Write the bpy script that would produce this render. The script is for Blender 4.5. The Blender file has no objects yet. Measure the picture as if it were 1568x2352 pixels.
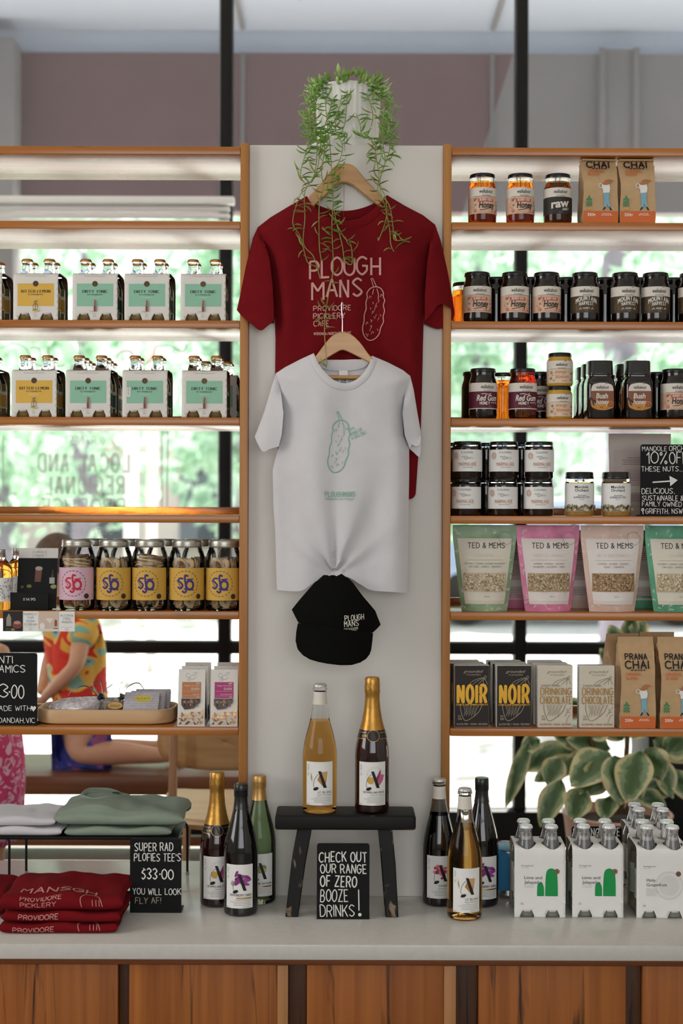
import bpy, bmesh, math, random
from mathutils import Vector, Matrix
from mathutils.geometry import delaunay_2d_cdt
R = math.radians
PI = math.pi
S = bpy.context.scene
COL = S.collection
rnd = random.Random(7)

# ------------------------------------------------------------------ camera, world, lights, exposure
F = 50 / 36 * 2352          # focal length in pixels of the 1568x2352 frame
D0 = 3.44                   # camera to the shelf fronts (the plane Y = 0)
ZC = 1.446                  # eye height
TH = 0.0033                 # roll
cam = bpy.data.objects.new('camera', bpy.data.cameras.new('camera'))
COL.objects.link(cam)
cam.location = (0, -D0, ZC)
cam.rotation_euler = (R(90), -TH, 0)
cam.data.lens = 50
cam.data.sensor_width = 36
cam.data.shift_y = -12 / 2352
cam.data.clip_start = 0.05
cam.data.dof.use_dof = True
cam.data.dof.focus_distance = 3.4
cam.data.dof.aperture_fstop = 2.8
S.camera = cam

wd = bpy.data.worlds.new('sky')
S.world = wd
wd.use_nodes = True
_n = wd.node_tree.nodes
_bg = _n['Background']
_bg.inputs['Color'].default_value = (0.93, 0.97, 1.0, 1)
_bg.inputs['Strength'].default_value = 1.6


def light(name, kind, loc, rot, energy, col=(1, 1, 1), size=1.0, size_y=None, angle=None):
    d = bpy.data.lights.new(name, kind)
    d.energy = energy
    d.color = col
    if kind == 'AREA':
        d.shape = 'RECTANGLE'
        d.size = size
        d.size_y = size_y or size
    if kind == 'SUN':
        d.angle = angle or R(0.6)
    if kind in ('SPOT', 'POINT'):
        d.shadow_soft_size = size
    o = bpy.data.objects.new(name, d)
    COL.objects.link(o)
    o.location = loc
    o.rotation_euler = rot
    return o


# sun over the street beyond the window, high enough for the awning to keep it out of the shop
light('sun', 'SUN', (0, 20, 20), (R(-38), R(14), 0), 20, (1, 0.96, 0.9), angle=R(1.5))
# daylight from the shop's own side window (left of the camera) and from its front behind the camera
light('side_window_daylight', 'AREA', (-3.9, -2.1, 2.25), (0, R(-90), R(16)), 46, (1, 0.965, 0.92), 2.0, 1.9)
light('shopfront_daylight', 'AREA', (0.9, -7.4, 2.1), (R(90), 0, R(4)), 74, (0.96, 0.98, 1.0), 4.4, 2.2)

# an added narrow lamp, standing in for low sun on the fifth left shelf's lip
_b = light('shelf_lip_strip_lamp', 'AREA', (-4.2, -2.1, 2.3), (0, 0, 0), 0.9, (1, 0.70, 0.42), 0.335, 0.018)
_b.data.spread = R(1.0)
_b.rotation_euler = (Vector((-0.545, 0.257, 1.4335)) - _b.location).to_track_quat('-Z', 'Y').to_euler()

S.view_settings.view_transform = 'Standard'
S.view_settings.look = 'None'
S.view_settings.gamma = 1
S.view_settings.use_curve_mapping = False
S.view_settings.exposure = -0.1
cy = S.cycles
cy.max_bounces = 9
cy.diffuse_bounces = 3
cy.glossy_bounces = 3
cy.transmission_bounces = 8
cy.transparent_max_bounces = 8
cy.caustics_reflective = False
cy.caustics_refractive = False
cy.sample_clamp_indirect = 4.0


def W(px, py, d):
    u, v = px - 784, py - 1164
    x, y = u + TH * v, v - TH * u
    return Vector((x * d / F, d - D0, ZC - y * d / F))


def WX(px, d, py=1164):
    return W(px, py, d).x


# ------------------------------------------------------------------ materials
def lin(c):
    if isinstance(c, str):
        c = c.lstrip('#')
        c = tuple(int(c[i:i + 2], 16) / 255 for i in (0, 2, 4))
        return tuple(x / 12.92 if x <= 0.04045 else ((x + 0.055) / 1.055) ** 2.4 for x in c)
    return c


_M = {}


def mat(name, col, rough=0.55, metal=0.0, trans=0.0, ior=1.45, coat=0.0, sheen=0.0, var=0.06, vs=30.0, bump=0.0, bs=200.0, alpha=1.0, spec=0.5, sub=0.0):
    if name in _M:
        return _M[name]
    m = bpy.data.materials.new(name)
    m.use_nodes = True
    nt = m.node_tree
    b = nt.nodes['Principled BSDF']
    c = lin(col)
    b.inputs['Roughness'].default_value = rough
    b.inputs['Metallic'].default_value = metal
    b.inputs['Transmission Weight'].default_value = trans
    b.inputs['IOR'].default_value = ior
    b.inputs['Coat Weight'].default_value = coat
    b.inputs['Sheen Weight'].default_value = sheen
    b.inputs['Alpha'].default_value = alpha
    b.inputs['Specular IOR Level'].default_value = spec
    if sub:
        b.inputs['Subsurface Weight'].default_value = sub
        b.inputs['Subsurface Radius'].default_value = (0.02, 0.01, 0.008)
    b.inputs['Base Color'].default_value = (*c, 1)
    if var > 0 or bump > 0:
        tc = nt.nodes.new('ShaderNodeTexCoord')
    if var > 0:
        n = nt.nodes.new('ShaderNodeTexNoise')
        n.inputs['Scale'].default_value = vs
        n.inputs['Detail'].default_value = 3
        nt.links.new(tc.outputs['Object'], n.inputs['Vector'])
        r = nt.nodes.new('ShaderNodeValToRGB')
        r.color_ramp.elements[0].position = 0.3
        r.color_ramp.elements[1].position = 0.7
        r.color_ramp.elements[0].color = (*(x * (1 - var) for x in c), 1)
        r.color_ramp.elements[1].color = (*(min(1, x * (1 + var)) for x in c), 1)
        nt.links.new(n.outputs['Fac'], r.inputs['Fac'])
        nt.links.new(r.outputs['Color'], b.inputs['Base Color'])
    if bump > 0:
        n2 = nt.nodes.new('ShaderNodeTexNoise')
        n2.inputs['Scale'].default_value = bs
        n2.inputs['Detail'].default_value = 2
        nt.links.new(tc.outputs['Object'], n2.inputs['Vector'])
        bp = nt.nodes.new('ShaderNodeBump')
        bp.inputs['Strength'].default_value = bump
        bp.inputs['Distance'].default_value = 0.002
        nt.links.new(n2.outputs['Fac'], bp.inputs['Height'])
        nt.links.new(bp.outputs['Normal'], b.inputs['Normal'])
    _M[name] = m
    return m


def ink(col, rough=0.55, metal=0.0):
    return mat('ink_' + col.strip('#'), col, rough, metal, var=0)


def foil(col='#b98a3e'):
    return mat('foil_' + col.strip('#'), col, 0.32, 0.85, var=0)


def wood(name, c1, c2, c3, axis='X', fine=42.0, rough=0.4, vein=0.62, coat=0.0, spec=0.5, va=2.0):
    if name in _M:
        return _M[name]
    m = bpy.data.materials.new(name)
    m.use_nodes = True
    nt = m.node_tree
    L = nt.links
    b = nt.nodes['Principled BSDF']
    b.inputs['Roughness'].default_value = rough
    b.inputs['Coat Weight'].default_value = coat
    b.inputs['Coat Roughness'].default_value = 0.2
    b.inputs['Specular IOR Level'].default_value = spec
    tc = nt.nodes.new('ShaderNodeTexCoord')
    oi = nt.nodes.new('ShaderNodeObjectInfo')
    off = nt.nodes.new('ShaderNodeVectorMath')
    off.operation = 'ADD'
    L.new(tc.outputs['Object'], off.inputs[0])
    sc = nt.nodes.new('ShaderNodeVectorMath')
    sc.operation = 'SCALE'
    sc.inputs['Scale'].default_value = 17.0
    L.new(oi.outputs['Random'], sc.inputs[0])
    L.new(sc.outputs['Vector'], off.inputs[1])

    def noise(along, across, detail, dist):
        mp = nt.nodes.new('ShaderNodeMapping')
        s = [across] * 3
        s['XYZ'.index(axis)] = along
        mp.inputs['Scale'].default_value = s
        L.new(off.outputs['Vector'], mp.inputs['Vector'])
        n = nt.nodes.new('ShaderNodeTexNoise')
        n.inputs['Scale'].default_value = 1
        n.inputs['Detail'].default_value = detail
        n.inputs['Distortion'].default_value = dist
        L.new(mp.outputs['Vector'], n.inputs['Vector'])
        return n
    n1 = noise(1.1, fine, 5, 0.35)
    r1 = nt.nodes.new('ShaderNodeValToRGB')
    r1.color_ramp.elements[0].position = 0.3
    r1.color_ramp.elements[1].position = 0.72
    r1.color_ramp.elements[0].color = (*lin(c2), 1)
    r1.color_ramp.elements[1].color = (*lin(c1), 1)
    L.new(n1.outputs['Fac'], r1.inputs['Fac'])
    n2 = noise(va, fine * 0.8, 3, 0.8)
    r2 = nt.nodes.new('ShaderNodeValToRGB')
    r2.color_ramp.elements[0].position = vein
    r2.color_ramp.elements[1].position = vein + 0.1
    r2.color_ramp.elements[0].color = (0, 0, 0, 1)
    r2.color_ramp.elements[1].color = (1, 1, 1, 1)
    L.new(n2.outputs['Fac'], r2.inputs['Fac'])
    mx = nt.nodes.new('ShaderNodeMix')
    mx.data_type = 'RGBA'
    L.new(r2.outputs['Color'], mx.inputs['Factor'])
    L.new(r1.outputs['Color'], mx.inputs[6])
    mx.inputs[7].default_value = (*lin(c3), 1)
    L.new(mx.outputs[2], b.inputs['Base Color'])
    bp = nt.nodes.new('ShaderNodeBump')
    bp.inputs['Strength'].default_value = 0.06
    bp.inputs['Distance'].default_value = 0.001
    L.new(n1.outputs['Fac'], bp.inputs['Height'])
    L.new(bp.outputs['Normal'], b.inputs['Normal'])
    _M[name] = m
    return m


def pane_glass():
    m = bpy.data.materials.new('window_glass')
    m.use_nodes = True
    nt = m.node_tree
    nt.nodes.clear()
    out = nt.nodes.new('ShaderNodeOutputMaterial')
    mx = nt.nodes.new('ShaderNodeMixShader')
    tr = nt.nodes.new('ShaderNodeBsdfTransparent')
    tr.inputs['Color'].default_value = (0.95, 0.965, 0.96, 1)
    gl = nt.nodes.new('ShaderNodeBsdfGlossy')
    gl.inputs['Roughness'].default_value = 0.02
    mx.inputs['Fac'].default_value = 0.05
    nt.links.new(tr.outputs[0], mx.inputs[1])
    nt.links.new(gl.outputs[0], mx.inputs[2])
    nt.links.new(mx.outputs[0], out.inputs['Surface'])
    return m


def patch_mat(name, cols, scale, rough=0.8):
    """fabric / foliage of several colours in patches"""
    m = bpy.data.materials.new(name)
    m.use_nodes = True
    nt = m.node_tree
    b = nt.nodes['Principled BSDF']
    b.inputs['Roughness'].default_value = rough
    tc = nt.nodes.new('ShaderNodeTexCoord')
    n = nt.nodes.new('ShaderNodeTexNoise')
    n.inputs['Scale'].default_value = scale
    n.inputs['Detail'].default_value = 1.0
    n.inputs['Distortion'].default_value = 1.2
    nt.links.new(tc.outputs['Object'], n.inputs['Vector'])
    r = nt.nodes.new('ShaderNodeValToRGB')
    r.color_ramp.interpolation = 'CONSTANT'
    e = r.color_ramp.elements
    k = len(cols)
    pos = [0.0] + [0.36 + 0.28 * i / max(1, k - 2) for i in range(k - 1)]
    e[0].position = 0
    e[0].color = (*lin(cols[0]), 1)
    e[1].position = pos[1]
    e[1].color = (*lin(cols[1]), 1)
    for i in range(2, k):
        q = e.new(pos[i])
        q.color = (*lin(cols[i]), 1)
    nt.links.new(n.outputs['Fac'], r.inputs['Fac'])
    nt.links.new(r.outputs['Color'], b.inputs['Base Color'])
    return m


# ------------------------------------------------------------------ mesh building
class MB:
    def __init__(s):
        s.v, s.f, s.m, s.mats = [], [], [], []

    def mi(s, m):
        if m not in s.mats:
            s.mats.append(m)
        return s.mats.index(m)

    def add(s, vs, fs, m, M=None):
        o = len(s.v)
        if M is not None:
            vs = [M @ Vector(v) for v in vs]
        s.v += [tuple(v) for v in vs]
        k = s.mi(m)
        for f in fs:
            s.f.append([i + o for i in f])
            s.m.append(k)
        return s

    def box(s, c, d, m, bev=0.0, seg=2, M=None):
        bm = bmesh.new()
        bmesh.ops.create_cube(bm, size=1)
        bmesh.ops.scale(bm, vec=d, verts=bm.verts)
        if bev > 0:
            bmesh.ops.bevel(bm, geom=bm.edges[:] , offset=bev, segments=seg, affect='EDGES', profile=0.5)
        bmesh.ops.translate(bm, vec=c, verts=bm.verts)
        s.bm(bm, m, M)
        return s

    def bm(s, bm, m, M=None):
        bm.verts.index_update()
        s.add([v.co.copy() for v in bm.verts], [[v.index for v in f.verts] for f in bm.faces], m, M)
        bm.free()

    def lathe(s, prof, m, n=32, M=None, sq=0.0, sx=1.0, sy=1.0):
        """prof: list of (r, z) or (r, z, material)"""
        def ring(r, z):
            out = []
            for i in range(n):
                a = 2 * PI * i / n
                c, si = math.cos(a), math.sin(a)
                k = 1.0
                if sq:
                    k = 1 / (abs(c) ** (2 + sq * 6) + abs(si) ** (2 + sq * 6)) ** (1 / (2 + sq * 6))
                out.append((r * c * k * sx, r * si * k * sy, z))
            return out
        o = len(s.v)
        vs, idx = [], []
        for q in prof:
            if q[0] < 1e-6:
                idx.append([len(vs)])
                vs.append((0, 0, q[1]))
            else:
                idx.append(list(range(len(vs), len(vs) + n)))
                vs += ring(q[0], q[1])
        if M is not None:
            vs = [tuple(M @ Vector(v)) for v in vs]
        s.v += vs
        for a, b, q in zip(idx, idx[1:], prof[1:]):
            k = s.mi(q[2] if len(q) > 2 else m)
            for i in range(n):
                j = (i + 1) % n
                if len(a) == 1 and len(b) == 1:
                    break
                f = (a[0], b[j], b[i]) if len(a) == 1 else (a[i], a[j], b[0]) if len(b) == 1 else (a[i], a[j], b[j], b[i])
                s.f.append([o + t for t in f])
                s.m.append(k)
        return s

    def tube(s, pts, r, m, n=8, M=None, cap=True):
        pts = [Vector(p) for p in pts]
        rs = r if isinstance(r, (list, tuple)) else [r] * len(pts)
        vs, fs = [], []
        up = Vector((0.31, 0.17, 0.93))
        pn = None
        for i, p in enumerate(pts):
            t = (pts[min(i + 1, len(pts) - 1)] - pts[max(i - 1, 0)])
            if t.length < 1e-9:
                t = Vector((0, 0, 1))
            t.normalize()
            if pn is None:
                a = t.cross(up)
                if a.length < 0.05:
                    a = t.cross(Vector((1, 0, 0)))
                a.normalize()
            else:
                a = pn - t * pn.dot(t)
                a.normalize()
            pn = a
            b = t.cross(a)
            for k in range(n):
                w = 2 * PI * k / n
                vs.append(p + (a * math.cos(w) + b * math.sin(w)) * rs[i])
        for i in range(len(pts) - 1):
            for k in range(n):
                fs.append((i * n + k, i * n + (k + 1) % n, (i + 1) * n + (k + 1) % n, (i + 1) * n + k))
        if cap:
            fs.append(tuple(range(n))[::-1])
            e = (len(pts) - 1) * n
            fs.append(tuple(range(e, e + n)))
        return s.add(vs, fs, m, M)

    def prism(s, outline, y0, y1, m, bev=0.0, M=None):
        """outline in (x, z) extruded along y"""
        bm = bmesh.new()
        vs = [bm.verts.new((x, y0, z)) for x, z in outline]
        f = bm.faces.new(vs)
        r = bmesh.ops.extrude_face_region(bm, geom=[f])
        bmesh.ops.translate(bm, vec=(0, y1 - y0, 0), verts=[g for g in r['geom'] if isinstance(g, bmesh.types.BMVert)])
        bmesh.ops.recalc_face_normals(bm, faces=bm.faces[:])
        if bev > 0:
            bmesh.ops.bevel(bm, geom=[e for e in bm.edges if abs(e.verts[0].co.y - e.verts[1].co.y) < 1e-7], offset=bev, segments=2, affect='EDGES', profile=0.5)
        bmesh.ops.triangulate(bm, faces=[f for f in bm.faces if len(f.verts) > 4])
        s.bm(bm, m, M)
        return s

    def grid(s, fn, nu, nv, m, M=None):
        vs = [fn(i / nu, j / nv) for j in range(nv + 1) for i in range(nu + 1)]
        fs = [(j * (nu + 1) + i, j * (nu + 1) + i + 1, (j + 1) * (nu + 1) + i + 1, (j + 1) * (nu + 1) + i) for j in range(nv) for i in range(nu)]
        return s.add(vs, fs, m, M)

    def build(s, name, parent=None, angle=38, merge=0.0):
        me = bpy.data.meshes.new(name)
        if merge > 0:
            pass
        me.from_pydata(s.v, [], s.f)
        for m in s.mats:
            me.materials.append(m)
        me.polygons.foreach_set('material_index', s.m)
        if merge > 0:
            bm = bmesh.new()
            bm.from_mesh(me)
            bmesh.ops.remove_doubles(bm, verts=bm.verts[:], dist=merge)
            bmesh.ops.recalc_face_normals(bm, faces=bm.faces[:])
            bm.to_mesh(me)
            bm.free()
        me.polygons.foreach_set('use_smooth', [True] * len(me.polygons))
        me.set_sharp_from_angle(angle=R(angle))
        me.update()
        o = bpy.data.objects.new(name, me)
        COL.objects.link(o)
        if parent is not None:
            o.parent = parent
        return o


def tag(o, label, cat, group=None):
    o['label'] = label
    o['category'] = cat
    if group:
        o['group'] = group
    elif 'group' in o:
        del o['group']
    return o


def thing(name, label, cat, loc=(0, 0, 0), rz=0.0, group=None):
    o = bpy.data.objects.new(name, None)
    o.empty_display_size = 0.02
    COL.objects.link(o)
    o.location = loc
    o.rotation_euler = (0, 0, rz)
    return tag(o, label, cat, group)


def struct(o):
    o['kind'] = 'structure'
    return o


def copy_tree(o, parent=None):
    c = o.copy()
    COL.objects.link(c)
    if parent is not None:
        c.parent = parent
    for ch in [x for x in KIDS.get(o.name, o.children)]:
        copy_tree(ch, c)
    return c


KIDS = {}
_used = set()


def put(proto, loc, rz, label, group=None, cat=None, tilt=(0, 0)):
    """place the prototype itself the first time, copies of it after that"""
    if proto.name in _used:
        o = copy_tree(proto)
    else:
        o = proto
        _used.add(proto.name)
        KIDS[proto.name] = list(proto.children)
    o.location = loc
    o.rotation_euler = (tilt[0], tilt[1], rz)
    tag(o, label, cat or o['category'], group)
    return o


# ------------------------------------------------------------------ lettering: a single-stroke alphabet
_G = {
    'A': '003860 1353', 'B': '0008 ~0838563404 ~0444624000', 'C': '~673806023061', 'D': '0008 ~083866623000', 'E': '58080050 0444',
    'F': '580800 0444', 'G': '~673806023062 626434', 'H': '0008 6068 0464', 'I': '0008', 'J': '~58523001', 'K': '0008 6803 2560',
    'L': '080050', 'M': '0008346860', 'N': '00086068', 'O': 'o3806023062 66'.replace(' ', ''), 'P': '0008 ~0848664404', 'Q': 'o380602306266 4260', 'É': '58080050 0444',
    'R': '0008 ~0848664404 3460', 'S': '~67380634623001', 'T': '0868 3830', 'U': '~0802306268', 'V': '083068', 'W': '0820466088',
    'X': '0068 0860', 'Y': '0834 6834 3430', 'Z': '08680060', '0': 'o380602306266', '1': '163830', '2': '~0638664300 0060',
    '3': '~07386634623001', '4': '50580262', '5': '580805 ~0545623001', '6': '~58040230623403', '7': '086820', '8': 'o3806346230023466',
    '9': '~1064663806346 5'.replace(' ', ''), '$': '~57370534522001 3828', '%': '0068 o07182716 o41526150', '&': '~60163846022064',
    '!': '0803 0000', '.': '0000', ',': '1100', "'": '0806', '-': '0444', '/': '0068', ':': '0000 0505', '*': '0404', '+': '0363 3036', '?': '',
}


def strokes(s, track=2.3):
    """-> list of polylines in glyph units (cap height 8) and the total width"""
    out, x = [], 0.0
    for ch in s:
        if ch == ' ':
            x += 2.6 + track * 0.7
            continue
        g = _G.get(ch.upper())
        if g is None:
            x += 4
            continue
        mxx = 0
        for st in g.split():
            kind = ''
            if st[0] in '~o':
                kind, st = st[0], st[1:]
            p = [(int(st[i]), int(st[i + 1])) for i in range(0, len(st) - 1, 2)]
            mxx = max(mxx, max(a for a, b in p))
            if kind and len(p) > 2:
                q, n = [], len(p)
                rng = range(n) if kind == 'o' else range(n - 1)
                for i in rng:
                    if kind == 'o':
                        a, b, c, d = p[i - 1], p[i], p[(i + 1) % n], p[(i + 2) % n]
                    else:
                        a, b, c, d = p[max(i - 1, 0)], p[i], p[i + 1], p[min(i + 2, n - 1)]
                    for k in range(4):
                        t = k / 4
                        q.append(tuple(0.5 * (2 * b[j] + (c[j] - a[j]) * t + (2 * a[j] - 5 * b[j] + 4 * c[j] - d[j]) * t * t + (3 * b[j] - a[j] - 3 * c[j] + d[j]) * t ** 3) for j in (0, 1)))
                q.append(q[0] if kind == 'o' else p[-1])
                p = q
            out.append((x, mxx, [(a + x, b) for a, b in p]))
        x += mxx + track
    return out, max(0.1, x - track)


def fitted(t, w, h, width):
    """letter spacing that keeps thick strokes apart"""
    st, tw = strokes(t)
    for _ in range(3):
        st, tw = strokes(t, max(1.9, 1.25 + w * h * tw / width))
    return st, tw


_FT = {}


def font_mesh(s, bold=0.0):
    k = (s, bold)
    if k not in _FT:
        cu = bpy.data.curves.new('t', 'FONT')
        cu.body = s
        cu.size = 1
        cu.offset = bold
        cu.resolution_u = 3
        cu.fill_mode = 'FRONT'
        ob = bpy.data.objects.new('t', cu)
        COL.objects.link(ob)
        bpy.context.view_layer.update()
        dg = bpy.context.evaluated_depsgraph_get()
        me = ob.evaluated_get(dg).to_mesh()
        vs = [(v.co.x, v.co.y) for v in me.vertices]
        fs = [list(p.vertices) for p in me.polygons]
        ob.evaluated_get(dg).to_mesh_clear()
        bpy.data.objects.remove(ob)
        bpy.data.curves.remove(cu)
        _FT[k] = (vs, fs)
    return _FT[k]


class Decal:
    """flat printing laid on a surface: mp(u, v, k) -> point k above the surface; u, v are scaled by s"""
    def __init__(s, mb, mp, sc=1.0, base=0.0003, step=0.00012, du=0.006):
        s.mb, s.mp, s.sc, s.k, s.step, s.du = mb, mp, sc, base, step, du

    def _add(s, pts, fs, m):
        s.mb.add([s.mp(u * s.sc, v * s.sc, s.k) for u, v in pts], fs, m)

    def nxt(s):
        s.k += s.step

    def rect(s, u0, v0, u1, v1, m, nv=1):
        n = max(1, int(abs(u1 - u0) * s.sc / s.du))
        pts = [(u0 + (u1 - u0) * i / n, v0 + (v1 - v0) * j / nv) for j in range(nv + 1) for i in range(n + 1)]
        s._add(pts, [(j * (n + 1) + i, j * (n + 1) + i + 1, (j + 1) * (n + 1) + i + 1, (j + 1) * (n + 1) + i) for j in range(nv) for i in range(n)], m)
        s.nxt()
        return s

    def poly(s, pts, m):
        if s.du < 1 and max(max(p[i] for p in pts) - min(p[i] for p in pts) for i in (0, 1)) * s.sc > 0.007:
            vs, fs = fill(pts, (), 0.004 / s.sc, 0.004 / s.sc)
            s._add(vs, fs, m)
            s.nxt()
            return s
        s._add(pts, [tuple(range(len(pts)))], m)
        s.nxt()
        return s

    def disc(s, u, v, r, m, ry=None, n=22, rot=0.0):
        ry = ry or r
        c, q = math.cos(rot), math.sin(rot)
        pts = [(u, v)]
        for i in range(n):
            a, b = r * math.cos(2 * PI * i / n), ry * math.sin(2 * PI * i / n)
            pts.append((u + a * c - b * q, v + a * q + b * c))
        if max(r, ry) * s.sc > 0.005 and s.du < 1:
            return s.poly(pts[1:], m)
        s._add(pts, [(0, 1 + i, 1 + (i + 1) % n) for i in range(n)], m)
        s.nxt()
        return s

    def ring(s, u, v, r, w, m, n=40, dash=0, ry=1.0):
        pts, fs = [], []
        for i in range(n):
            a = 2 * PI * i / n
            for q in (r - w / 2, r + w / 2):
                pts.append((u + q * math.cos(a), v + q * ry * math.sin(a)))
        for i in range(n):
            if dash and i % dash == dash - 1:
                continue
            j = (i + 1) % n
            fs.append((2 * i, 2 * i + 1, 2 * j + 1, 2 * j))
        s._add(pts, fs, m)
        s.nxt()
        return s

    def line(s, pts, w, m, con=0.0, cap=6, done=True):
        if con:
            for (a, b), (c, d) in zip(pts, pts[1:]):
                L = math.hypot(c - a, d - b)
                if L > 1e-9:
                    ww = w * (1 - con + con * abs(d - b) / L) / 2
                    nx, ny = -(d - b) / L * ww, (c - a) / L * ww
                    s._add([(a + nx, b + ny), (a - nx, b - ny), (c - nx, d - ny), (c + nx, d + ny)], [(0, 1, 2, 3)], m)
                    s.k += s.step * 0.06
            if done:
                s.nxt()
            return s
        P = []
        for p in pts:
            if not P or math.hypot(p[0] - P[-1][0], p[1] - P[-1][1]) > w * 0.02 + 1e-9:
                P.append((p[0], p[1]))
        closed = len(P) > 3 and math.hypot(P[0][0] - P[-1][0], P[0][1] - P[-1][1]) < w * 0.1
        if closed:
            P.pop()
        if len(P) < 2:
            return s
        if not closed:
            for i in range(1, len(P) - 1):
                u, v = Vector(P[i]) - Vector(P[i - 1]), Vector(P[i + 1]) - Vector(P[i])
                if u.length > w and v.length > w and u.normalized().dot(v.normalized()) < -0.35:
                    s.line(P[:i + 1], w, m, con, cap, False)
                    return s.line(P[i:], w, m, con, cap, done)
        Q = []
        m_ = len(P)
        for i in range(m_ if closed else m_ - 1):
            a, b = P[i], P[(i + 1) % m_]
            n = max(1, int(math.hypot(b[0] - a[0], b[1] - a[1]) * s.sc / s.du))
            Q += [(a[0] + (b[0] - a[0]) * k / n, a[1] + (b[1] - a[1]) * k / n) for k in range(n)]
        if not closed:
            Q.append(P[-1])
        n = len(Q)
        h = w / 2

        def dr(p, q):
            L = math.hypot(q[0] - p[0], q[1] - p[1]) or 1
            return (q[0] - p[0]) / L, (q[1] - p[1]) / L
        V = []
        for i in range(n):
            d1 = dr(Q[i - 1], Q[i]) if (i > 0 or closed) else None
            d2 = dr(Q[i], Q[(i + 1) % n]) if (i < n - 1 or closed) else None
            d1, d2 = d1 or d2, d2 or d1
            tx, ty = d1[0] + d2[0], d1[1] + d2[1]
            L = math.hypot(tx, ty)
            if L < 0.5:
                nx, ny, k = -d1[1], d1[0], 1.0
            else:
                nx, ny = -ty / L, tx / L
                k = min(1.9, 2 / L)
            V += [(Q[i][0] + nx * h * k, Q[i][1] + ny * h * k), (Q[i][0] - nx * h * k, Q[i][1] - ny * h * k)]
        Fc = [(2 * i, 2 * i + 1, 2 * ((i + 1) % n) + 1, 2 * ((i + 1) % n)) for i in range(n if closed else n - 1)]
        if cap and not closed:
            for i, sg in ((0, -1), (n - 1, 1)):
                d0 = dr(Q[0], Q[1]) if i == 0 else dr(Q[-2], Q[-1])
                a0 = math.atan2(d0[1] * sg, d0[0] * sg)
                f = [2 * i, 2 * i + 1] if sg < 0 else [2 * i + 1, 2 * i]
                for k in range(1, cap):
                    a = a0 - PI / 2 + PI * k / cap
                    f.append(len(V))
                    V.append((Q[i][0] + h * math.cos(a), Q[i][1] + h * math.sin(a)))
                Fc.append(tuple(f))
        s._add(V, Fc, m)
        s.k += s.step * 0.06
        if done:
            s.nxt()
        return s

    def text(s, t, u, v, h, m, w=0.13, width=None, al='c', con=0.0, shear=0.0, cap=6, jit=0.0, arc=0.0, wf=0.85, slope=0.0):
        st, tw = fitted(t, w, h, width) if width else strokes(t)
        k = h / 8
        kx = (width / tw) if width else k * wf
        x0 = {'c': -tw / 2, 'l': 0, 'r': -tw}[al]
        r = random.Random(len(t) * 7 + ord(t[0]))
        jx = {}
        for gx, gw, p in st:
            if gx not in jx:
                jx[gx] = (r.uniform(-jit, jit), r.uniform(-jit, jit))
            ja, jb = jx[gx]
            q = []
            for a, b in p:
                a2 = a + ja * (b - 4) * 0.2
                b2 = b + jb * 0.8
                X = (x0 + a2) * kx + shear * b2 * k
                Y = b2 * k + arc * (1 - ((a + x0) / (tw / 2)) ** 2) * h + slope * (x0 + a2) * kx
                q.append((u + X, v + Y))
            if len(q) == 2 and q[0] == q[1]:
                q = [q[0], (q[0][0] + 1e-4 * h, q[0][1] + h * 0.03)]
            s.line(q, w * h, m, con, cap, False)
        s.nxt()
        return s

    def font(s, t, u, v, h, m, width=None, al='c', shear=0.0, bold=0.0, slope=0.0):
        vs, fs = font_mesh(t, bold)
        if not vs:
            return s
        x0, x1 = min(a for a, b in vs), max(a for a, b in vs)
        k = h / 0.72
        kx = width / (x1 - x0) if width else k
        o = {'c': -(x0 + x1) / 2, 'l': -x0, 'r': -x1}[al]
        s._add([(u + (a + o) * kx + shear * b * k, v + b * k + slope * (a + o) * kx) for a, b in vs], fs, m)
        s.nxt()
        return s

    def small(s, u, v, w, rows, gap, h, m, al='c', seed=1):
        """rows of unreadably small print as short dashes"""
        r = random.Random(seed)
        for j in range(rows):
            ww = w * r.uniform(0.7, 1)
            x = {'c': -ww / 2, 'l': 0, 'r': -ww}[al]
            e = x + ww
            while x < e:
                q = r.uniform(1.2, 3.2) * h
                s._add([(u + x, v - j * gap), (u + min(e, x + q), v - j * gap), (u + min(e, x + q), v - j * gap + h), (u + x, v - j * gap + h)], [(0, 1, 2, 3)], m)
                x += q + h * 0.9
        s.nxt()
        return s


def flat(y, x0=0.0, z0=0.0):
    return lambda u, v, k: (x0 + u, y - k, z0 + v)


def cyl(r, z0=0.0, a0=0.0):
    return lambda u, v, k: ((r + k) * math.sin(u / r + a0), -(r + k) * math.cos(u / r + a0), z0 + v)


def pip(p, poly):
    x, y = p
    c = False
    n = len(poly)
    for i in range(n):
        (a, b), (d, e) = poly[i], poly[i - 1]
        if (b > y) != (e > y) and x < (d - a) * (y - b) / (e - b) + a:
            c = not c
    return c


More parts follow.
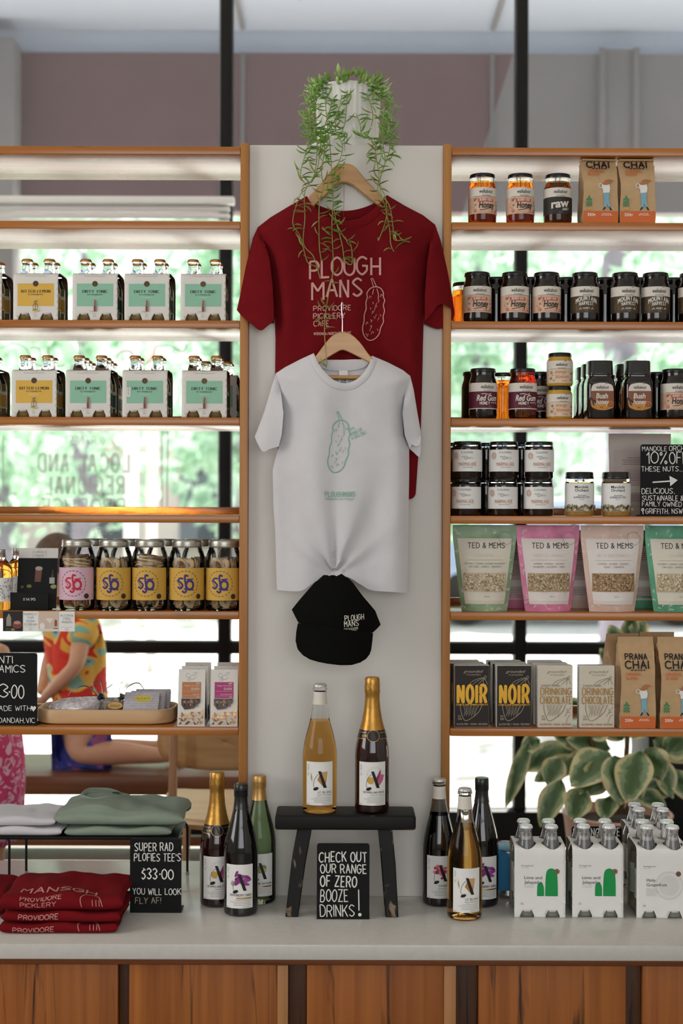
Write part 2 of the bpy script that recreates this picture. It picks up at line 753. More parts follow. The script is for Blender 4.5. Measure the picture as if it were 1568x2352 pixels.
def fill(outer, holes=(), step=0.01, rim=None):
    """triangulated 2-D polygon with holes and a grid of inner points"""
    vs, es = [], []

    def loop(pts):
        o = len(vs)
        dense = []
        for i in range(len(pts)):
            a, b = Vector(pts[i]), Vector(pts[(i + 1) % len(pts)])
            n = max(1, int((b - a).length / (rim or step)))
            for k in range(n):
                dense.append(a + (b - a) * k / n)
        vs.extend(dense)
        es.extend((o + i, o + (i + 1) % len(dense)) for i in range(len(dense)))
        return dense
    od = [tuple(p) for p in loop(outer)]
    hd = [[tuple(p) for p in loop(h)] for h in holes]
    x0, x1 = min(p[0] for p in od), max(p[0] for p in od)
    y0, y1 = min(p[1] for p in od), max(p[1] for p in od)
    y, j = y0 + step / 2, 0
    while y < y1:
        x = x0 + (step / 2 if j % 2 else step)
        while x < x1:
            if pip((x, y), od) and not any(pip((x, y), h) for h in hd):
                vs.append(Vector((x, y)))
            x += step
        y += step * 0.87
        j += 1
    rv, re, rf = delaunay_2d_cdt(vs, es, [], 0, 1e-7)[:3]
    out = []
    for f in rf:
        c = sum((rv[i] for i in f), Vector((0, 0))) / len(f)
        if pip(c, od) and not any(pip(c, h) for h in hd):
            out.append(list(f))
    return [tuple(v) for v in rv], out


def spline(pts, n=6, closed=False):
    P = [Vector(p) for p in pts]
    L = len(P)
    out = []
    for i in range(L if closed else L - 1):
        if closed:
            a, b, c, d = P[i - 1], P[i], P[(i + 1) % L], P[(i + 2) % L]
        else:
            a, b, c, d = P[max(i - 1, 0)], P[i], P[i + 1], P[min(i + 2, L - 1)]
        for k in range(n):
            t = k / n
            out.append(0.5 * (2 * b + (c - a) * t + (2 * a - 5 * b + 4 * c - d) * t * t + (3 * b - a - 3 * c + d) * t ** 3))
    if not closed:
        out.append(P[-1])
    return out

# ------------------------------------------------------------------ shared materials
OAK = wood('oak_along', '#bd762c', '#a05c18', '#553012', 'X', 40, 0.26, 0.64, coat=0.12)
OAKV = wood('oak_upright', '#c08648', '#a86c32', '#5f3c20', 'Z', 40, 0.4, 0.66)
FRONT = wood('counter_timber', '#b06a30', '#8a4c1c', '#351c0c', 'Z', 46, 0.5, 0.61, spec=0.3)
FRONTD = wood('counter_timber_shade', '#5a3416', '#3e2410', '#1e110a', 'Z', 46, 0.5, 0.56, spec=0.3)  # recess shade put into a darker copy of the counter timber
FRONTL = wood('counter_timber_lit', '#c08a58', '#a06a38', '#5f3d22', 'Z', 46, 0.5, 0.7)  # lit edges put into a paler copy of the counter timber
WALLW = mat('white_paint', '#e2ddd6', 0.6, var=0.015, vs=6)
STONE = mat('pale_stone', '#d2cec8', 0.22, var=0.03, vs=60, spec=0.5)
BLACK = mat('black_metal', '#0c0c0e', 0.5, var=0.05, spec=0.3)
BLACKF = mat('black_frame', '#0a0a0b', 0.55, var=0.05, spec=0.3)
KRAFTIN = mat('brown_board_inside', '#6b4a33', 0.8)
CARD = mat('pale_card', '#e6e1da', 0.6, var=0.02)
WHITE = mat('white_card', '#f1efec', 0.55, var=0.02)
GLASS = mat('clear_glass', '#fbfdfb', 0.02, trans=1.0, ior=1.2, var=0)
KRAFT = mat('kraft_paper', '#c9a67c', 0.75, var=0.05, vs=60, bump=0.25, bs=120)
BLK = ink('#141312', 0.5)
DK = ink('#3a3836', 0.6)
GRY = ink('#8d8984', 0.6)
CHALKW = ink('#eeece6', 0.7)

# ------------------------------------------------------------------ the room
FL = mat('shop_floor', '#8a8178', 0.45, var=0.08, vs=3)
struct(MB().box((0, -2.4, -0.05), (12, 10.2, 0.1), FL).build('floor'))
CEIL = mat('ceiling_paint', '#efece6', 0.7, var=0.01)
struct(MB().box((0, -2.4, 3.95), (12, 10.2, 0.1), CEIL).build('ceiling'))
m = MB()
for c, d in (((-4.3, -5.5, 1.95), (0.12, 4.0, 3.9)), ((-4.3, 0.95, 1.95), (0.12, 3.4, 3.9)), ((-4.3, -2.1, 0.6), (0.12, 2.8, 1.2)), ((-4.3, -2.1, 3.6), (0.12, 2.8, 0.6))):
    m.box(c, d, WALLW)
struct(m.build('wall_left'))
struct(MB().box((4.3, -2.4, 1.95), (0.12, 10.2, 3.9), WALLW).build('wall_right'))

m = MB()
for c, d in (((-3.3, -7.5, 1.95), (1.9, 0.12, 3.9)), ((3.5, -7.5, 1.95), (1.5, 0.12, 3.9)), ((0.2, -7.5, 0.5), (5.1, 0.12, 1.0)), ((0.2, -7.5, 3.65), (5.1, 0.12, 0.5))):
    m.box(c, d, WALLW)
struct(m.build('wall_front'))

# window wall: frame parts, panes, lettering.  The glass stands 6.0 m from the camera
WY = 6.0 - D0
win = struct(thing('window_1', 'black framed shop window behind the shelves', 'window', (0, WY, 0)))
for k in ('label', 'category'):
    del win[k]


def wpt(px, py, d=6.0):
    p = W(px, py, d)
    return p.x, p.z


GREYMET = mat('grey_metal', '#8d8f90', 0.4, var=0.03)
mull = [wpt(520, 600)[0], wpt(1195, 600)[0]]
for i, x in enumerate([mull[0] - 2 * 1.243, mull[0] - 1.243, mull[0], mull[1], mull[1] + 1.243, mull[1] + 2 * 1.243]):
    mb = MB().box((x, 0, 1.95), (0.05, 0.09, 3.9), BLACKF, 0.003)
    mb.box((x - 0.031 if x < 0 else x - 0.012, 0.06, 1.95), (0.012, 0.03, 3.9), GREYMET)
    mb.build('mullion', win)
zr = wpt(784, 1487)[1]
MB().box((0, 0, zr), (8.4, 0.08, 0.052), BLACKF, 0.004).build('rail', win)
MB().box((0, -0.01, 0.10), (8.4, 0.10, 0.15), BLACKF, 0.004).build('bottom_rail', win)
PANE = pane_glass()
xs = [-4.2, mull[0] - 1.243, mull[0], mull[1], mull[1] + 1.243, 4.2]
for a, b in zip(xs, xs[1:]):
    for z0, z1 in ((0.17, zr - 0.026), (zr + 0.026, 3.9)):
        MB().box(((a + b) / 2, 0, (z0 + z1) / 2), (b - a - 0.04, 0.006, z1 - z0 - 0.002), PANE).build('pane', win)
# frosted lettering on the glass, read from the street (mirrored from inside)
FROST = mat('frosted_vinyl', '#c2c8c4', 0.6, var=0, trans=0.0, alpha=0.62)
mb = MB()
px1 = 6.0 / F
d = Decal(mb, lambda u, v, k: (-u, -0.006 - k, v), 1, 0.0005, du=1)
for t, cx, by, h, wd_, w in (('OUR FINEST', 195, 1022, 20, 90, 0.12), ('LOCAL AND', 193, 1083, 40, 206, 0.2), ('REGIONAL', 195, 1135, 40, 180, 0.2), ('PRODUCE', 192, 1180, 34, 190, 0.16), ('SUPPLIERS', 205, 1226, 16, 110, 0.14)):
    x, z = wpt(cx, by)
    d.text(t, -x, z, h * px1, FROST, w, wd_ * px1, cap=0)
mb.build('window_lettering', win)
mb = MB()
d = Decal(mb, lambda u, v, k: (u, -0.006 - k, v), 1, 0.0005, du=1)
for pts in ([(5, 800), (30, 790), (60, 800), (80, 835), (110, 838), (112, 795)], [(70, 800), (90, 800), (100, 830), (128, 842), (150, 838)], [(180, 785), (184, 825), (170, 842)], [(265, 845), (275, 812), (300, 808), (312, 830), (330, 838), (352, 820), (360, 797), (390, 795), (420, 808), (428, 790)],
            [(8, 1000), (8, 1160), (12, 1240), (30, 1265)], [(372, 1165), (372, 990)], [(384, 1165), (386, 990)]):
    d.line([tuple(wpt(*p)) for p in [tuple(q) for q in spline([Vector((a, b, 0)) for a, b in pts], 5)] ] if False else [wpt(q.x, q.y) for q in spline([Vector((a, b, 0)) for a, b in pts], 5)], 4.5 * px1, FROST, cap=0)
mb.build('window_drawing', win)

# white blind rolled most of the way up, left bay
bx1, bz1 = wpt(527, 462, 5.9)
mb = MB()
BLIND = mat('blind_white', '#f2f0ee', 0.6, var=0.01)
for k in range(5):
    z = bz1 - 0.03 - k * 0.028
    mb.box((-0.9 - 0.5, 0.02, z), (1.82, 0.03, 0.02), BLIND, 0.005)
bl = mb.build('window_blind')
bl.location = (bx1 + 0.49, 5.9 - D0, 0)
tag(bl, 'white slatted blind gathered up high in the left window', 'blind')
MB().box((-1.40, 0, bz1), (1.86, 0.05, 0.03), BLIND, 0.004).build('head_rail', bl)

# ------------------------------------------------------------------ outside: awning, street, trees
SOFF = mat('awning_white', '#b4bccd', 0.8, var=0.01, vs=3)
FAS = mat('fascia_mauve_shade', '#735a5e', 0.8, var=0.03, vs=4)  # fascia tone with the shade put into the colour
FASG = mat('fascia_grey_lit', '#8b8688', 0.8, var=0.03, vs=4)  # sunlit tone of the same fascia, also on the pilaster and left box
PAVE = mat('pale_paving', '#d9d6d0', 0.85, var=0.05, vs=2)
AW = 8.0 - D0
zf0, zf1 = W(784, 487, 8).z, W(784, 122, 8).z
zt = W(784, 68, 8).z
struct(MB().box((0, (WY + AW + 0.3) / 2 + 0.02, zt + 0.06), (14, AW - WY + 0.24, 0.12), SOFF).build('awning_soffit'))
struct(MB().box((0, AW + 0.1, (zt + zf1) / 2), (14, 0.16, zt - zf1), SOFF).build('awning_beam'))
xr = W(1145, 230, 8).x
mb = MB()
mb.prism([(-7, zf0), (W(1112, 335, 8).x - 0.12, zf0), (W(1178, 122, 8).x, zf1), (-7, zf1)], AW, AW + 0.12, FAS)  # diagonal split paints the edge of sun and shade across one fascia
mb.prism([(W(1112, 335, 8).x - 0.12, zf0), (7, zf0), (7, zf1), (W(1178, 122, 8).x, zf1)], AW, AW + 0.12, FASG)
fas = struct(mb.build('awning_fascia'))
mb = MB()
for px in (558, 1130):
    x = W(px, 122, 8).x
    mb.box((x, (WY + AW) / 2, zt - 0.012), (0.025, AW - WY - 0.1, 0.02), mat('seam_grey', '#7d7a80', 0.7))
    mb.box((x, AW - 0.008, (zf0 + zf1) / 2), (0.02, 0.014, zf1 - zf0), mat('seam_grey', '#7d7a80', 0.7))
struct(mb.build('trim_1'))
mb = MB()
xa, xb = W(1376, 300, 8).x, W(1462, 300, 8).x
mb.box(((xa + xb) / 2, AW - 0.01, (zf0 + zf1) / 2 + 0.01), (xb - xa, 0.03, zf1 - zf0 + 0.02), FASG, 0.004)
for x in (xa + 0.01, xb - 0.01):
    mb.box((x, AW - 0.03, (zf0 + zf1) / 2 + 0.012), (0.035, 0.02, zf1 - zf0 + 0.03), FASG, 0.003)
struct(mb.build('trim_2'))
x = W(20, 300, 7.8).x
struct(MB().box((x - 0.35, AW - 0.1, (zf1 + 2.62) / 2), (0.75, 0.2, zf1 - 2.58), FASG, 0.01).build('fascia_shade_box'))  # box added where the fascia only shades off at the left
p = W(687, 66, 7.4)
sp = MB().lathe([(0, -0.045), (0.012, -0.045), (0.012, -0.03), (0.035, -0.028), (0.035, -0.022), (0.01, -0.02), (0.01, -0.005), (0.045, -0.004), (0.045, 0), (0, 0)], GREYMET, 20).build('sprinkler')
sp.location = (p.x, p.y, zt)
tag(sp, 'small grey ceiling sprinkler on the white soffit outside', 'sprinkler')

struct(MB().box((0, 24, -0.06), (70, 42.7, 0.1), PAVE).build('ground'))
HEDGE = patch_mat('foliage_washed_out', ['#8cb596', '#b2d2b8', '#cee4d2', '#e2efe4'], 3.0, 0.7)  # greens paled so that outdoor glare and haze sit in the leaf colour
_nt = HEDGE.node_tree
_tl = _nt.nodes.new('ShaderNodeBsdfTranslucent')
_mx = _nt.nodes.new('ShaderNodeMixShader')
_mx.inputs['Fac'].default_value = 0.55
_pb = _nt.nodes['Principled BSDF']
_nt.links.new(_pb.inputs['Base Color'].links[0].from_socket, _tl.inputs['Color'])
_nt.links.new(_pb.outputs[0], _mx.inputs[1])
_nt.links.new(_tl.outputs[0], _mx.inputs[2])
_nt.links.new(_mx.outputs[0], _nt.nodes['Material Output'].inputs['Surface'])
BARK = mat('bark_mauve', '#8b8492', 0.9, var=0.15, vs=8)


def tree(loc, h, rad, n, trunk, label, seed, leafs=0.34, zc=0.72):
    r = random.Random(seed)
    t = thing('street_tree', label, 'tree', loc, 0, 'trees along the street')
    MB().tube([(0, 0, 0), (0.04, 0, h * 0.3), (-0.03, 0.05, h * 0.55), (0.05, 0, h * 0.8)], [trunk, trunk * 0.85, trunk * 0.7, trunk * 0.4], BARK, 12).build('trunk', t)
    mb = MB()
    for i in range(n):
        while True:
            q = Vector((r.uniform(-1, 1), r.uniform(-1, 1), r.uniform(-1, 1)))
            if 0.25 < q.length < 1:
                break
        c = Vector((q.x * rad, q.y * rad, h * zc + q.z * h * 0.42))
        u = Vector((r.uniform(-1, 1), r.uniform(-1, 1), r.uniform(-1, 1))).normalized()
        v = u.orthogonal().normalized()
        a = leafs * r.uniform(0.6, 1.3)
        mb.add([c - u * a, c + v * a * 0.5, c + u * a, c - v * a * 0.5], [(0, 1, 2, 3)], HEDGE)
    mb.build('crown', t)
    return t


for i, (X, dist, h, rad, n, tr, seed, zc) in enumerate([(2.45, 12.5, 6.4, 1.5, 700, 0.2, 3, 0.76), (-3.1, 17, 5.6, 1.45, 1100, 0.17, 5, 0.6), (-5.2, 22, 7.4, 1.6, 1700, 0.2, 8, 0.53), (-1.5, 22, 7.6, 1.6, 1700, 0.2, 11, 0.53),
                                                        (2.15, 22, 7.6, 1.6, 1700, 0.2, 13, 0.52), (5.8, 22, 7.4, 1.6, 1700, 0.2, 17, 0.53), (4.0, 27, 8.6, 2.2, 1700, 0.2, 19, 0.52), (-0.8, 27, 8.6, 2.2, 1700, 0.2, 23, 0.52)]):
    lab = ['thick mauve grey tree trunk nearest the window, behind the dark honey jars', 'sunlit green tree behind the mirrored window lettering', 'blurred green tree at the far left of the street', 'pale green tree left of the display column beyond the street', 'blurred green tree behind the burgundy and orange label jars',
           'blurred green tree at the far right of the street', 'tall tree in the rear row behind the right shelves', 'tall tree in the rear row behind the display column'][i]
    tree((X, dist - D0, 0), h, rad, n, tr, lab, seed, 0.15 if dist < 18 else 0.2, zc)
# pale buildings and posts across the street
PALE = mat('render_pale', '#d8c9c4', 0.8, var=0.03, vs=1)
bd = thing('shop_building', 'pale pinkish building with white awning across the street', 'building', (-5.5, 32, 0))
MB().box((0, 0, 3.2), (15, 4, 6.4), PALE).build('wall', bd)
MB().box((0, -2.9, 3.1), (14, 1.8, 0.2), WHITE).build('awning', bd)
DKW = mat('dark_window', '#46505c', 0.2, var=0.05)
for k in range(5):
    MB().box((-5.6 + k * 2.7, -2.02, 1.5), (1.6, 0.08, 2.0), DKW).build('window', bd)
bd = thing('low_building', 'pale grey low building behind the trees on the right', 'building', (12.5, 36, 0))
MB().box((0, 0, 2.2), (14, 4, 4.4), mat('render_grey', '#c5c4cc', 0.8, var=0.03, vs=1)).build('wall', bd)
for k in range(4):
    MB().box((-5 + k * 3.2, -2.02, 1.6), (1.8, 0.08, 1.6), DKW).build('window', bd)
for px, dist, w, c, lab in ((300, 11.5, 0.10, WHITE, 'white verandah post outside, left of the pinkish one'), (348, 12.5, 0.085, PALE, 'pinkish verandah post outside, right of the white one')):
    o = MB().box((0, 0, 1.75), (w, w, 3.5), c, 0.008).build('verandah_post')
    o.location = (WX(px, dist), dist - D0, 0)
    tag(o, lab, 'post')
# a parked blue grey car far off, with a red tail light
car = thing('car', 'blurred blue grey car parked across the street on the right', 'car', (WX(1290, 18.2), 18.2 - D0, 0.0))
CARP = mat('car_paint', '#8fa0c0', 0.3, var=0.02, coat=0.6)
ol = spline([Vector(p + (0,)) for p in ((-2.0, 0.35), (-2.1, 0.7), (-1.9, 0.95), (-1.2, 1.05), (-0.7, 1.5), (0.9, 1.52), (1.5, 1.05), (2.0, 0.95), (2.1, 0.6), (2.0, 0.35))], 5)
MB().prism([(q.x, q.y) for q in ol], -0.85, 0.85, CARP, 0.03).build('body', car)
for sx in (-1.3, 1.3):
    for sy in (-0.8, 0.8):
        MB().lathe([(0, -0.1), (0.3, -0.1), (0.33, -0.06), (0.33, 0.06), (0.3, 0.1), (0, 0.1)], BLACK, 24, Matrix.Translation((sx, sy, 0.33)) @ Matrix.Rotation(PI / 2, 4, 'X')).build('wheel', car)
for a, b in ((-0.75, 0.05), (0.15, 0.95)):
    MB().box(((a + b) / 2, -0.86, 1.28), (b - a, 0.02, 0.34), DKW, 0.008).build('side_window', car)
MB().box((1.95, -0.86, 0.8), (0.2, 0.03, 0.2), mat('tail_red', '#e0261c', 0.3, var=0), 0.008).build('tail_light', car)

# bench along the window, boards and a dark base
BEN = wood('bench_timber', '#8a5a3c', '#6e4229', '#402515', 'X', 30, 0.35, 0.66)
bn = thing('window_bench', 'long brown timber bench below the left window', 'bench', (-1.75, 5.24 - D0, 0))
MB().box((0, 0.24, 0.415), (3.4, 0.48, 0.07), BEN, 0.004).build('seat_board', bn)
MB().box((0, 0.06, 0.2), (3.4, 0.04, 0.035), BEN, 0.003).build('lower_rail', bn)
for x in (-1.5, 0.0, 1.62):
    MB().box((x, 0.24, 0.19), (0.06, 0.4, 0.38), BLACKF, 0.003).build('leg', bn)

# ------------------------------------------------------------------ shelving, column, counter
VT = [-826.8, -655.0, -427.5, -204.5, 19.5, 241.0, 507.5]
Z = [ZC - v * D0 / F for v in VT]
SH = 0.0190
DEP = 0.275
XL0, XL1 = -1.38, WX(550, D0, 1000)
XR0, XR1 = WX(1035, D0, 1000), 1.38


def shelving(name, label, x0, x1, cx_out):
    t = thing(name, label, 'shelving', ((x0 + x1) / 2, 0, 0.5))
    w = x1 - x0
    for z in [q - 0.0004 for q in Z]:
        sh = MB().box((0, DEP / 2, z - 0.5 - SH / 2), (w - 0.001, DEP, SH), OAK, 0.0012).build('shelf', t)
        if z < Z[0]:
            MB().box((0, DEP - 0.009, z - 0.5 + 0.0095), (w - 0.001, 0.018, 0.0185), OAK, 0.001).build('back_lip', sh)
    MB().box((cx_out - (x0 + x1) / 2, DEP / 2, (Z[0] - 0.5) / 2 + 0.003), (0.02, DEP, Z[0] - 0.494), OAKV, 0.0015).build('upright', t)
    return t


shelving('shelving_unit', 'open oak shelving with seven boards left of the white column', XL0, XL1, XL0 - 0.0105)
shelving('shelving_unit', 'open oak shelving with seven boards right of the white column', XR0, XR1, XR1 + 0.0105)
ux0, ux1 = WX(550, D0, 1000), WX(569.5, D0, 1000)
vx0, vx1 = WX(1016.5, D0, 1000), WX(1035, D0, 1000)
zt_ = ZC + 834.5 * D0 / F
c = thing('display_column', 'white display panel between two oak uprights above the counter', 'display column', ((ux0 + vx1) / 2, 0, 0.5))
cx = (ux0 + vx1) / 2
MB().box(((ux0 + ux1) / 2 - cx, DEP / 2, (zt_ - 0.5) / 2), (ux1 - ux0, DEP, zt_ - 0.5), OAKV, 0.0015).build('upright', c)
MB().box(((vx0 + vx1) / 2 - cx, DEP / 2, (zt_ - 0.5) / 2), (vx1 - vx0, DEP, zt_ - 0.5), OAKV, 0.0015).build('upright', c)
PY = 0.018
MB().box(((ux1 + vx0) / 2 - cx, PY + 0.009, (zt_ - 0.5) / 2), (vx0 - ux1 - 0.001, 0.018, zt_ - 0.5), WALLW).build('front_panel', c)
MB().box(((ux1 + vx0) / 2 - cx, DEP - 0.009, (zt_ - 0.55) / 2), (vx0 - ux1 - 0.001, 0.018, zt_ - 0.55), WALLW).build('back_panel', c)
MB().box(((ux1 + vx0) / 2 - cx, DEP / 2 + 0.008, zt_ - 0.5 - 0.013), (vx0 - ux1 - 0.001, DEP - 0.055, 0.018), WALLW).build('top_board', c)
ZPOT = zt_ - 0.004

CF, CB = -0.368, 0.357
ct = MB().box((0, (CF + CB) / 2, -0.0165), (2.9, CB - CF, 0.033), STONE, 0.002).build('worktop')
ct.location = (0, 0, 0.4996)
tag(ct, 'pale stone counter top running across the whole picture', 'counter top')
cb = thing('counter_cabinet', 'vertical grained timber cabinet front below the stone top', 'cabinet', (0, 0, 0))
dF = 3.082
MB().box((0, dF - D0 + 0.18 + 0.012, 0.4575), (2.88, 0.36, 0.017), wood('counter_edge', '#8a4c22', '#6f3c1a', '#3a2010', 'X', 40, 0.45, 0.66), 0.001).build('top_rail', cb)
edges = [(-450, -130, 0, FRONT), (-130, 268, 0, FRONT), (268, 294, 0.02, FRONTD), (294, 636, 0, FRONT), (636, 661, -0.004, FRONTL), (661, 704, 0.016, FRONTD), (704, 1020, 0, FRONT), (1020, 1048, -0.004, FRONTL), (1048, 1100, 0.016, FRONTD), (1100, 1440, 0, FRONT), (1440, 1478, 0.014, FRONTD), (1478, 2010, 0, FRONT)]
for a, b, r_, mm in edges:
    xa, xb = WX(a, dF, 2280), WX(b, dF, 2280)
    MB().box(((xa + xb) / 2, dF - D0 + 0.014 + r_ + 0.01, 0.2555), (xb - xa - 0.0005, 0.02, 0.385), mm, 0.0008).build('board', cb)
MB().box((0, 0.03, 0.255), (2.84, 0.6, 0.385), FRONTD).build('carcass', cb)
MB().box((0, 0.0, 0.031), (2.84, 0.62, 0.06), BLACK).build('plinth', cb)

# ------------------------------------------------------------------ goods on the shelves
S1 = (D0 + 0.03) / F        # metres per photo pixel at the fronts of the goods
LIDB = mat('black_lid', '#0f0f10', 0.28, var=0.02, coat=0.3)
HON = mat('honey_amber', '#e8691a', 0.04, trans=1.0, ior=1.38, var=0)
HOND = mat('honey_dark', '#5a2409', 0.06, trans=0.85, ior=1.4, var=0)
HONB = mat('honey_black_shaded', '#150c08', 0.09, var=0, coat=0.6)  # near black puts the shade of the crowded rows into the honey colour
HONR = mat('honey_red', '#a5330f', 0.05, trans=0.95, ior=1.4, var=0)
CREAMY = mat('creamed_honey', '#c79a3c', 0.15, var=0.05, coat=0.5)
LAB = mat('label_cream', '#e4dcd0', 0.6, var=0)
PEACH = ink('#e0bba0')
REDI = ink('#c65a48')
BROWNI = ink('#5a4632')


def sx(px, d=D0 + 0.045):
    return WX(px, d)


def jar_body(root, prof, m):
    return MB().lathe(prof, m, 40).build('glass_body', root)


def screw_lid(root, r, z0, z1, m=LIDB, name='lid', ridges=False):
    prof = [(0, z0), (r * 0.985, z0), (r, z0 + 0.001), (r, z0 + (z1 - z0) * 0.25), (r * 0.975, z0 + (z1 - z0) * 0.35), (r * 0.975, z1 - 0.003), (r * 0.94, z1 - 0.0006), (r * 0.9, z1), (r * 0.84, z1 - 0.001), (0, z1 - 0.001)]
    return MB().lathe(prof, m, 40).build(name, root)


def wrap(root, r, z0, sc=S1, a=0.0, name='label'):
    mb = MB()
    return mb, Decal(mb, cyl(r, z0, a), sc, 0.0004, 0.00012)


def walkabout(d, v, w=34, u=0):
    d.font('walkabout', u, v, w * 0.27, BLK, w, shear=0.15, bold=0.012)
    d.disc(u + w * 0.3, v + w * 0.43, 1.6, GRY, 2.4)
    d.text('APIARIES', u + 1, v - 7, 3.2, GRY, 0.16, w * 0.64, cap=0)


def flower(d, u, v, r, m, n=6):
    for k in range(n):
        a = 2 * PI * k / n
        d.disc(u + r * 0.6 * math.cos(a), v + r * 0.6 * math.sin(a), r * 0.42, m, r * 0.2, 8, a)
        d.k -= d.step * 0.92
    d.nxt()
    d.disc(u, v, r * 0.25, LAB, n=8)


HR, HH = 0.0345, 0.1235


def honey_jar(kind, fillm, topm, label, clear_top=False):
    """500 g honey jar with a black screw lid"""
    t = thing('honey_jar', label, 'jar')
    r = HR
    prof = [(0, 0.001), (r * 0.86, 0.0), (r * 0.96, 0.004), (r, 0.011), (r, 0.079), (r, 0.085), (r * 0.97, 0.092, topm), (r * 0.9, 0.099, topm), (r * 0.855, 0.1045, topm), (r * 0.85, 0.108, GLASS if clear_top else topm), (r * 0.85, 0.1165, GLASS if clear_top else topm), (0, 0.1165, GLASS if clear_top else topm)]
    jar_body(t, prof, fillm)
    screw_lid(t, r * 0.925, 0.1135, HH)
    mb, d = wrap(t, r, 0)
    if kind != 'plain':
        lo, hi = (28, 84)
        hw = 54
        d.rect(-hw, lo - 6, hw, hi - 2, LAB)
        if kind == 'bloody':
            d.rect(-hw, lo - 6, hw, 61, PEACH)
            walkabout(d, 69, 32)
            d.line([(-30, 61.5), (30, 61.5)], 0.7, BROWNI, cap=0)
            d.poly([(-17, 49), (17, 49), (19, 52), (17, 57), (-17, 57), (-19, 52)], REDI)
            d.text('BLOODY GOOD', 0, 51, 5, LAB, 0.17, 27, cap=0)
            d.font('Honey', 2, 35, 14.5, BLK, 36, shear=0.12, bold=0.02)
            d.line([(p.x, p.y) for p in spline([Vector((-14, 30, 0)), Vector((0, 32, 0)), Vector((12, 36, 0)), Vector((18, 33, 0))], 4)], 1.3, BLK, cap=0)
            for (a, b, q, mm) in ((-26, 54, 4, BROWNI), (-21, 57, 2.6, REDI), (-25, 29, 4.6, REDI), (-24, 42, 2.6, BROWNI), (26, 50, 2.6, REDI), (27, 42, 2.4, BLK), (25, 28, 4, REDI), (14, 27, 2.6, REDI), (-12, 26, 2.4, PEACH), (27, 33, 2.5, BROWNI), (-18, 47, 2, REDI), (-29, 36, 2.4, REDI)):
                flower(d, a, b, q, mm)
            d.line([(-18, 24.5), (-8, 26), (0, 24), (10, 25.5), (20, 24)], 0.5, REDI, cap=0)
            d.line([(-30, 38), (-27, 46), (-29, 50)], 0.5, BROWNI, cap=0)
        elif kind == 'raw':
            d.rect(-hw, lo - 6, hw, 61, ink('#2e2823'))
            walkabout(d, 69, 32)
            d.font('raw', 0, 37, 19, LAB, 42, bold=0.035, slope=0.1)
            d.text('HONEY', 12, 30, 5, LAB, 0.16, 15, cap=0, slope=0.12)
            d.font('500g', 0, 24.5, 3, GRY)
        elif kind == 'mountain':
            d.rect(-hw, lo - 6, hw, 60, ink('#4a3a26'))
            rr = random.Random(4)
            for q in range(34):
                a, b = rr.uniform(-36, 36), rr.uniform(23, 45)
                d.line([(a, b), (a + rr.uniform(1, 4), b + rr.uniform(6, 14))], 0.8, ink('#7a5f3c'), cap=0, done=False)
            d.nxt()
            walkabout(d, 68, 32)
            d.text('MOUNTAIN', 0, 43, 9.5, LAB, 0.19, 48, cap=5, arc=0.75)
            d.text('HARVEST', 0, 37.5, 7.5, LAB, 0.19, 31, cap=5, arc=0.3)
            d.text('HONEY', 0, 30, 3.4, LAB, 0.2, 15, cap=0)
            for q in (-1, 1):
                d.line([(q * 10, 29), (q * 13, 33), (q * 16, 29)], 1, LAB, cap=0)
            d.font('500g', 0, 24.5, 3, GRY)
        elif kind == 'redgum':
            d.rect(-hw, lo - 4, hw, 62, ink('#5d1530'))
            walkabout(d, 69, 32)
            d.font('Red Gum', 0, 41, 13.5, LAB, 50, shear=0.18, bold=0.028)
            d.text('HONEY', -6, 32, 6.4, LAB, 0.2, 22, cap=0)
            d.line([(p.x, p.y) for p in spline([Vector((-14, 56, 0)), Vector((-6, 57, 0)), Vector((2, 55, 0)), Vector((8, 58, 0))], 4)], 1.3, LAB, cap=0)
            d.line([(p.x, p.y) for p in spline([Vector((8, 37, 0)), Vector((14, 36, 0)), Vector((22, 37, 0)), Vector((25, 33, 0))], 4)], 1.3, LAB, cap=0)
            d.font('500g', 6, 26, 3, GRY)
        mb.build('label', t)
    return t


def stripes_jar(prof, m, root):
    return MB().lathe(prof, m, 36).build('glass_body', root)


def orange_jar(label):
    """small squat jar"""
    t = thing('honey_jar', label, 'jar')
    r = 0.0315
    MB().lathe([(0, 0.001), (r * 0.9, 0), (r, 0.005), (r, 0.058), (r * 0.99, 0.063), (r * 0.9, 0.068), (r * 0.88, 0.074), (0, 0.074)], CREAMY, 36).build('glass_body', t)
    screw_lid(t, r * 0.92, 0.071, 0.081)
    mb, d = wrap(t, r, 0)
    d.rect(-52, 6, 52, 57, LAB)
    d.rect(-52, 6, 52, 38, ink('#e2c9ae'))
    d.line([(-28, 38.5), (28, 38.5)], 0.6, BROWNI, cap=0)
    walkabout(d, 45, 27)
    OR = ink('#d08a5c')
    d.font('orange', -3, 28, 9, OR, 26, shear=0.2, bold=0.004)
    d.font('blossom', 1, 17, 9, OR, 31, shear=0.2, bold=0.004)
    d.font('honey', 6, 9.5, 4.5, OR, 13, shear=0.2)
    for (a, b, q, mm) in ((-24, 30, 3.4, BLK), (-21, 24, 3, OR), (-25, 17, 3.5, BLK), (-18, 12, 3, OR), (24, 28, 4.2, BLK), (25, 20, 3.2, OR), (22, 13, 3.4, BLK), (16, 33, 2, OR)):
        flower(d, a, b, q, mm, 5)
    mb.build('label', t)
    return t


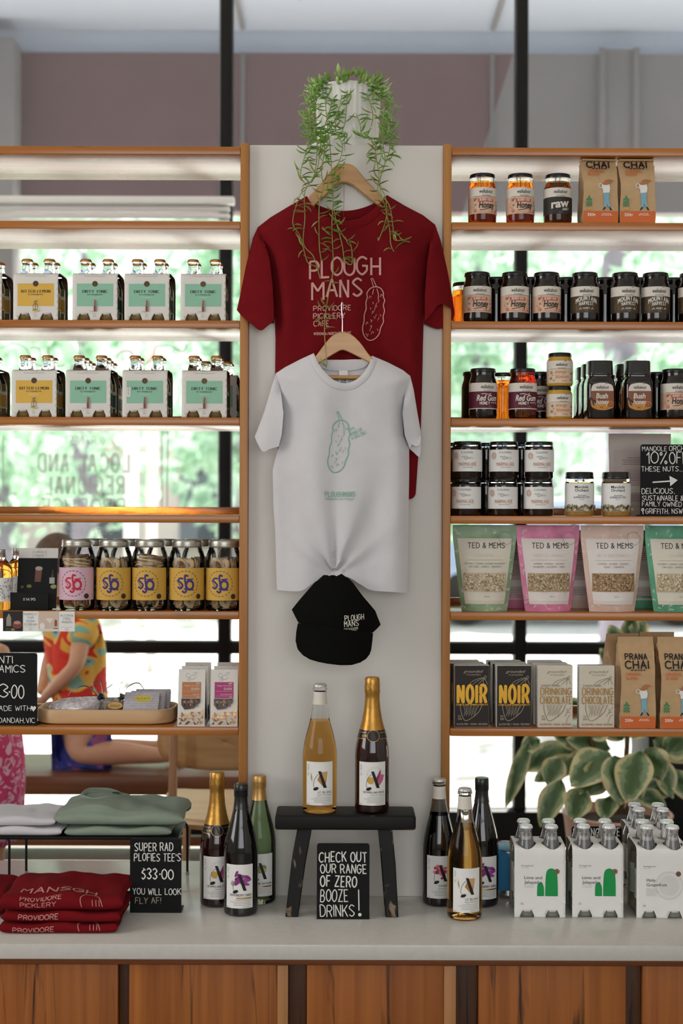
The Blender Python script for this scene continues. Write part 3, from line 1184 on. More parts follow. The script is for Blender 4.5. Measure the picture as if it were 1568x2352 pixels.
def bush_jar(label):
    """squeeze jar, square body and tall black cap"""
    t = thing('honey_jar', label, 'jar')
    r = 0.0345
    MB().lathe([(0, 0.001), (r * 0.9, 0), (r, 0.006), (r, 0.078), (r * 0.99, 0.088), (r * 0.92, 0.098), (r * 0.84, 0.103), (r * 0.86, 0.107), (r * 0.82, 0.111), (0, 0.112)], HONB, 48, None, 0.6).build('glass_body', t)
    cr = 0.0315
    MB().lathe([(0, 0.108), (cr * 0.96, 0.1085), (cr, 0.110), (cr, 0.1125), (cr * 0.985, 0.1135), (cr * 0.975, 0.140), (cr * 0.94, 0.1425), (0, 0.1425)], mat('grey_black_cap', '#242424', 0.22, var=0.02, coat=0.5), 40, None, 0.25).build('cap', t)
    mb = MB()
    d = Decal(mb, lambda u, v, k: (u, -r * 0.995 - k + 1.6 * max(0, abs(u) - 0.024) ** 1.5, v), S1, 0.0005)
    up = [(q.x, q.y) for q in spline([Vector(p + (0,)) for p in ((-26, 64), (-22, 77), (-8, 82), (8, 82), (22, 77), (26, 64))], 4)]
    dn = [(q.x, q.y) for q in spline([Vector(p + (0,)) for p in ((26, 64), (27, 40), (25, 26), (8, 20), (-10, 20.5), (-24, 27), (-27, 40), (-26, 64))], 4)]
    d.poly(up + dn[1:-1], ink('#8a5236'))
    d.poly([(-27, 42), (-24, 27), (-10, 20.7), (8, 20.2), (25, 26), (26, 36), (14, 33), (0, 39), (-14, 34)], ink('#c88b3a'))
    d.poly(up, LAB)
    d.disc(18, 34, 9, ink('#b5642f'), 7)
    walkabout(d, 69, 29)
    d.font('Bush', -1, 47, 12, LAB, 27, shear=0.12, bold=0.03)
    d.font('honey', 0, 34, 11, LAB, 29, shear=0.12, bold=0.03)
    for a, b, q in ((-24, 45, 0.6), (-19, 41, 0.9), (-21, 35, 0.4)):
        d.disc(a, b, 5.5, BLK, 1.6, 10, q + 1.6)
    flower(d, 20, 32, 4, BROWNI)
    d.line([(8, 22), (16, 28), (24, 30)], 0.7, BROWNI, cap=0)
    d.font('400g', -2, 25, 3, BROWNI)
    mb.build('label', t)
    return t


TY = 0.045       # centre depth of the front jars
# top row, right: three jars and two bags
ja = honey_jar('bloody', HONR, HON, 'x', True)
jb = honey_jar('raw', HOND, HOND, 'x', True)
put(ja, (sx(1105), TY, Z[1]), 0.16, 'first of two amber honey jars with peach floral labels on the top right shelf')
put(ja, (sx(1192), TY, Z[1]), 0.14, 'second amber honey jar with a peach floral label, beside the black labelled jar')
put(jb, (sx(1278), TY, Z[1]), 0.05, 'honey jar with black and cream label between an amber jar and kraft bags')
# second row, right: dark jars, three deep
j1 = honey_jar('bloody', HONB, HONB, 'x')
j2 = honey_jar('mountain', HONB, HONB, 'x')
jp = honey_jar('plain', HONB, HONB, 'x')
jo = honey_jar('plain', HON, HON, 'x', True)
ORD = ['first', 'second', 'third', 'fourth']
for i, px in enumerate((1094, 1180, 1253)):
    put(j1, (sx(px), TY, Z[2]), (0.1, 0.12, 0.16)[i], ORD[i] + ' dark honey jar from the column with peach floral label, second right shelf')
for i, px in enumerate((1341, 1433, 1503, 1588)):
    put(j2, (sx(px), TY, Z[2]), (-0.05, 0.08, 0.06, 0)[i], ('first dark honey jar with brown mountain style label, beside the peach labels', 'second dark honey jar with brown mountain style label, before the tree trunk', 'third dark honey jar with brown mountain style label, right of the trunk', 'dark honey jar with brown label cut off by the right picture edge')[i])
for px in (1138, 1216, 1297, 1387, 1468, 1545):
    put(jp, (WX(px, D0 + 0.125), 0.125, Z[2]), 0, 'dark honey jar in the back row of the second right shelf', 'back row of dark honey jars')
put(jo, (WX(1066, D0 + 0.20), 0.205, Z[2]), 0, 'orange glowing honey jar peeping out behind the first peach labelled dark jar')
# third row, right
jr = honey_jar('redgum', HONB, HONB, 'x')
jr2 = honey_jar('redgum', HOND, HONR, 'x')
put(jr, (sx(1108), TY, Z[3]), 0.22, 'dark honey jar with burgundy label nearest the display column')
put(jr2, (sx(1199), TY, Z[3]), 0.14, 'redder honey jar with burgundy label, left of the stacked small jars')
put(jo, (WX(1153, D0 + 0.16), 0.16, Z[3]), 0, 'bright orange honey jar standing behind the two burgundy labelled jars')
put(jp, (WX(1090, D0 + 0.13), 0.13, Z[3]), 0, 'dark jar half hidden behind the burgundy label jar by the column')
put(jr, (WX(1237, D0 + 0.135), 0.135, Z[3]), 0.2, 'burgundy labelled jar in the shade behind the small stacked jars')
jq = orange_jar('x')
put(jq, (sx(1283), TY, Z[3]), 0.12, 'lower of two stacked small honey jars with blossom labels')
put(jq, (sx(1284), TY, Z[3] + 0.081), 0.0, 'upper of two stacked small honey jars with blossom labels')
jk = bush_jar('x')
put(jk, (sx(1375), TY, Z[3]), 0.03, 'left square honey jar with tall grey cap and arched label')
put(jk, (sx(1461), TY, Z[3]), 0.0, 'right square honey jar with tall grey cap and arched label')
put(jk, (WX(1362, D0 + 0.125), 0.125, Z[3]), 0, 'tall capped dark jar behind the left square honey jar')
put(jk, (WX(1349, D0 + 0.205), 0.205, Z[3]), 0, 'rearmost tall capped dark jar behind the left square honey jar')
put(jk, (WX(1440, D0 + 0.125), 0.125, Z[3]), 0, 'tall capped dark jar behind the right square honey jar')
put(jo, (WX(1412, D0 + 0.215), 0.215, Z[3]), 0, 'orange honey jar glowing in the gap between the square jars')
put(j1, (sx(1548), TY, Z[3]), 0.08, 'honey jar with peach floral label cut by the right edge, third right shelf')
put(jp, (WX(1507, D0 + 0.13), 0.13, Z[3]), 0, 'dark unlabelled jar between the right square jar and the cut off jar')

# fourth row, right: marmalade stacked two high, almond butter, pouch, sign
MRM = mat('marmalade_dark', '#1d120c', 0.1, var=0.02, coat=0.6)
ORI = ink('#c98a63')


def marmalade(label):
    t = thing('marmalade_jar', label, 'jar')
    r = 0.0365
    MB().lathe([(0, 0.001), (r * 0.92, 0), (r, 0.004), (r, 0.072), (r * 0.98, 0.077), (r * 0.94, 0.080, GLASS), (r * 0.93, 0.084, GLASS), (0, 0.084, GLASS)], MRM, 40).build('glass_body', t)
    screw_lid(t, r * 0.965, 0.0815, 0.0905)
    mb, d = wrap(t, r, 0)
    d.rect(-50, 16, 50, 66, WHITE)
    d.text('PLOUGHMANS', 1, 57, 5, GRY, 0.1, 28, cap=0)
    d.ring(-2, 47.5, 4.2, 0.7, GRY, 20)
    d.ring(-2, 47.5, 2.2, 0.7, GRY, 16)
    d.disc(-9, 50, 2.4, GRY, 0.9, 8, 0.4)
    d.font('&Co', 8, 45, 4.5, GRY, shear=0.3)
    d.text('MARMALADE', 2, 29, 7.4, ORI, 0.11, 41, cap=0)
    d.small(2, 25, 30, 1, 2, 1.0, GRY)
    d.ring(-26, 52, 5.5, 1.0, ORI, 20, ry=1.25)
    d.ring(-26, 52, 2.8, 1.0, ORI, 14, ry=1.25)
    mb.build('label', t)
    return t


mj = marmalade('x')
for i, px in enumerate((1072.5, 1156, 1237)):
    w_ = ('nearest the display column', 'in the middle of the stacks', 'right end beside the almond jars')[i]
    put(mj, (sx(px - (2, 2, 1)[i]), TY, Z[4]), (-0.22, -0.1, -0.05)[i], 'lower white labelled marmalade jar, ' + w_)
    put(mj, (sx(px), TY + 0.001, Z[4] + 0.0905), (-0.12, -0.02, 0.05)[i], 'upper white labelled marmalade jar, ' + w_)
for px in (1040, 1117, 1198):
    for k in (0, 1):
        put(mj, (WX(px, D0 + 0.128), 0.128, Z[4] + 0.0905 * k), 2.6, 'dark marmalade jar turned backwards in the rear stacks', 'rear stacked marmalade jars')


def almond(label):
    t = thing('almond_butter_jar', label, 'jar')
    r = 0.0355
    BUT = mat('nut_butter', '#a98348', 0.25, var=0.12, vs=80, coat=0.6)
    MB().lathe([(0, 0.001), (r * 0.92, 0), (r, 0.004), (r, 0.076), (r * 0.985, 0.081, mat('nut_oil', '#e0b84a', 0.05, trans=0.7, var=0)), (r * 0.93, 0.085, GLASS), (r * 0.92, 0.092, GLASS), (0, 0.092, GLASS)], BUT, 40).build('glass_body', t)
    screw_lid(t, r * 0.975, 0.0905, 0.1075)
    mb, d = wrap(t, r, 0)
    d.rect(-50, 10, 50, 75, WHITE)
    d.rect(-50, 10, 50, 20, ink('#a89a7c'))
    d.font('Mandolé', 0, 63.5, 6.4, BLK, 31, bold=0.01)
    d.font('Orchard', 0, 56, 6.4, BLK, 31, bold=0.01)
    d.font('Australian', 0, 46, 3.6, DK, 19, shear=0.35)
    d.text('ALMOND BUTTER', 0, 41, 3.6, DK, 0.14, 36, cap=0)
    d.small(0, 37.5, 14, 1, 2, 1.0, GRY)
    rr = random.Random(5)
    for k in range(46):
        u = rr.uniform(-40, 40)
        d.disc(u, 17 + rr.uniform(0, 11) * (1 - abs(u % 16 - 8) / 14), rr.uniform(3, 5.5), ink(rr.choice(('#59593a', '#7d7a4e', '#96906a', '#3f4029'))), 1.5, 8, rr.uniform(0.4, 2.7))
    for k in range(12):
        d.disc(rr.uniform(-36, 36), rr.uniform(13, 18), 3.6, ink(rr.choice(('#cbb892', '#b59c72', '#ddd0b4'))), 2.6, 10, rr.uniform(0, 3))
    mb.build('label', t)
    return t


aj = almond('x')
put(aj, (sx(1330), TY, Z[4]), 0.0, 'left almond butter jar with white leafy label and black lid')
put(aj, (sx(1414), TY, Z[4]), -0.05, 'right almond butter jar with white leafy label, beside the chalk sign')


# ------------------------------------------------------------------ pouches and bags
def pouch_shape(w0, w1, h, dep, topflat=0.86):
    def half(v):
        return (w0 + (w1 - w0) * min(1, v / topflat) ** 0.9) / 2

    def thick(u, v):
        b = dep / 2 * (1 - max(0, v / topflat)) ** 0.55 if v < topflat else 0.0
        b *= min(1, 0.72 + v * 2.2)
        return 0.0015 + b * max(0, 1 - abs(u) ** 2.6)
    return half, thick


def pouch(label, edge, kind, w0=104, w1=146, h=198, dep=0.058, seed=1, back=False, cat='pouch'):
    t = thing('granola_pouch', label, cat)
    half, thick = pouch_shape(w0 * S1, w1 * S1, h * S1, dep)
    H = h * S1
    rr = random.Random(seed)
    ph = [rr.uniform(0, 6) for _ in range(6)]

    def crease(u, v):
        return 0.0012 * math.sin(7 * u + ph[0] + 5 * v) * (0.3 + v) * (1 - abs(u)) + 0.0009 * math.sin(15 * v + ph[1] + 3 * u)

    def P(u, v, sgn, k=0.0):
        y = -sgn * (thick(u, v) + k) + (crease(u, v) if sgn > 0 else 0)
        return (u * half(v), y, v * H)
    mb = MB()
    mb.grid(lambda a, b: P(a * 2 - 1, b, 1), 24, 28, edge)
    mb.grid(lambda a, b: P(1 - a * 2, b, -1), 24, 28, edge)
    n = 24
    mb.add([P(i / n * 2 - 1, 0, 1) for i in range(n + 1)] + [P(i / n * 2 - 1, 0, -1) for i in range(n + 1)], [(i, n + 1 + i, n + 2 + i, i + 1) for i in range(n)], edge)
    for v0 in (-1, 1):
        mb.add([P(v0, i / 28, 1) for i in range(29)] + [P(v0, i / 28, -1) for i in range(29)], [(i, i + 1, 30 + i, 29 + i) for i in range(28)], edge)
    mb.build('bag', t)
    # printing: u in pixels from the centre, v in pixels above the base
    mb = MB()

    def mp(u, v, k):
        vv = min(1, max(0, v / H))
        hu = half(vv)
        uu = max(-1, min(1, u / hu))
        return P(uu, vv, -1 if back else 1, k) if not back else (-P(uu, vv, -1, k)[0], P(uu, vv, -1, k)[1], P(uu, vv, -1, k)[2])
    d = Decal(mb, mp, S1, 0.0006, 0.00015, 0.006)
    LINEW = mat('print_line', '#f4efe6', 0.6, var=0)
    if kind != 'plain':
        for i in range(26):
            u0, v0 = rr.uniform(-w1 / 2 + 8, w1 / 2 - 8), rr.choice((rr.uniform(h * 0.83, h * 0.98), rr.uniform(2, 14), rr.uniform(20, h * 0.8)))
            if 15 < v0 < h * 0.8:
                u0 = rr.choice((-1, 1)) * (half(v0 / h) / S1 - rr.uniform(3, 7))
            L = rr.uniform(8, 20)
            a = rr.uniform(0, PI)
            for q in (-0.25, 0, 0.25):
                d.line([(u0, v0), (u0 + L * 0.6 * math.cos(a + q), min(h - 1, max(1, v0 + L * 0.6 * math.sin(a + q))))], 0.5, LINEW, cap=0, done=False)
        d.nxt()
        win = mat('pouch_panel_' + kind, {'rose': '#e9ded8', 'sage': '#e0d9c8', 'blush': '#ebe3dd'}[kind], 0.5, var=0.01)
        nv = 18
        pts = []
        for j in range(nv + 1):
            v = 17 + (h * 0.845 - 17) * j / nv
            e = half(v / h) / S1 - 10
            pts.append((v, e))
        for (v0, e0), (v1, e1) in zip(pts, pts[1:]):
            n = 16
            q = [(-e0 + 2 * e0 * i / n, v0) for i in range(n + 1)] + [(-e1 + 2 * e1 * i / n, v1) for i in range(n + 1)]
            d._add(q, [(i, i + 1, n + 2 + i, n + 1 + i) for i in range(n)], win)
        d.nxt()
        d.text('TED & MEMS', 4, h * 0.735, 11.5, BLK, 0.14, 84, cap=5)
        d.text({'rose': 'FRUIT FULL GRANOLA', 'sage': 'RAW MUESLI', 'blush': 'NUT & SEED GRANOLA'}[kind], 0, h * 0.635, 6, ink('#d5cdc4'), 0.1, 72 if kind != 'sage' else 40, cap=0)
        d.line([(-42, h * 0.595), (42, h * 0.595)], 0.5, GRY, cap=0)
        lines = {'rose': ('ALMOND   CASHEW   COCONUT', 'CRANBERRY   GOJI BERRY   HONEY'), 'sage': ('COCONUT  CASHEW  ALMOND  MULBERRY', 'CHIA SEED   LINSEED   CINNAMON'), 'blush': ('CASHEW   ALMOND   COCONUT', 'HONEY   CINNAMON')}[kind]
        d.text(lines[0], 0, h * 0.545, 3.6, GRY, 0.13, 72 if kind != 'sage' else 92, cap=0)
        d.text(lines[1], 0, h * 0.51, 3.6, GRY, 0.13, 74 if kind != 'blush' else 46, cap=0)
        e = half(0.33) / S1 - 12
        tone = {'rose': ('#b39a78', '#cdb38e', '#8a6c4c', '#d9c6a4'), 'sage': ('#cbb796', '#dfd0b2', '#a1855e', '#ece2cb'), 'blush': ('#a58561', '#c2a37c', '#755538', '#d2b48c')}[kind]
        d.rect(-e, h * 0.235, e, h * 0.445, ink(tone[0]), nv=4)
        for i in range(330):
            u, v = rr.uniform(-e + 2, e - 2), rr.uniform(h * 0.243, h * 0.437)
            d.disc(u, v, rr.uniform(1.4, 3.4), ink(rr.choice(tone)), rr.uniform(0.9, 2), 6, rr.uniform(0, 3))
            d.k -= d.step * 0.95 if i % 30 else 0
        d.font('350 G', 4, h * 0.17, 3.4, GRY)
        d.ring(w1 / 2 - 25, h * 0.85, 15, 1.6, GRY, 44, 2)
    elif back:
        e = half(0.4) / S1 - 9
        d.rect(-e, 20, e, h * 0.8, mat('pouch_back', '#d8c7c2', 0.55, var=0.02), nv=6)
        d.small(0, h * 0.7, e * 1.4, 4, 5, 1.3, DK, seed=seed)
        d.small(0, h * 0.55, e * 1.6, 7, 4, 1.2, GRY, seed=seed + 1)
        d.rect(-e * 0.5, h * 0.28, e * 0.3, h * 0.36, WHITE)
        d.small(0, h * 0.24, e * 1.6, 4, 4, 1.2, GRY, seed=seed + 2)
    mb.build('printing', t)
    return t


SAGE = mat('pouch_sage', '#93b08c', 0.4, var=0.25, vs=25)
ROSE = mat('pouch_rose', '#df86aa', 0.4, var=0.2, vs=25)
BLUSH = mat('pouch_blush', '#dfc2b2', 0.4, var=0.1, vs=25)
GREEN2 = mat('pouch_green', '#5fa583', 0.4, var=0.25, vs=25)
PY6 = 0.045
for i, (px, e, k, s_, lab, dy) in enumerate(((1114, SAGE, 'sage', 1, 'sage green granola pouch nearest the display column', 0), (1260, ROSE, 'rose', 2, 'bright pink granola pouch between the green and blush pouches', 0.0), (1408, BLUSH, 'blush', 3, 'pale blush granola pouch right of the pink pouch', 0), (1556, GREEN2, 'sage', 4, 'green granola pouch cut off by the right picture edge', 0))):
    p = pouch(lab, e, k, seed=s_)
    p.location = (WX(px, D0 + 0.03), PY6, Z[5])
    p.rotation_euler = (0, 0, (-0.06, 0.05, 0.03, 0.05)[i])
for i, (px, e, lab) in enumerate(((1190, ROSE, 'pink pouch turned round, behind the green and bright pink pouches'), (1335, BLUSH, 'blush pouch turned round, behind the bright pink and blush pouches'), (1478, GREEN2, 'green pouch turned round, behind the blush pouch'))):
    p = pouch(lab, e, 'plain', seed=20 + i, back=True, h=185)
    p.location = (WX(px, D0 + 0.165), 0.165, Z[5])
    p.rotation_euler = (0, 0, PI)
# tall plain pouch on the shelf above, behind the chalk sign
p = pouch('tall pale pouch turned round, behind the almond butter and the chalk sign', mat('pouch_paper', '#ddd3ca', 0.55, var=0.03), 'plain', 138, 148, 196, 0.05, 31, True)
p.location = (WX(1468, D0 + 0.16), 0.16, Z[4])
p.rotation_euler = (0, 0, PI)

ORANGE = ink('#d96a2b')


def chai(label, h=208, w=82, fold=False, full=True, back=False):
    """kraft bag of chai with a folded top"""
    t = thing('chai_bag', label, 'paper bag')
    W_, H, D_ = w * S1, h * S1, 0.058
    top = 0.012

    def dep(v):
        return D_ / 2 * (1 if v < 0.62 else max(0.06, 1 - (v - 0.62) / 0.36))

    def wid(v):
        return W_ / 2 * (1 + 0.03 * math.sin(v * 9))
    rr = random.Random(h)
    mb = MB()
    nv = 22

    def ring(v):
        a, b = wid(v), dep(v)
        g = 0.010 * math.sin(PI * min(1, v * 1.15)) + 0.003 * math.sin(v * 40)
        cr = 0.0008 * math.sin(23 * v)
        return [(-a, -b, v * H), (0, -b + cr, v * H), (a, -b, v * H), (a - g, 0, v * H), (a, b, v * H), (0, b, v * H), (-a, b, v * H), (-a + g, 0, v * H)]
    vs = []
    for j in range(nv + 1):
        vs += ring(j / nv)
    fs = [tuple(range(8))[::-1], tuple(range(nv * 8, nv * 8 + 8))]
    for j in range(nv):
        for i in range(8):
            fs.append((j * 8 + i, j * 8 + (i + 1) % 8, (j + 1) * 8 + (i + 1) % 8, (j + 1) * 8 + i))
    mb.add(vs, fs, KRAFT)
    if fold:
        z = H
        mb.box((0, -0.001, z - 0.001), (W_, 0.03, 0.004), KRAFT, 0.0012)
    mb.build('bag', t, 30)
    mb = MB()
    sg = -1 if back else 1
    d = Decal(mb, lambda u, v, k: (sg * u, -sg * (dep(v / H) + k), v), S1, 0.0013, 0.00016)
    if not back:
        d.rect(-w / 2 + 0.4, 1, w / 2 - 0.4, 27, ORANGE)
        d.font('250g', -21, 15.5, 6.5, WHITE, 19, bold=0.02)
        d.small(14, 20, 28, 2, 3, 1.3, WHITE)
        y = 0
        # walking legs, white shirt, a cup with a splash, a potted plant
        BL_ = ink('#7fb4c9')
        d0, d = d, Decal(mb, lambda u, v, k: (sg * u, -sg * (dep(v / H) + k), v), S1, d.k, 0.00016)
        mp0 = d.mp
        d.mp = lambda u, v, k: mp0(3 * S1 + (u - 3 * S1) * 0.85, 29 * S1 + (v - 29 * S1) * 0.76, k)
        d.poly([(7, 78), (22, 82), (17, 52), (12, 34), (5, 32), (9, 52)], BL_)
        d.poly([(12, 80), (23, 82), (21, 60), (26, 40), (21, 36), (14, 56)], BL_)
        d.poly([(10, 40), (4, 29), (8, 29), (13, 36)], BLK)
        d.poly([(21, 40), (25, 29), (31, 29), (25, 38)], BLK)
        d.poly([(6, 80), (4, 96), (12, 100), (25, 98), (23, 82)], WHITE)
        d.poly([(2, 94), (2, 110), (22, 110), (24, 92), (14, 88)], WHITE)
        d.disc(12, 108, 11, ink('#b5764a'), 4)
        d.poly([(8, 108), (10, 118), (20, 123), (30, 121), (36, 117), (27, 116), (22, 108)], ink('#b5764a'))
        d.ring(-1, 102, 6, 1.6, WHITE, 18)
        d0.k, d = d.k, d0
        d.poly([(-32, 29), (-31, 35), (-22, 35), (-22, 29)], ink('#d9a05a'))
        d.line([(-27, 35), (-27, 56)], 0.9, ink('#3d7d52'), cap=0)
        for a, b, q in ((-31, 46, 0.7), (-23, 46, 2.4), (-31, 53, 0.8), (-23, 53, 2.3), (-27, 58, 1.57), (-31, 40, 0.6), (-23, 40, 2.5)):
            d.disc(a, b, 4, ink('#3d8a5a'), 2.2, 10, q)
        if full:
            d.text('PRANA', -3, 157, 12, BLK, 0.2, 50, cap=5)
            d.text('CHAI', -2, 137, 16, BLK, 0.2, 52, cap=5)
            d.small(0, 132, 48, 1, 3, 2.2, BLK)
            d.text('ORIGINAL', -10, 121, 6, ORANGE, 0.17, 36, cap=0)
            d.text('BLEND', -15, 112, 6, ORANGE, 0.17, 26, cap=0)
        else:
            d.text('CHAI', -2, 130, 15, BLK, 0.2, 50, cap=5)
            d.small(0, 126, 46, 1, 3, 2.2, BLK)
            d.text('ORIGINAL', -7, 118, 6, ORANGE, 0.17, 38, cap=0)
            d.text('BLEND', -14, 110, 6, ORANGE, 0.17, 25, cap=0)
    else:
        d.rect(-w / 2 + 0.4, 1, w / 2 - 0.4, 27, ORANGE)
        d.small(0, 150, 56, 10, 4, 1.2, BROWNI, seed=3)
        d.small(0, 100, 50, 12, 4, 1.2, BROWNI, seed=4)
        d.rect(-24, 34, 24, 48, BROWNI)
    mb.build('printing', t)
    return t


ch = chai('x', 148, 80, True, False)
put(ch, (WX(1374, D0 + 0.01), 0.034, Z[1]), 0.06, 'kraft chai bag beside the black labelled honey jar, top right shelf')
put(ch, (WX(1461, D0 + 0.01), 0.034, Z[1]), 0.0, 'kraft chai bag at the right end of the top right shelf')
ch = chai('x', 207, 80)
put(ch, (WX(1464, D0 + 0.01), 0.034, Z[6]), 0.05, 'tall kraft chai bag beside the cream drinking chocolate, bottom right shelf')
put(ch, (WX(1556, D0 + 0.01), 0.034, Z[6]), 0.04, 'tall kraft chai bag cut off by the right edge, bottom right shelf')
put(ch, (WX(1510, D0 + 0.16), 0.165, Z[6]), 0.0, 'chai bag standing behind and between the two tall front bags')
ch = chai('x', 207, 80, back=True)
put(ch, (WX(1428, D0 + 0.13), 0.12, Z[6]), PI + 0.22, 'chai bag turned round, leaning behind the cream drinking chocolate', tilt=(0.0, 0.0))


def cocoa_box(label, dark):
    t = thing('chocolate_box', label, 'carton')
    w, h, dp = 80 * S1, 142 * S1, 0.034
    MB().box((0, 0, h / 2), (w, dp, h), CARD, 0.0012).build('carton', t)
    mb = MB()
    d = Decal(mb, flat(-dp / 2), S1, 0.0004, 0.00012)
    base = ink('#241c18') if dark else ink('#ddd2bf')
    L_ = ink('#b9ab97') if dark else ink('#7d6b52')
    g = foil('#d9a53f') if dark else foil('#a97c3c')
    d.rect(-39.4, 1, 39.4, 141, base)
    d.font('grounded', 2, 125, 6.5, L_, 42, shear=0.5)
    d.text('PLEASURES', 4, 118.5, 3.4, L_, 0.12, 32, cap=0)

    def ln(*p, w=0.9):
        d.line([(q.x, q.y) for q in spline([Vector(a + (0,)) for a in p], 5)], w, L_, cap=0)
    # a split cocoa pod above and below the words
    ln((-6, 98), (2, 106), (18, 112), (28, 114))
    ln((2, 98), (12, 106), (28, 113))
    ln((14, 98), (22, 106), (29, 112))
    ln((26, 98), (26, 106), (30, 112))
    ln((36, 98), (32, 106), (31, 112))
    ln((28, 114), (30, 118), (33, 116), (31, 112))
    ln((-27, 53), (-25, 36), (-16, 16), (0, 22), (16, 36), (24, 53), w=1.2)
    for a, b in ((-20, -14), (-12, -9), (-4, -3), (5, 3), (14, 9)):
        ln((a, 52), (b - 2, 38), (b - 4, 26), w=0.8)
        ln((a + 3, 52), (b + 1, 40), (b - 1, 30), w=0.6)
    if dark:
        d.text('NOIR', 0, 57, 39, g, 0.18, 64, cap=3)
        d.text('EXQUISITE DARK DRINKING CHOCOLATE', 0, 50.5, 3.6, g, 0.16, 72, cap=0)
    else:
        d.text('EXQUISITE ORIGINAL', -11, 94.5, 4, L_, 0.12, 42, cap=0)
        d.text('DRINKING', 1, 75, 16, g, 0.11, 70, cap=0)
        d.text('CHOCOLATE', 1, 55, 16.5, g, 0.11, 71, cap=0)
        ln((36, 48), (26, 34), (22, 26))
        ln((26, 34), (34, 36))
        ln((28, 37), (26, 44))
        ln((24, 10), (30, 26), (36, 30))
    d.text('7OZ', -29, 24, 4, L_, 0.12, 7, cap=0)
    d.text('200G', -28, 18, 4, L_, 0.12, 9, cap=0)
    d.text('GLUTEN FREE / VEGAN / DELICIOUS', 0, 6, 4, L_, 0.14, 70, cap=0)
    mb.build('printing', t)
    mb = MB()
    d = Decal(mb, lambda u, v, k: (u, -dp / 2 + 0.006 + v, h + k), S1, 0.0003)
    d.small(0, 8, 60, 2, 7, 2.0, GRY)
    mb.build('top_printing', t)
    return t


nb, db = cocoa_box('x', True), cocoa_box('x', False)
for proto, px, nm, rz in ((nb, 1084, 'black chocolate box nearest the column', 0.05), (nb, 1181, 'second black chocolate box, beside the cream boxes', 0.05), (db, 1276, 'cream chocolate box beside the black boxes', 0.03)):
    put(proto, (WX(px, D0 + 0.012), 0.03, Z[6]), rz, nm + ', front row of bottom right shelf')
    for k in (1, 2):
        put(proto, (WX(px - 11 * k, D0 + 0.012 + 0.048 * k), 0.03 + 0.047 * k, Z[6]), rz, nm.replace('box', 'box, same column', 1) + (', one behind the front' if k == 1 else ', rearmost'))
put(db, (WX(1372, D0 + 0.012), 0.03, Z[6]), 0.02, 'cream chocolate box beside the tall kraft chai bag, front row')

# ------------------------------------------------------------------ chalk board signs
BOARD = mat('chalk_board', '#0c0c0d', 0.65, var=0.05, vs=40, spec=0.3)


def board(label, px0, py0, px1, py1, d, z, rz=0.0, name='chalkboard_sign'):
    """black acrylic L sign standing at distance d; returns thing and a decal in photo pixels"""
    s = d / F
    w, h = (px1 - px0) * s, (py1 - py0) * s
    p = W((px0 + px1) / 2, py1, d)
    t = thing(name, label, 'sign', (p.x, p.y, z), rz)
    mb = MB()
    r = 0.006
    ol = []
    for cx_, cz, a0 in ((w / 2 - r, h - r, 0), (-w / 2 + r, h - r, 90)):
        for k in range(5):
            a = R(a0 + 22.5 * k)
            ol.append((cx_ + r * math.cos(a), cz + r * math.sin(a)))
    ol += [(-w / 2, 0), (w / 2, 0)]
    mb.prism(ol, 0, 0.003, BOARD)
    mb.build('board', t)
    MB().box((0, 0.029, 0.0015), (w, 0.052, 0.003), BOARD, 0.001).build('foot', t)
    mb = MB()
    dd = Decal(mb, lambda u, v, k: ((u - (px0 + px1) / 2) * s, -k, (py1 - v) * s), 1, 0.0005, 0.0001, 99)
    dd.sgn = -1
    return t, mb, dd


def chalk(dd, rows, w=0.12, m=CHALKW):
    """rows of (text, left px, baseline py, height px, width px)"""
    for tx, u, v, h, wd_ in rows:
        st, tw = fitted(tx, w if h < 26 else 0.085, h, wd_)
        r = random.Random(len(tx) + int(v))
        last = None
        ja = jb = 0
        for gx, gw, p in st:
            if gx != last:
                ja, jb, last = r.uniform(-0.10, 0.10), r.uniform(-0.5, 0.5), gx
            q = [(u + (a + ja * (b - 4)) / tw * wd_, v - (b + jb) * h / 8) for a, b in p]
            if len(q) == 2 and q[0] == q[1]:
                q[1] = (q[0][0] + 0.2, q[0][1] - h * 0.04)
            dd.line(q, w * h if h < 26 else 0.085 * h, m, 0, 8, False)
        dd.nxt()


t, mb, dd = board('chalkboard sign about zero booze drinks standing under the black stool', 727, 1937, 848, 2111, 3.262, 0.5)
chalk(dd, [('CHECK OUT', 733, 1979, 22, 108), ('OUR RANGE', 736, 2005, 20, 104), ('OF ZERO', 736, 2036, 24, 82), ('BOOZE', 736, 2070, 27, 62), ('DRINKS', 735, 2104, 26, 78)])
dd.line([(823, 2043), (824, 2090)], 2.6, CHALKW)
dd.disc(826, 2100, 4, CHALKW)
mb.build('writing', t)
t, mb, dd = board('chalkboard price sign for tees beside the folded burgundy tees', 298, 1928, 416, 2098, 3.309, 0.5)
chalk(dd, [('SUPER RAD', 309, 1956, 18, 87), ("PLOFIES TEE'S", 308, 1979, 17, 106), ('$33', 326, 2021, 24, 34), ('00', 372, 2020, 22, 25), ('YOU WILL LOOK', 305, 2056, 14, 110)])
chalk(dd, [('FLY AF!', 311, 2076, 13, 58)], m=ink('#b9a892'))
dd.disc(367, 2009, 1.8, CHALKW)
mb.build('writing', t)
t, mb, dd = board('chalkboard sign for handmade ceramics beside the wooden tray, cut by left edge', -72, 1503, 85, 1669, 3.46, Z[6])
chalk(dd, [('AVANTI', -48, 1526, 16, 76), ('CERAMICS', -44, 1547, 16, 101), ('$33', -48, 1605, 30, 66), ('00', 27, 1605, 30, 27), ('HANDMADE WITH', -57, 1635, 11, 128), ('YACKANDANDAH,VIC', -62, 1663, 11, 142)])
dd.disc(22, 1592, 2, CHALKW)
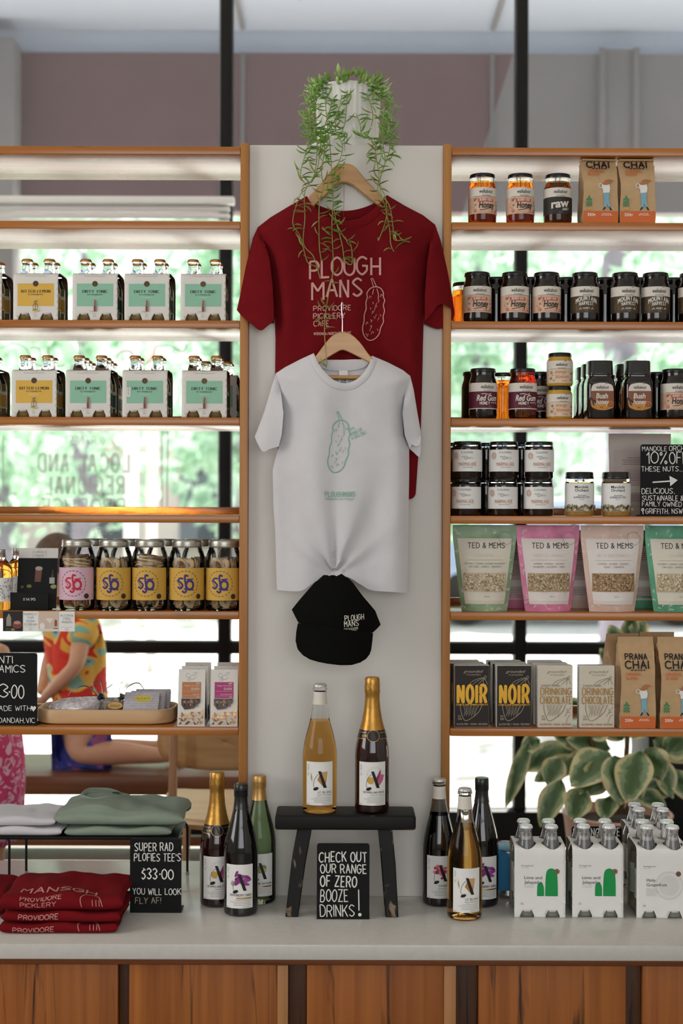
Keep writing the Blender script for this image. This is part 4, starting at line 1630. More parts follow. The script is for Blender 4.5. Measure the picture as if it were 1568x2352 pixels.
dd.poly([(77, 1637), (71, 1629), (72, 1625), (75, 1624), (77, 1627), (79, 1624), (82, 1625), (83, 1629)], CHALKW)
mb.build('writing', t)
t, mb, dd = board('chalkboard sign offering ten percent off nuts, at right edge of fourth shelf', 1470, 1018, 1622, 1183, 3.465, Z[4])
chalk(dd, [('MANDOLE', 1474, 1033, 10, 56), ('ORCHARD', 1536, 1032, 11, 62), ('10%', 1482, 1061, 26, 48), ('OFF', 1537, 1061, 26, 40), ('THESE NUTS...', 1472, 1080, 11, 93), ('DELICIOUS,', 1473, 1131, 12, 75), ('SUSTAINABLE &', 1474, 1147, 11, 94), ('FAMILY OWNED', 1474, 1160, 10, 90), ('GRIFFITH, NSW', 1482, 1177, 11, 84)])
dd.line([(1498, 1105), (1540, 1102)], 3.2, CHALKW)
dd.poly([(1536, 1090), (1555, 1100), (1538, 1114)], CHALKW)
dd.ring(1475, 1168, 2.6, 2.2, CHALKW, 14)
dd.line([(1475, 1171), (1476, 1178)], 2, CHALKW)
mb.build('writing', t)
t, mb, dd = board('small chalkboard sign mostly hidden behind the middle white bottle pack', 1312, 1894, 1427, 2042, 3.51, 0.5)
chalk(dd, [('STRANGELOVE', 1316, 1916, 18, 106)])
mb.build('writing', t)

# ------------------------------------------------------------------ bottles in card carriers
THIN = None


def thin_glass(name='thin_jar_glass', col=(0.97, 0.975, 0.965), milk=0.0):
    m = bpy.data.materials.new(name)
    m.use_nodes = True
    nt = m.node_tree
    nt.nodes.clear()
    out = nt.nodes.new('ShaderNodeOutputMaterial')
    mx = nt.nodes.new('ShaderNodeMixShader')
    tr = nt.nodes.new('ShaderNodeBsdfTransparent')
    tr.inputs['Color'].default_value = (*col, 1)
    last = tr
    if milk:
        df = nt.nodes.new('ShaderNodeBsdfTranslucent')
        df.inputs['Color'].default_value = (*[min(1, c * 1.1) for c in col], 1)
        last = nt.nodes.new('ShaderNodeMixShader')
        last.inputs['Fac'].default_value = milk
        nt.links.new(tr.outputs[0], last.inputs[1])
        nt.links.new(df.outputs[0], last.inputs[2])
    gl = nt.nodes.new('ShaderNodeBsdfGlossy')
    gl.inputs['Roughness'].default_value = 0.04
    lw = nt.nodes.new('ShaderNodeLayerWeight')
    lw.inputs['Blend'].default_value = 0.25
    nt.links.new(lw.outputs['Fresnel'], mx.inputs['Fac'])
    nt.links.new(last.outputs[0], mx.inputs[1])
    nt.links.new(gl.outputs[0], mx.inputs[2])
    nt.links.new(mx.outputs[0], out.inputs['Surface'])
    return m


THIN = thin_glass()
KRAFTPALE = mat('pale_board_inside', '#a08c78', 0.8)
GOLDCAP = mat('gold_crown', '#c28b4a', 0.35, metal=0.7, var=0.1, vs=400)
SILVCAP = mat('silver_crown', '#f2f2f4', 0.35, metal=0.25, var=0.03)
TONIC = mat('tonic_glass', '#a58a58', 0.06, trans=0.45, ior=1.3, var=0)
CLEARW = mat('soda_glass', '#aeb0a2', 0.06, trans=0.45, ior=1.3, var=0)


def crown(root, r, z0, h, m, M=None):
    n = 42
    mb = MB()
    prof = [(0, z0), (r, z0), (r * 1.0, z0 + h * 0.3), (r * 0.95, z0 + h * 0.72), (r * 0.85, z0 + h * 0.95), (r * 0.6, z0 + h), (0, z0 + h)]
    mb.lathe(prof, m, n)
    out = []
    for x, y, z in mb.v:
        q = math.hypot(x, y)
        if q > r * 0.97:
            a = math.atan2(y, x)
            k = 1 + 0.05 * math.cos(21 * a)
            x, y = x * k, y * k
        out.append((x, y, z))
    mb.v = out
    return mb.build('cap', root, 60)


def small_bottle(label, r, H, rn, zs, gl, cap, lab=None, cat='bottle', GLASS=GLASS):
    t = thing('soda_bottle', label, cat)
    hc = 0.0065
    z1 = H - hc
    prof = [(0, 0.004), (r * 0.5, 0.002), (r * 0.82, 0.0), (r * 0.95, 0.003), (r, 0.010), (r, zs), (r * 0.96, zs + (z1 - zs) * 0.12), (r * 0.82, zs + (z1 - zs) * 0.30, GLASS), (rn * 1.45, zs + (z1 - zs) * 0.52, GLASS), (rn * 1.12, zs + (z1 - zs) * 0.74, GLASS), (rn, zs + (z1 - zs) * 0.86, GLASS), (rn, z1 - 0.006, GLASS), (rn * 1.1, z1 - 0.005, GLASS), (rn * 1.1, z1 - 0.001, GLASS), (0, z1 - 0.001, GLASS)]
    MB().lathe(prof, gl, 32).build('glass_body', t)
    crown(t, rn * 1.17, z1 - 0.001, hc + 0.001, cap)
    if lab:
        mb, d = wrap(t, r, 0, 1)
        d.rect(-r * 2.4, zs * 0.32, r * 2.4, zs * 0.86, lab[0])
        d.rect(-r * 2.4, zs * 0.36, r * 2.4, zs * 0.75, lab[1])
        mb.build('label', t)
    return t


def carrier(label, W_, D_, H, neck_r, kind, sc, hole_y, hole_front=0.0):
    """card carrier: front, top with neck holes, back; open sides"""
    t = thing('bottle_carrier', label, 'carrier')
    a = 0.016
    key = [(-D_ / 2, 0), (-D_ / 2, H - 0.016), (-D_ / 2 + 0.002, H - 0.007), (-D_ / 2 + a * 0.55, H - 0.002), (-D_ / 2 + a * 1.4, H), (D_ / 2 - a * 1.4, H), (D_ / 2 - a * 0.55, H - 0.003), (D_ / 2 - 0.001, H - 0.012), (D_ / 2, H - 0.024), (D_ / 2, 0)]
    acc = [0.0]
    for p, q in zip(key, key[1:]):
        acc.append(acc[-1] + math.hypot(q[0] - p[0], q[1] - p[1]))
    L = acc[-1]

    def prof(s):
        s = min(max(s, 0), L)
        for i in range(len(key) - 1):
            if s <= acc[i + 1] + 1e-9:
                f = (s - acc[i]) / (acc[i + 1] - acc[i])
                return key[i][0] + (key[i + 1][0] - key[i][0]) * f, key[i][1] + (key[i + 1][1] - key[i][1]) * f
        return key[-1]

    def s_of_y(y):
        return acc[4] + (y - key[4][0])
    r = 0.0158 * (W_ / 0.108) ** 0.6
    out = [(-W_ / 2, 0)]
    for c in (-W_ / 4, W_ / 4):
        out += [(c + r * x, r * z) for x, z in ((-1, 0), (-0.92, 0.4), (-0.75, 0.75), (-0.55, 1.08), (-0.42, 0.84), (0.4, 0.84), (0.6, 1.12), (0.78, 0.75), (0.94, 0.4), (1, 0))]
    out += [(W_ / 2, 0), (W_ / 2, L)]
    for c in (W_ / 4, -W_ / 4):
        out += [(c + r, L), (c + r * 0.7, L - r * 0.8), (c - r * 0.7, L - r * 0.8), (c - r, L)]
    out += [(-W_ / 2, L)]
    holes = []
    for x in (-W_ / 4, W_ / 4):
        for y in (-hole_y, hole_y):
            c = s_of_y(y)
            h = []
            for k in range(18):
                an = 2 * PI * k / 18
                qy = math.sin(an) * neck_r
                if y < 0 and qy < 0:
                    qy *= 1 + hole_front
                if y > 0 and qy > 0:
                    qy *= 1 + hole_front
                h.append((x + math.cos(an) * neck_r, c + qy))
            holes.append(h)
    vs, fs = fill(out, holes, 0.009, 0.0045)
    mb = MB()
    mb.add([(u, *prof(s)) for u, s in vs], fs, CARD if kind in ('lemon', 'tonic') else WHITE)
    mb.mi(KRAFTIN if kind in ('lemon', 'tonic') else KRAFTPALE)
    o = mb.build('wrapper', t, 30)
    md = o.modifiers.new('thickness', 'SOLIDIFY')
    md.thickness = 0.0011
    md.offset = -1
    md.material_offset = 1
    mb = MB()
    d = Decal(mb, flat(-D_ / 2), sc, 0.0004, 0.00012)
    if kind in ('lemon', 'tonic'):
        c = ink('#e3b44c') if kind == 'lemon' else ink('#93c7ab')
        d.rect(-41.5, 32, 41.5, 83.5, c)
        d.disc(0, 83, 6.6, ink('#2e2820'), n=26)
        d.ring(0, 83, 5.2, 0.7, foil('#8a6a3c'), 24)
        d.text('S', 0, 80.5, 4.6, foil('#8a6a3c'), 0.14, 3)
        if kind == 'lemon':
            d.text('BITTER LEMON', 0, 62.5, 6.2, BLK, 0.2, 66, con=0.72, cap=0)
        else:
            d.text('DIRTY TONIC', 0, 62.5, 6.2, BLK, 0.2, 57, con=0.72, cap=0)
        d.text('BY STRANGELOVE', 0, 57, 2.6, BLK, 0.16, 34, cap=0)
        d.small(0, 51.5, 28, 1 if kind == 'tonic' else 2, 2.6, 0.7, WHITE)
        d.small(0, 100, 48, 1, 3, 0.8, GRY, seed=2)
        d.small(0, 104, 22, 1, 3, 0.6, GRY, seed=3)
        if kind == 'tonic':
            d.disc(-5, 20.3, 7.5, ink('#cfc6bc'), 1.2)
            d.rect(-2.6, 20, 4.0, 32, ink('#7d4a44'))
            d.rect(-1.8, 32, 3.2, 40, ink('#8f5a50'))
            d.poly([(-1.3, 40), (2.8, 40), (2.8, 44), (0.4, 47), (-1.3, 45.5)], ink('#b05a55'))
            d.rect(2.2, 20, 3.4, 40, ink('#c9938a'))
        else:
            J = ink('#7d6a3a')
            d.disc(0, 21.5, 8, ink('#d9c07a'), 2.6)
            d.disc(-3, 23, 4, ink('#c9a94e'), 2.2)
            d.ring(0, 30, 5.6, 1.1, J, 24, ry=1.35)
            d.line([(0, 24), (0, 44)], 1.5, J, cap=0)
            d.line([(-4, 40.5), (4, 44)], 1.8, J, cap=0)
        d.text('SL', 0, 12.5, 3.2, GRY, 0.1, 5.5, cap=0)
        d.small(0, 9.5, 9, 2, 2.2, 0.7, GRY)
    else:
        K = ink('#4f4c4a')
        d.font('StrangeLove', -43, 118, 4.2, GRY, 28, al='l', bold=0.004)
        d.small(-43, 114.5, 23, 1, 3, 1.1, ink('#c4c1bd'), 'l')
        if kind == 'lime':
            G = ink('#0b9448')
            d.poly([(12, 50), (41, 50)] + [(q.x, q.y) for q in spline([Vector(p + (0,)) for p in ((41, 50), (40.5, 84), (38, 106), (30, 113), (22, 113), (15, 106), (12.5, 84), (12, 50))], 5)][1:-1], G)
            d.poly([(-6.5, 50), (9.5, 50)] + [(q.x, q.y) for q in spline([Vector(p + (0,)) for p in ((9.5, 50), (9, 70), (5, 80), (-1, 81), (-5.5, 76), (-6.5, 62), (-6.5, 50))], 4)][1:-1], G)
            d.disc(39, 107, 6, ink('#6d5a3c'))
            d.ring(39, 107, 3.6, 0.9, ink('#a58f62'), 16)
            d.font('Lime and', -36, 89, 7.2, K, 41, al='l')
            d.font('Jalapeño', -36, 78.5, 7.2, K, 41, al='l')
            d.small(-36, 73, 30, 2, 3, 1.0, ink('#c4c1bd'), 'l')
            d.font('53', -44, 30, 5, GRY, al='l')
        else:
            d.disc(16, 76, 32, mat('wash_grey', '#dedddb', 0.5, var=0.02), 33, 40)
            d.ring(16, 76, 26, 6, ink('#e8e7e5'), 44)
            d.disc(37, 103, 6, ink('#6b3f2c'))
            d.ring(37, 103, 3.6, 0.9, ink('#a5765c'), 16)
            d.font('Holy', -36, 85, 7.2, K, 21, al='l')
            d.font('Grapefruit', -36, 74.5, 7.2, K, 47, al='l')
            d.small(-36, 68, 30, 6, 3.2, 1.0, ink('#bdbab7'), 'l')
            d.font('50', -44, 27, 5, GRY, al='l')
    mb.build('printing', t)
    return t


cl, cn = carrier('x', 0.109, 0.112, 0.1165, 0.0188, 'lemon', S1, 0.0275), carrier('x', 0.109, 0.112, 0.1165, 0.0188, 'tonic', S1, 0.0275)
bl_ = small_bottle('x', 0.0262, 0.152, 0.0118, 0.078, TONIC, GOLDCAP, (ink('#d8cfc0'), ink('#c79a3c')))
bt_ = small_bottle('x', 0.0262, 0.152, 0.0118, 0.078, TONIC, GOLDCAP, (ink('#d8cfc0'), ink('#46604a')))


def pack(cproto, bproto, loc, rz, label, bgroup, W_, hy, where):
    put(cproto, loc, rz, label)
    for x in (-1, 1):
        for y in (-1, 1):
            px, py = x * W_ / 4, y * hy
            q = Matrix.Rotation(rz, 4, 'Z') @ Vector((px, py, 0))
            put(bproto, (loc[0] + q.x, loc[1] + q.y, loc[2]), rz + x * 0.3 + y, '%s %s bottle %s' % ({(-1, -1): 'front left', (1, -1): 'front right', (-1, 1): 'back left', (1, 1): 'back right'}[(x, y)], bgroup, where), None)


YT = 0.063
for row, zz, nm, lst in ((2, Z[2], 'upper', ((-47, 'lemon', 'cut by the left picture edge', -0.02), (82, 'lemon', 'beside the left picture edge', -0.02), (217, 'tonic', 'second from the left', 0.0), (337, 'tonic', 'third along', -0.02), (465, 'tonic', 'nearest the white column', 0.0))),
                         (3, Z[3], 'lower', ((-54, 'lemon', 'cut by the left picture edge', -0.02), (78, 'lemon', 'beside the left picture edge', 0.0), (203, 'tonic', 'second from the left', -0.02), (332, 'tonic', 'third along, with a price sticker', 0.0), (468, 'tonic', 'nearest the white column', 0.01)))):
    for px, k, wh, rz in lst:
        col = 'yellow' if k == 'lemon' else 'green'
        pack(cl if k == 'lemon' else cn, bl_ if k == 'lemon' else bt_, (WX(px, D0 + 0.01), YT, zz), rz, 'card carrier with %s panel on the %s tonic shelf, %s' % (col, nm, wh), 'gold capped', 0.109, 0.0275, 'in the %s carrier, %s tonic shelf' % ({'cut by the left picture edge': 'edge cut yellow', 'beside the left picture edge': 'whole yellow', 'second from the left': 'leftmost green', 'third along': 'middle green', 'third along, with a price sticker': 'middle green'}.get(wh, 'rightmost green'), nm))
# two more carriers standing behind on the lower shelf
for px, wh in ((203 + 18, 'behind the second from left'), (468 + 26, 'behind the one nearest the column')):
    pack(cn, bt_, (WX(px, D0 + 0.15), 0.192, Z[3]), 0.0, 'card carrier on the lower tonic shelf, back row, ' + wh, 'gold capped', 0.109, 0.0275, 'in the rear carrier ' + wh)
mb = MB()
Decal(mb, flat(0), 1).rect(-0.0045, 0, 0.0045, 0.022, WHITE)
dd = Decal(mb, flat(0), 1, 0.0005)
dd.small(0, 0.019, 0.006, 6, 0.003, 0.0012, DK)
st_ = mb.build('price_sticker')
st_.location = (WX(295, D0 + 0.01), YT - 0.056 - 0.0008, Z[3] + 0.05)
tag(st_, 'small white price sticker on the left of the green panel, lower tonic shelf', 'sticker')

# counter packs, tall clear bottles
SC_ = 3.274 / F
cg, cw = carrier('x', 117 * SC_, 0.118, 0.166, 0.0225, 'lime', SC_, 0.029, 0.42), carrier('x', 117 * SC_, 0.118, 0.166, 0.0225, 'grapefruit', SC_, 0.029, 0.42)
bs_ = small_bottle('x', 0.0282, 0.2085, 0.0128, 0.128, CLEARW, SILVCAP, (ink('#d9dcd8'), ink('#c9d0c4')), GLASS=mat('soda_neck_glass', '#ffffff', 0.06, trans=0.85, ior=1.5, var=0))
HPK = 117 * SC_
for cp, px, by, lab, wh in ((cg, 1241, 2108, 'white carrier with green arches printed on it, left of the two', 'in left green arch carrier'), (cg, 1374, 2108, 'white carrier with green arches printed on it, right of the two', 'in right green arch carrier'), (cw, 1521, 2110, 'white carrier with a pale grey circle, front right corner of the counter', 'in grey circle carrier at the right'),
                            (cw, 1500, 2058, 'white carrier standing behind the grey circle carrier', 'in white carrier standing behind')):
    d_ = (ZC - 0.5) * F / (by - 1164 - TH * (px - 784))
    p = W(px, by, d_)
    pack(cp, bs_, (p.x, p.y + 0.059, 0.5), -0.03 if px < 1450 else -0.02, lab, 'silver capped', HPK, 0.029, wh)
# blue cans in a blue wrap beside the first white pack
t = thing('can_pack', 'blue wrapped pack of cans left of the first white bottle carrier', 'can pack', (0, 0, 0))
BLUEP = mat('can_blue', '#2f7fae', 0.4, var=0.03)
ALU = mat('aluminium', '#c9ccd0', 0.25, metal=0.9, var=0.02)
for x in (-0.03, 0.03):
    for y in (-0.03, 0.03):
        MB().lathe([(0, 0.001), (0.022, 0), (0.0285, 0.007), (0.0285, 0.1), (0.023, 0.112), (0.024, 0.115), (0.022, 0.112), (0, 0.112)], ALU, 28, Matrix.Translation((x, y, 0))).build('can', t)
mb = MB()
mb.grid(lambda a, b: (-0.0595 + 0.119 * a, *[(-0.0605, 0.02 + 0.085 * b * 2), (-0.0605 + 0.121 * (b * 2 - 1), 0.105 + 0.012 * math.sin(PI * (b * 2 - 1)) ** 0.5)][b > 0.5]) if b <= 0.999 else (-0.0595 + 0.119 * a, 0.0605, 0.105), 2, 24, BLUEP)
mb.add([(-0.0595, 0.0605, 0.02), (0.0595, 0.0605, 0.02), (0.0595, 0.0605, 0.105), (-0.0595, 0.0605, 0.105)], [(1, 0, 3, 2)], BLUEP)
mb.build('wrap', t)
mb = MB()
d = Decal(mb, lambda u, v, k: (-0.03 - v * 1.0 + 0.003, -0.0608 - k, 0.03 + u), 1, 0.0005)
d.font('Another Lager', 0, 0, 0.006, BLK, 0.05, al='l')
mb.build('printing', t)
p = W(1200, 2066, 3.43)
t.location = (WX(1203, 3.43), 0.055, 0.5)

# ------------------------------------------------------------------ wine bottles
DKG = mat('bottle_black_glass', '#0c0a0a', 0.05, var=0, coat=0.6)
ROSEG = mat('bottle_rose_dark', '#2a0d0c', 0.05, var=0, coat=0.7, trans=0.25)
WHITEW = mat('pale_gold_wine', '#f5ba62', 0.03, trans=1.0, ior=1.27, var=0)
GREENG = thin_glass('green_glass', (0.80, 0.90, 0.74), 0.12)
GOLDF = mat('gold_foil', '#c08f45', 0.36, metal=0.85, var=0.06, vs=60, bump=0.35, bs=70)
GOLDM = mat('gold_capsule', '#c9a062', 0.4, metal=0.7, var=0.03)
CAPB = mat('black_capsule', '#121113', 0.35, var=0.03, coat=0.3)
SB = 3.32 / F


def wine(kind, label):
    t = thing('wine_bottle', label, 'bottle')
    Rr = 0.0403
    if kind in ('champagne',):
        pr = [(0, 0.014), (Rr * 0.6, 0.004), (Rr * 0.85, 0.0), (Rr * 0.97, 0.004), (Rr, 0.012), (Rr, 0.13), (Rr * 0.985, 0.142), (Rr * 0.93, 0.158), (Rr * 0.84, 0.174), (Rr * 0.72, 0.192), (Rr * 0.58, 0.213), (Rr * 0.47, 0.238), (Rr * 0.41, 0.265), (Rr * 0.40, 0.30), (0, 0.302)]
        MB().lathe(pr, ROSEG, 48).build('glass_body', t)
        k = 1.014
        fo = [(Rr * 0.74 * k, 0.190), (Rr * 0.725 * k, 0.192), (Rr * 0.585 * k, 0.213), (Rr * 0.475 * k, 0.238), (Rr * 0.425 * k, 0.262), (Rr * 0.43, 0.276), (Rr * 0.455, 0.279), (Rr * 0.44, 0.287), (Rr * 0.45, 0.291), (Rr * 0.43, 0.30), (Rr * 0.43, 0.309), (Rr * 0.38, 0.3135), (0, 0.315)]
        mb = MB().lathe(fo, GOLDF, 48)
        rr = random.Random(3)
        mb.v = [(x * (1 + (0.03 * math.sin(9 * math.atan2(y, x) + z * 300) if 0.268 < z < 0.312 else 0)), y * (1 + (0.03 * math.sin(9 * math.atan2(y, x) + z * 300) if 0.268 < z < 0.312 else 0)), z) for x, y, z in mb.v]
        mb.build('foil', t)
        # black collar with an oval badge
        mb = MB().lathe([(Rr * 0.855, 0.1735), (Rr * 0.86, 0.1735), (Rr * 0.75, 0.1905), (Rr * 0.74, 0.1925)], CAPB, 48)

        def mpn(u, v, kk):
            z = 0.172 + v
            rad = Rr * (0.86 - (z - 0.1735) / 0.017 * 0.11) + 0.0006 + kk
            a = u / (Rr * 0.8)
            return (rad * math.sin(a), -rad * math.cos(a), z)
        d = Decal(mb, mpn, SB, 0.0002, 0.0003)
        d.ring(2, 8.5, 13.5, 1.2, GOLDM, 36, ry=0.95)
        d.disc(2, 8.5, 12.6, CAPB, 12)
        d.poly([(-1, 17), (2, 17), (8, 2), (4, 2)], ink('#3b3532'))
        d.text('ALTINA', -17, 6.5, 3.6, GOLDM, 0.16, 13, cap=0)
        d.rect(-50, 1.2, -14, 2.2, GOLDM)
        d.rect(-50, 15, -14, 16, GOLDM)
        d.rect(16, 1.2, 50, 2.2, GOLDM)
        d.rect(16, 15, 50, 16, GOLDM)
        mb.build('neck_label', t)
    elif kind in ('blanc', 'splash'):
        gl = WHITEW if kind == 'blanc' else DKG
        zl = 0.212 if kind == 'blanc' else 0.214
        pr = [(0, 0.014), (Rr * 0.6, 0.004), (Rr * 0.86, 0.0), (Rr * 0.97, 0.004), (Rr, 0.012), (Rr, 0.128), (Rr * 0.985, 0.14), (Rr * 0.92, 0.158), (Rr * 0.82, 0.176), (Rr * 0.70, 0.194), (Rr * 0.58, 0.212)]
        pr += [(Rr * 0.48, 0.23, GLASS), (Rr * 0.415, 0.25, GLASS), (Rr * 0.375, 0.268, GLASS), (Rr * 0.36, 0.28, GLASS), (Rr * 0.36, 0.283, GLASS), (Rr * 0.42, 0.285, GLASS), (Rr * 0.42, 0.289, GLASS), (Rr * 0.36, 0.291, GLASS), (0, 0.292, GLASS)]
        MB().lathe(pr, gl, 48).build('glass_body', t)
        crown(t, Rr * 0.385, 0.2905, 0.0075, mat('silver_white_crown', '#d9d5cc', 0.35, metal=0.5, var=0.03))
        k = 1.02
        MB().lathe([(Rr * 0.42 * k, 0.2505), (Rr * 0.415 * k, 0.2515), (Rr * 0.38 * k, 0.268), (Rr * 0.37 * k, 0.2795), (Rr * 0.36 * k, 0.28)], LAB, 40).build('neck_label', t)
    else:
        gl = DKG if kind == 'shiraz' else GREENG
        pr = [(0, 0.014), (Rr * 0.6, 0.004), (Rr * 0.86, 0.0), (Rr * 0.97, 0.004), (Rr, 0.012), (Rr, 0.14), (Rr * 0.985, 0.15), (Rr * 0.93, 0.166), (Rr * 0.84, 0.182), (Rr * 0.70, 0.202), (Rr * 0.56, 0.222), (Rr * 0.44, 0.242), (Rr * 0.385, 0.258), (Rr * 0.37, 0.275), (Rr * 0.37, 0.294), (0, 0.295)]
        MB().lathe(pr, gl, 48).build('glass_body', t)
        cm = CAPB if kind == 'shiraz' else GOLDM
        k = 1.03
        cp = [(Rr * 0.445 * k, 0.243), (Rr * 0.44 * k, 0.2435), (Rr * 0.387 * k, 0.258), (Rr * 0.375 * k, 0.268)]
        for i in range(5):
            cp += [(Rr * 0.375 * k, 0.2705 + i * 0.0034), (Rr * 0.40 * k, 0.2715 + i * 0.0034), (Rr * 0.40 * k, 0.2735 + i * 0.0034)]
        cp += [(Rr * 0.395 * k, 0.298), (Rr * 0.36 * k, 0.3005), (0, 0.301)]
        MB().lathe(cp, cm, 40).build('capsule', t)
    mb, d = wrap(t, Rr, 0, SB)
    d.rect(-33, 20, 33, 119, WHITE)
    dv = Decal(mb, lambda u, v, k: cyl(Rr)(-25 * SB - v, 86 * SB + u, k), SB, d.k, 0.00012)
    dv.text('ALTINA', 14, 0, 5, GRY, 0.12, 26, con=0.6, cap=0)
    if kind == 'blanc':
        d.poly([(-5, 78), (3, 96), (19, 97), (17, 84), (14, 66), (11, 60)], ink('#b9824a'))
        d.poly([(3, 96), (19, 97), (15, 80), (9, 72)], ink('#d3a46c'))
        d.poly([(-20, 95), (-17, 84), (-17, 72), (-21, 82)], ink('#a9ad7c'))
        nm = ('LE BLANC', 'Elegant White Bubbles')
    elif kind == 'champagne':
        d.poly([(7, 80), (14, 90), (19, 103), (21, 90), (29, 89), (25, 76), (18, 67), (9, 63)], ink('#c96a8e'))
        d.poly([(7, 80), (19, 103), (16, 84), (11, 70)], ink('#9c3a68'))
        d.disc(-4, 77, 8, ink('#dba94c'))
        d.ring(6, 88, 20, 0.5, GRY, 40, 2)
        d.ring(6, 88, 17, 0.4, GRY, 40, 3)
        nm = ('SPARKLING ROSÉ', 'Celebrate Collection')
    elif kind == 'shiraz':
        P_ = ink('#8a2f7d')
        for a, b, q, w_, an in ((0, 88, 11, 4.5, 0.3), (8, 92, 14, 4, -0.2), (16, 83, 13, 4.5, 0.1), (12, 76, 13, 4, -0.3), (-4, 80, 10, 5, 0.9), (-6, 98, 8, 3, 1.2), (20, 90, 8, 3, -0.6)):
            d.disc(a, b, q, ink('#a3499a') if q > 12 else P_, w_, 14, an)
        d.poly([(-16, 84), (-9, 76), (-14, 70), (-20, 74)], ink('#a9a49e'))
        nm = ('PEPPERBERRY SHIRAZ', None)
    elif kind == 'splash':
        rr = random.Random(9)
        for i in range(26):
            a, q = rr.uniform(0, 2 * PI), rr.uniform(0, 16)
            d.disc(2 + q * math.cos(a), 82 + q * math.sin(a), rr.uniform(1, 6), ink(rr.choice(('#c8405a', '#a52848', '#e08a94'))), None, 10)
            d.k -= d.step * 0.92
        d.nxt()
        nm = ('SANSGRIA', 'Vibrant Ruby Blend')
    else:
        d.disc(4, 84, 13, ink('#8b9a62'), 9, 20, 0.4)
        d.disc(8, 80, 8, ink('#c9c27a'), 6, 20)
        nm = ('FINGER LIME SAUV BLANC', None)
    d.poly([(-3, 98), (3.5, 98), (17, 60), (9.5, 60)], BLK)
    d.line([(q.x, q.y) for q in spline([Vector((-2, 92, 0)), Vector((-10, 82, 0)), Vector((-14, 68, 0)), Vector((-11, 58, 0))], 4)], 0.8, BLK, cap=0)
    d.disc(-8, 58, 6.5, BLK, 3.6, 16, 0.4)
    d.text(nm[0], 29, 48, 4.4, DK, 0.14, min(50, 4.1 * len(nm[0])), al='r', cap=0)
    if nm[1]:
        d.font(nm[1], 29, 42.5, 3.2, GRY, 34, al='r', shear=0.2)
    else:
        d.rect(-6, 41.5, 29, 44.5, foil('#c2a25e'))
    d.small(28, 38, 48, 4, 3.6, 0.9, GRY, 'r', 7)
    d.small(-30, 23, 8, 1, 3, 1.2, GRY, 'l', 7)
    d.small(28, 23, 26, 1, 3, 1.0, GRY, 'r', 7)
    mb.build('label', t)
    return t


def on_counter(px, base_front, rad=0.0403, z=0.5):
    d_ = (ZC - z) * F / (base_front - 1164 - TH * (px - 784)) + rad
    return (WX(px, d_, 1900), d_ - D0, z)


wb, wc, wsh, wsp, wg = wine('blanc', 'x'), wine('champagne', 'x'), wine('shiraz', 'x'), wine('splash', 'x'), wine('green', 'x')
ZS = 0.7335
put(wb, (WX(734, 3.335, 1800), 3.335 - D0, ZS), 0.0, 'pale gold wine bottle with crown cap standing on the black stool')
put(wc, (WX(854, 3.335, 1800), 3.335 - D0, ZS), 0.0, 'gold foiled dark sparkling bottle standing on the black stool')
put(wc, on_counter(498, 2086), 0.05, 'gold foiled sparkling bottle on the counter, leftmost wine bottle')
put(wsh, on_counter(553, 2107), -0.02, 'black wine bottle with purple ribbon label left of the stool')
put(wg, on_counter(595, 2079), 0.1, 'pale green glass wine bottle with gold screw cap')
put(wsp, on_counter(1008, 2084), 0.0, 'dark wine bottle with clear crown capped neck and red splash label')
put(wb, on_counter(1067, 2117), 0.05, 'pale gold wine bottle with crown cap standing on the counter')
put(wsh, on_counter(1106, 2086), 0.1, 'black capped wine bottle half hidden behind the pale gold one')

# ------------------------------------------------------------------ the black stool
STW = wood('worn_black_paint', '#0e0c0b', '#0a0908', '#6d5a46', 'X', 40, 0.55, 0.68, spec=0.3, va=14)
STV = wood('worn_black_legs', '#0e0c0b', '#0a0908', '#8a7660', 'Z', 60, 0.55, 0.62, spec=0.3, va=22)
sx0 = WX(632, 3.3, 1880)
sx1 = WX(954, 3.3, 1880)
st = thing('stool', 'small worn black painted wooden stool holding two wine bottles', 'stool', ((sx0 + sx1) / 2, 3.335 - D0, 0.5))
Ls = sx1 - sx0
MB().box((0, 0, ZS - 0.5 - 0.017), (Ls, 0.11, 0.034), STW, 0.006, 3).build('seat', st)
for lx0, lx1 in ((-0.094, -0.123), (0.092, 0.108)):
    for y0, y1 in ((-0.026, -0.046), (0.026, 0.046)):
        mb = MB()
        w0, w1 = (0.0165, 0.015)
        vs = []
        for z, xx, yy, w in ((0, lx1, y1, w1), (0.12, (lx0 + lx1) / 2, (y0 + y1) / 2, 0.0165), (ZS - 0.5 - 0.033, lx0, y0, w0)):
            vs += [(xx - w, yy - w * 0.8, z), (xx + w, yy - w * 0.8, z), (xx + w, yy + w * 0.8, z), (xx - w, yy + w * 0.8, z)]
        fs = [(3, 2, 1, 0), (8, 9, 10, 11)] + [(j * 4 + i, j * 4 + (i + 1) % 4, j * 4 + 4 + (i + 1) % 4, j * 4 + 4 + i) for j in (0, 1) for i in range(4)]
        mb.add(vs, fs, STV)
        o = mb.build('leg', st)
        bv = o.modifiers.new('edge', 'BEVEL')
        bv.width = 0.0025
        bv.segments = 2

# ------------------------------------------------------------------ left shelves: garnish jars, cards, tray, bark boxes
SILV = mat('zinc_lid', '#b9b4aa', 0.32, metal=0.85, var=0.05)
FRU = [mat('dried_pear', '#c9a67a', 0.7, var=0.2, vs=60), mat('dried_apple', '#d9bf97', 0.7, var=0.15, vs=60), mat('dried_peel', '#8a5f38', 0.7, var=0.2, vs=60)]


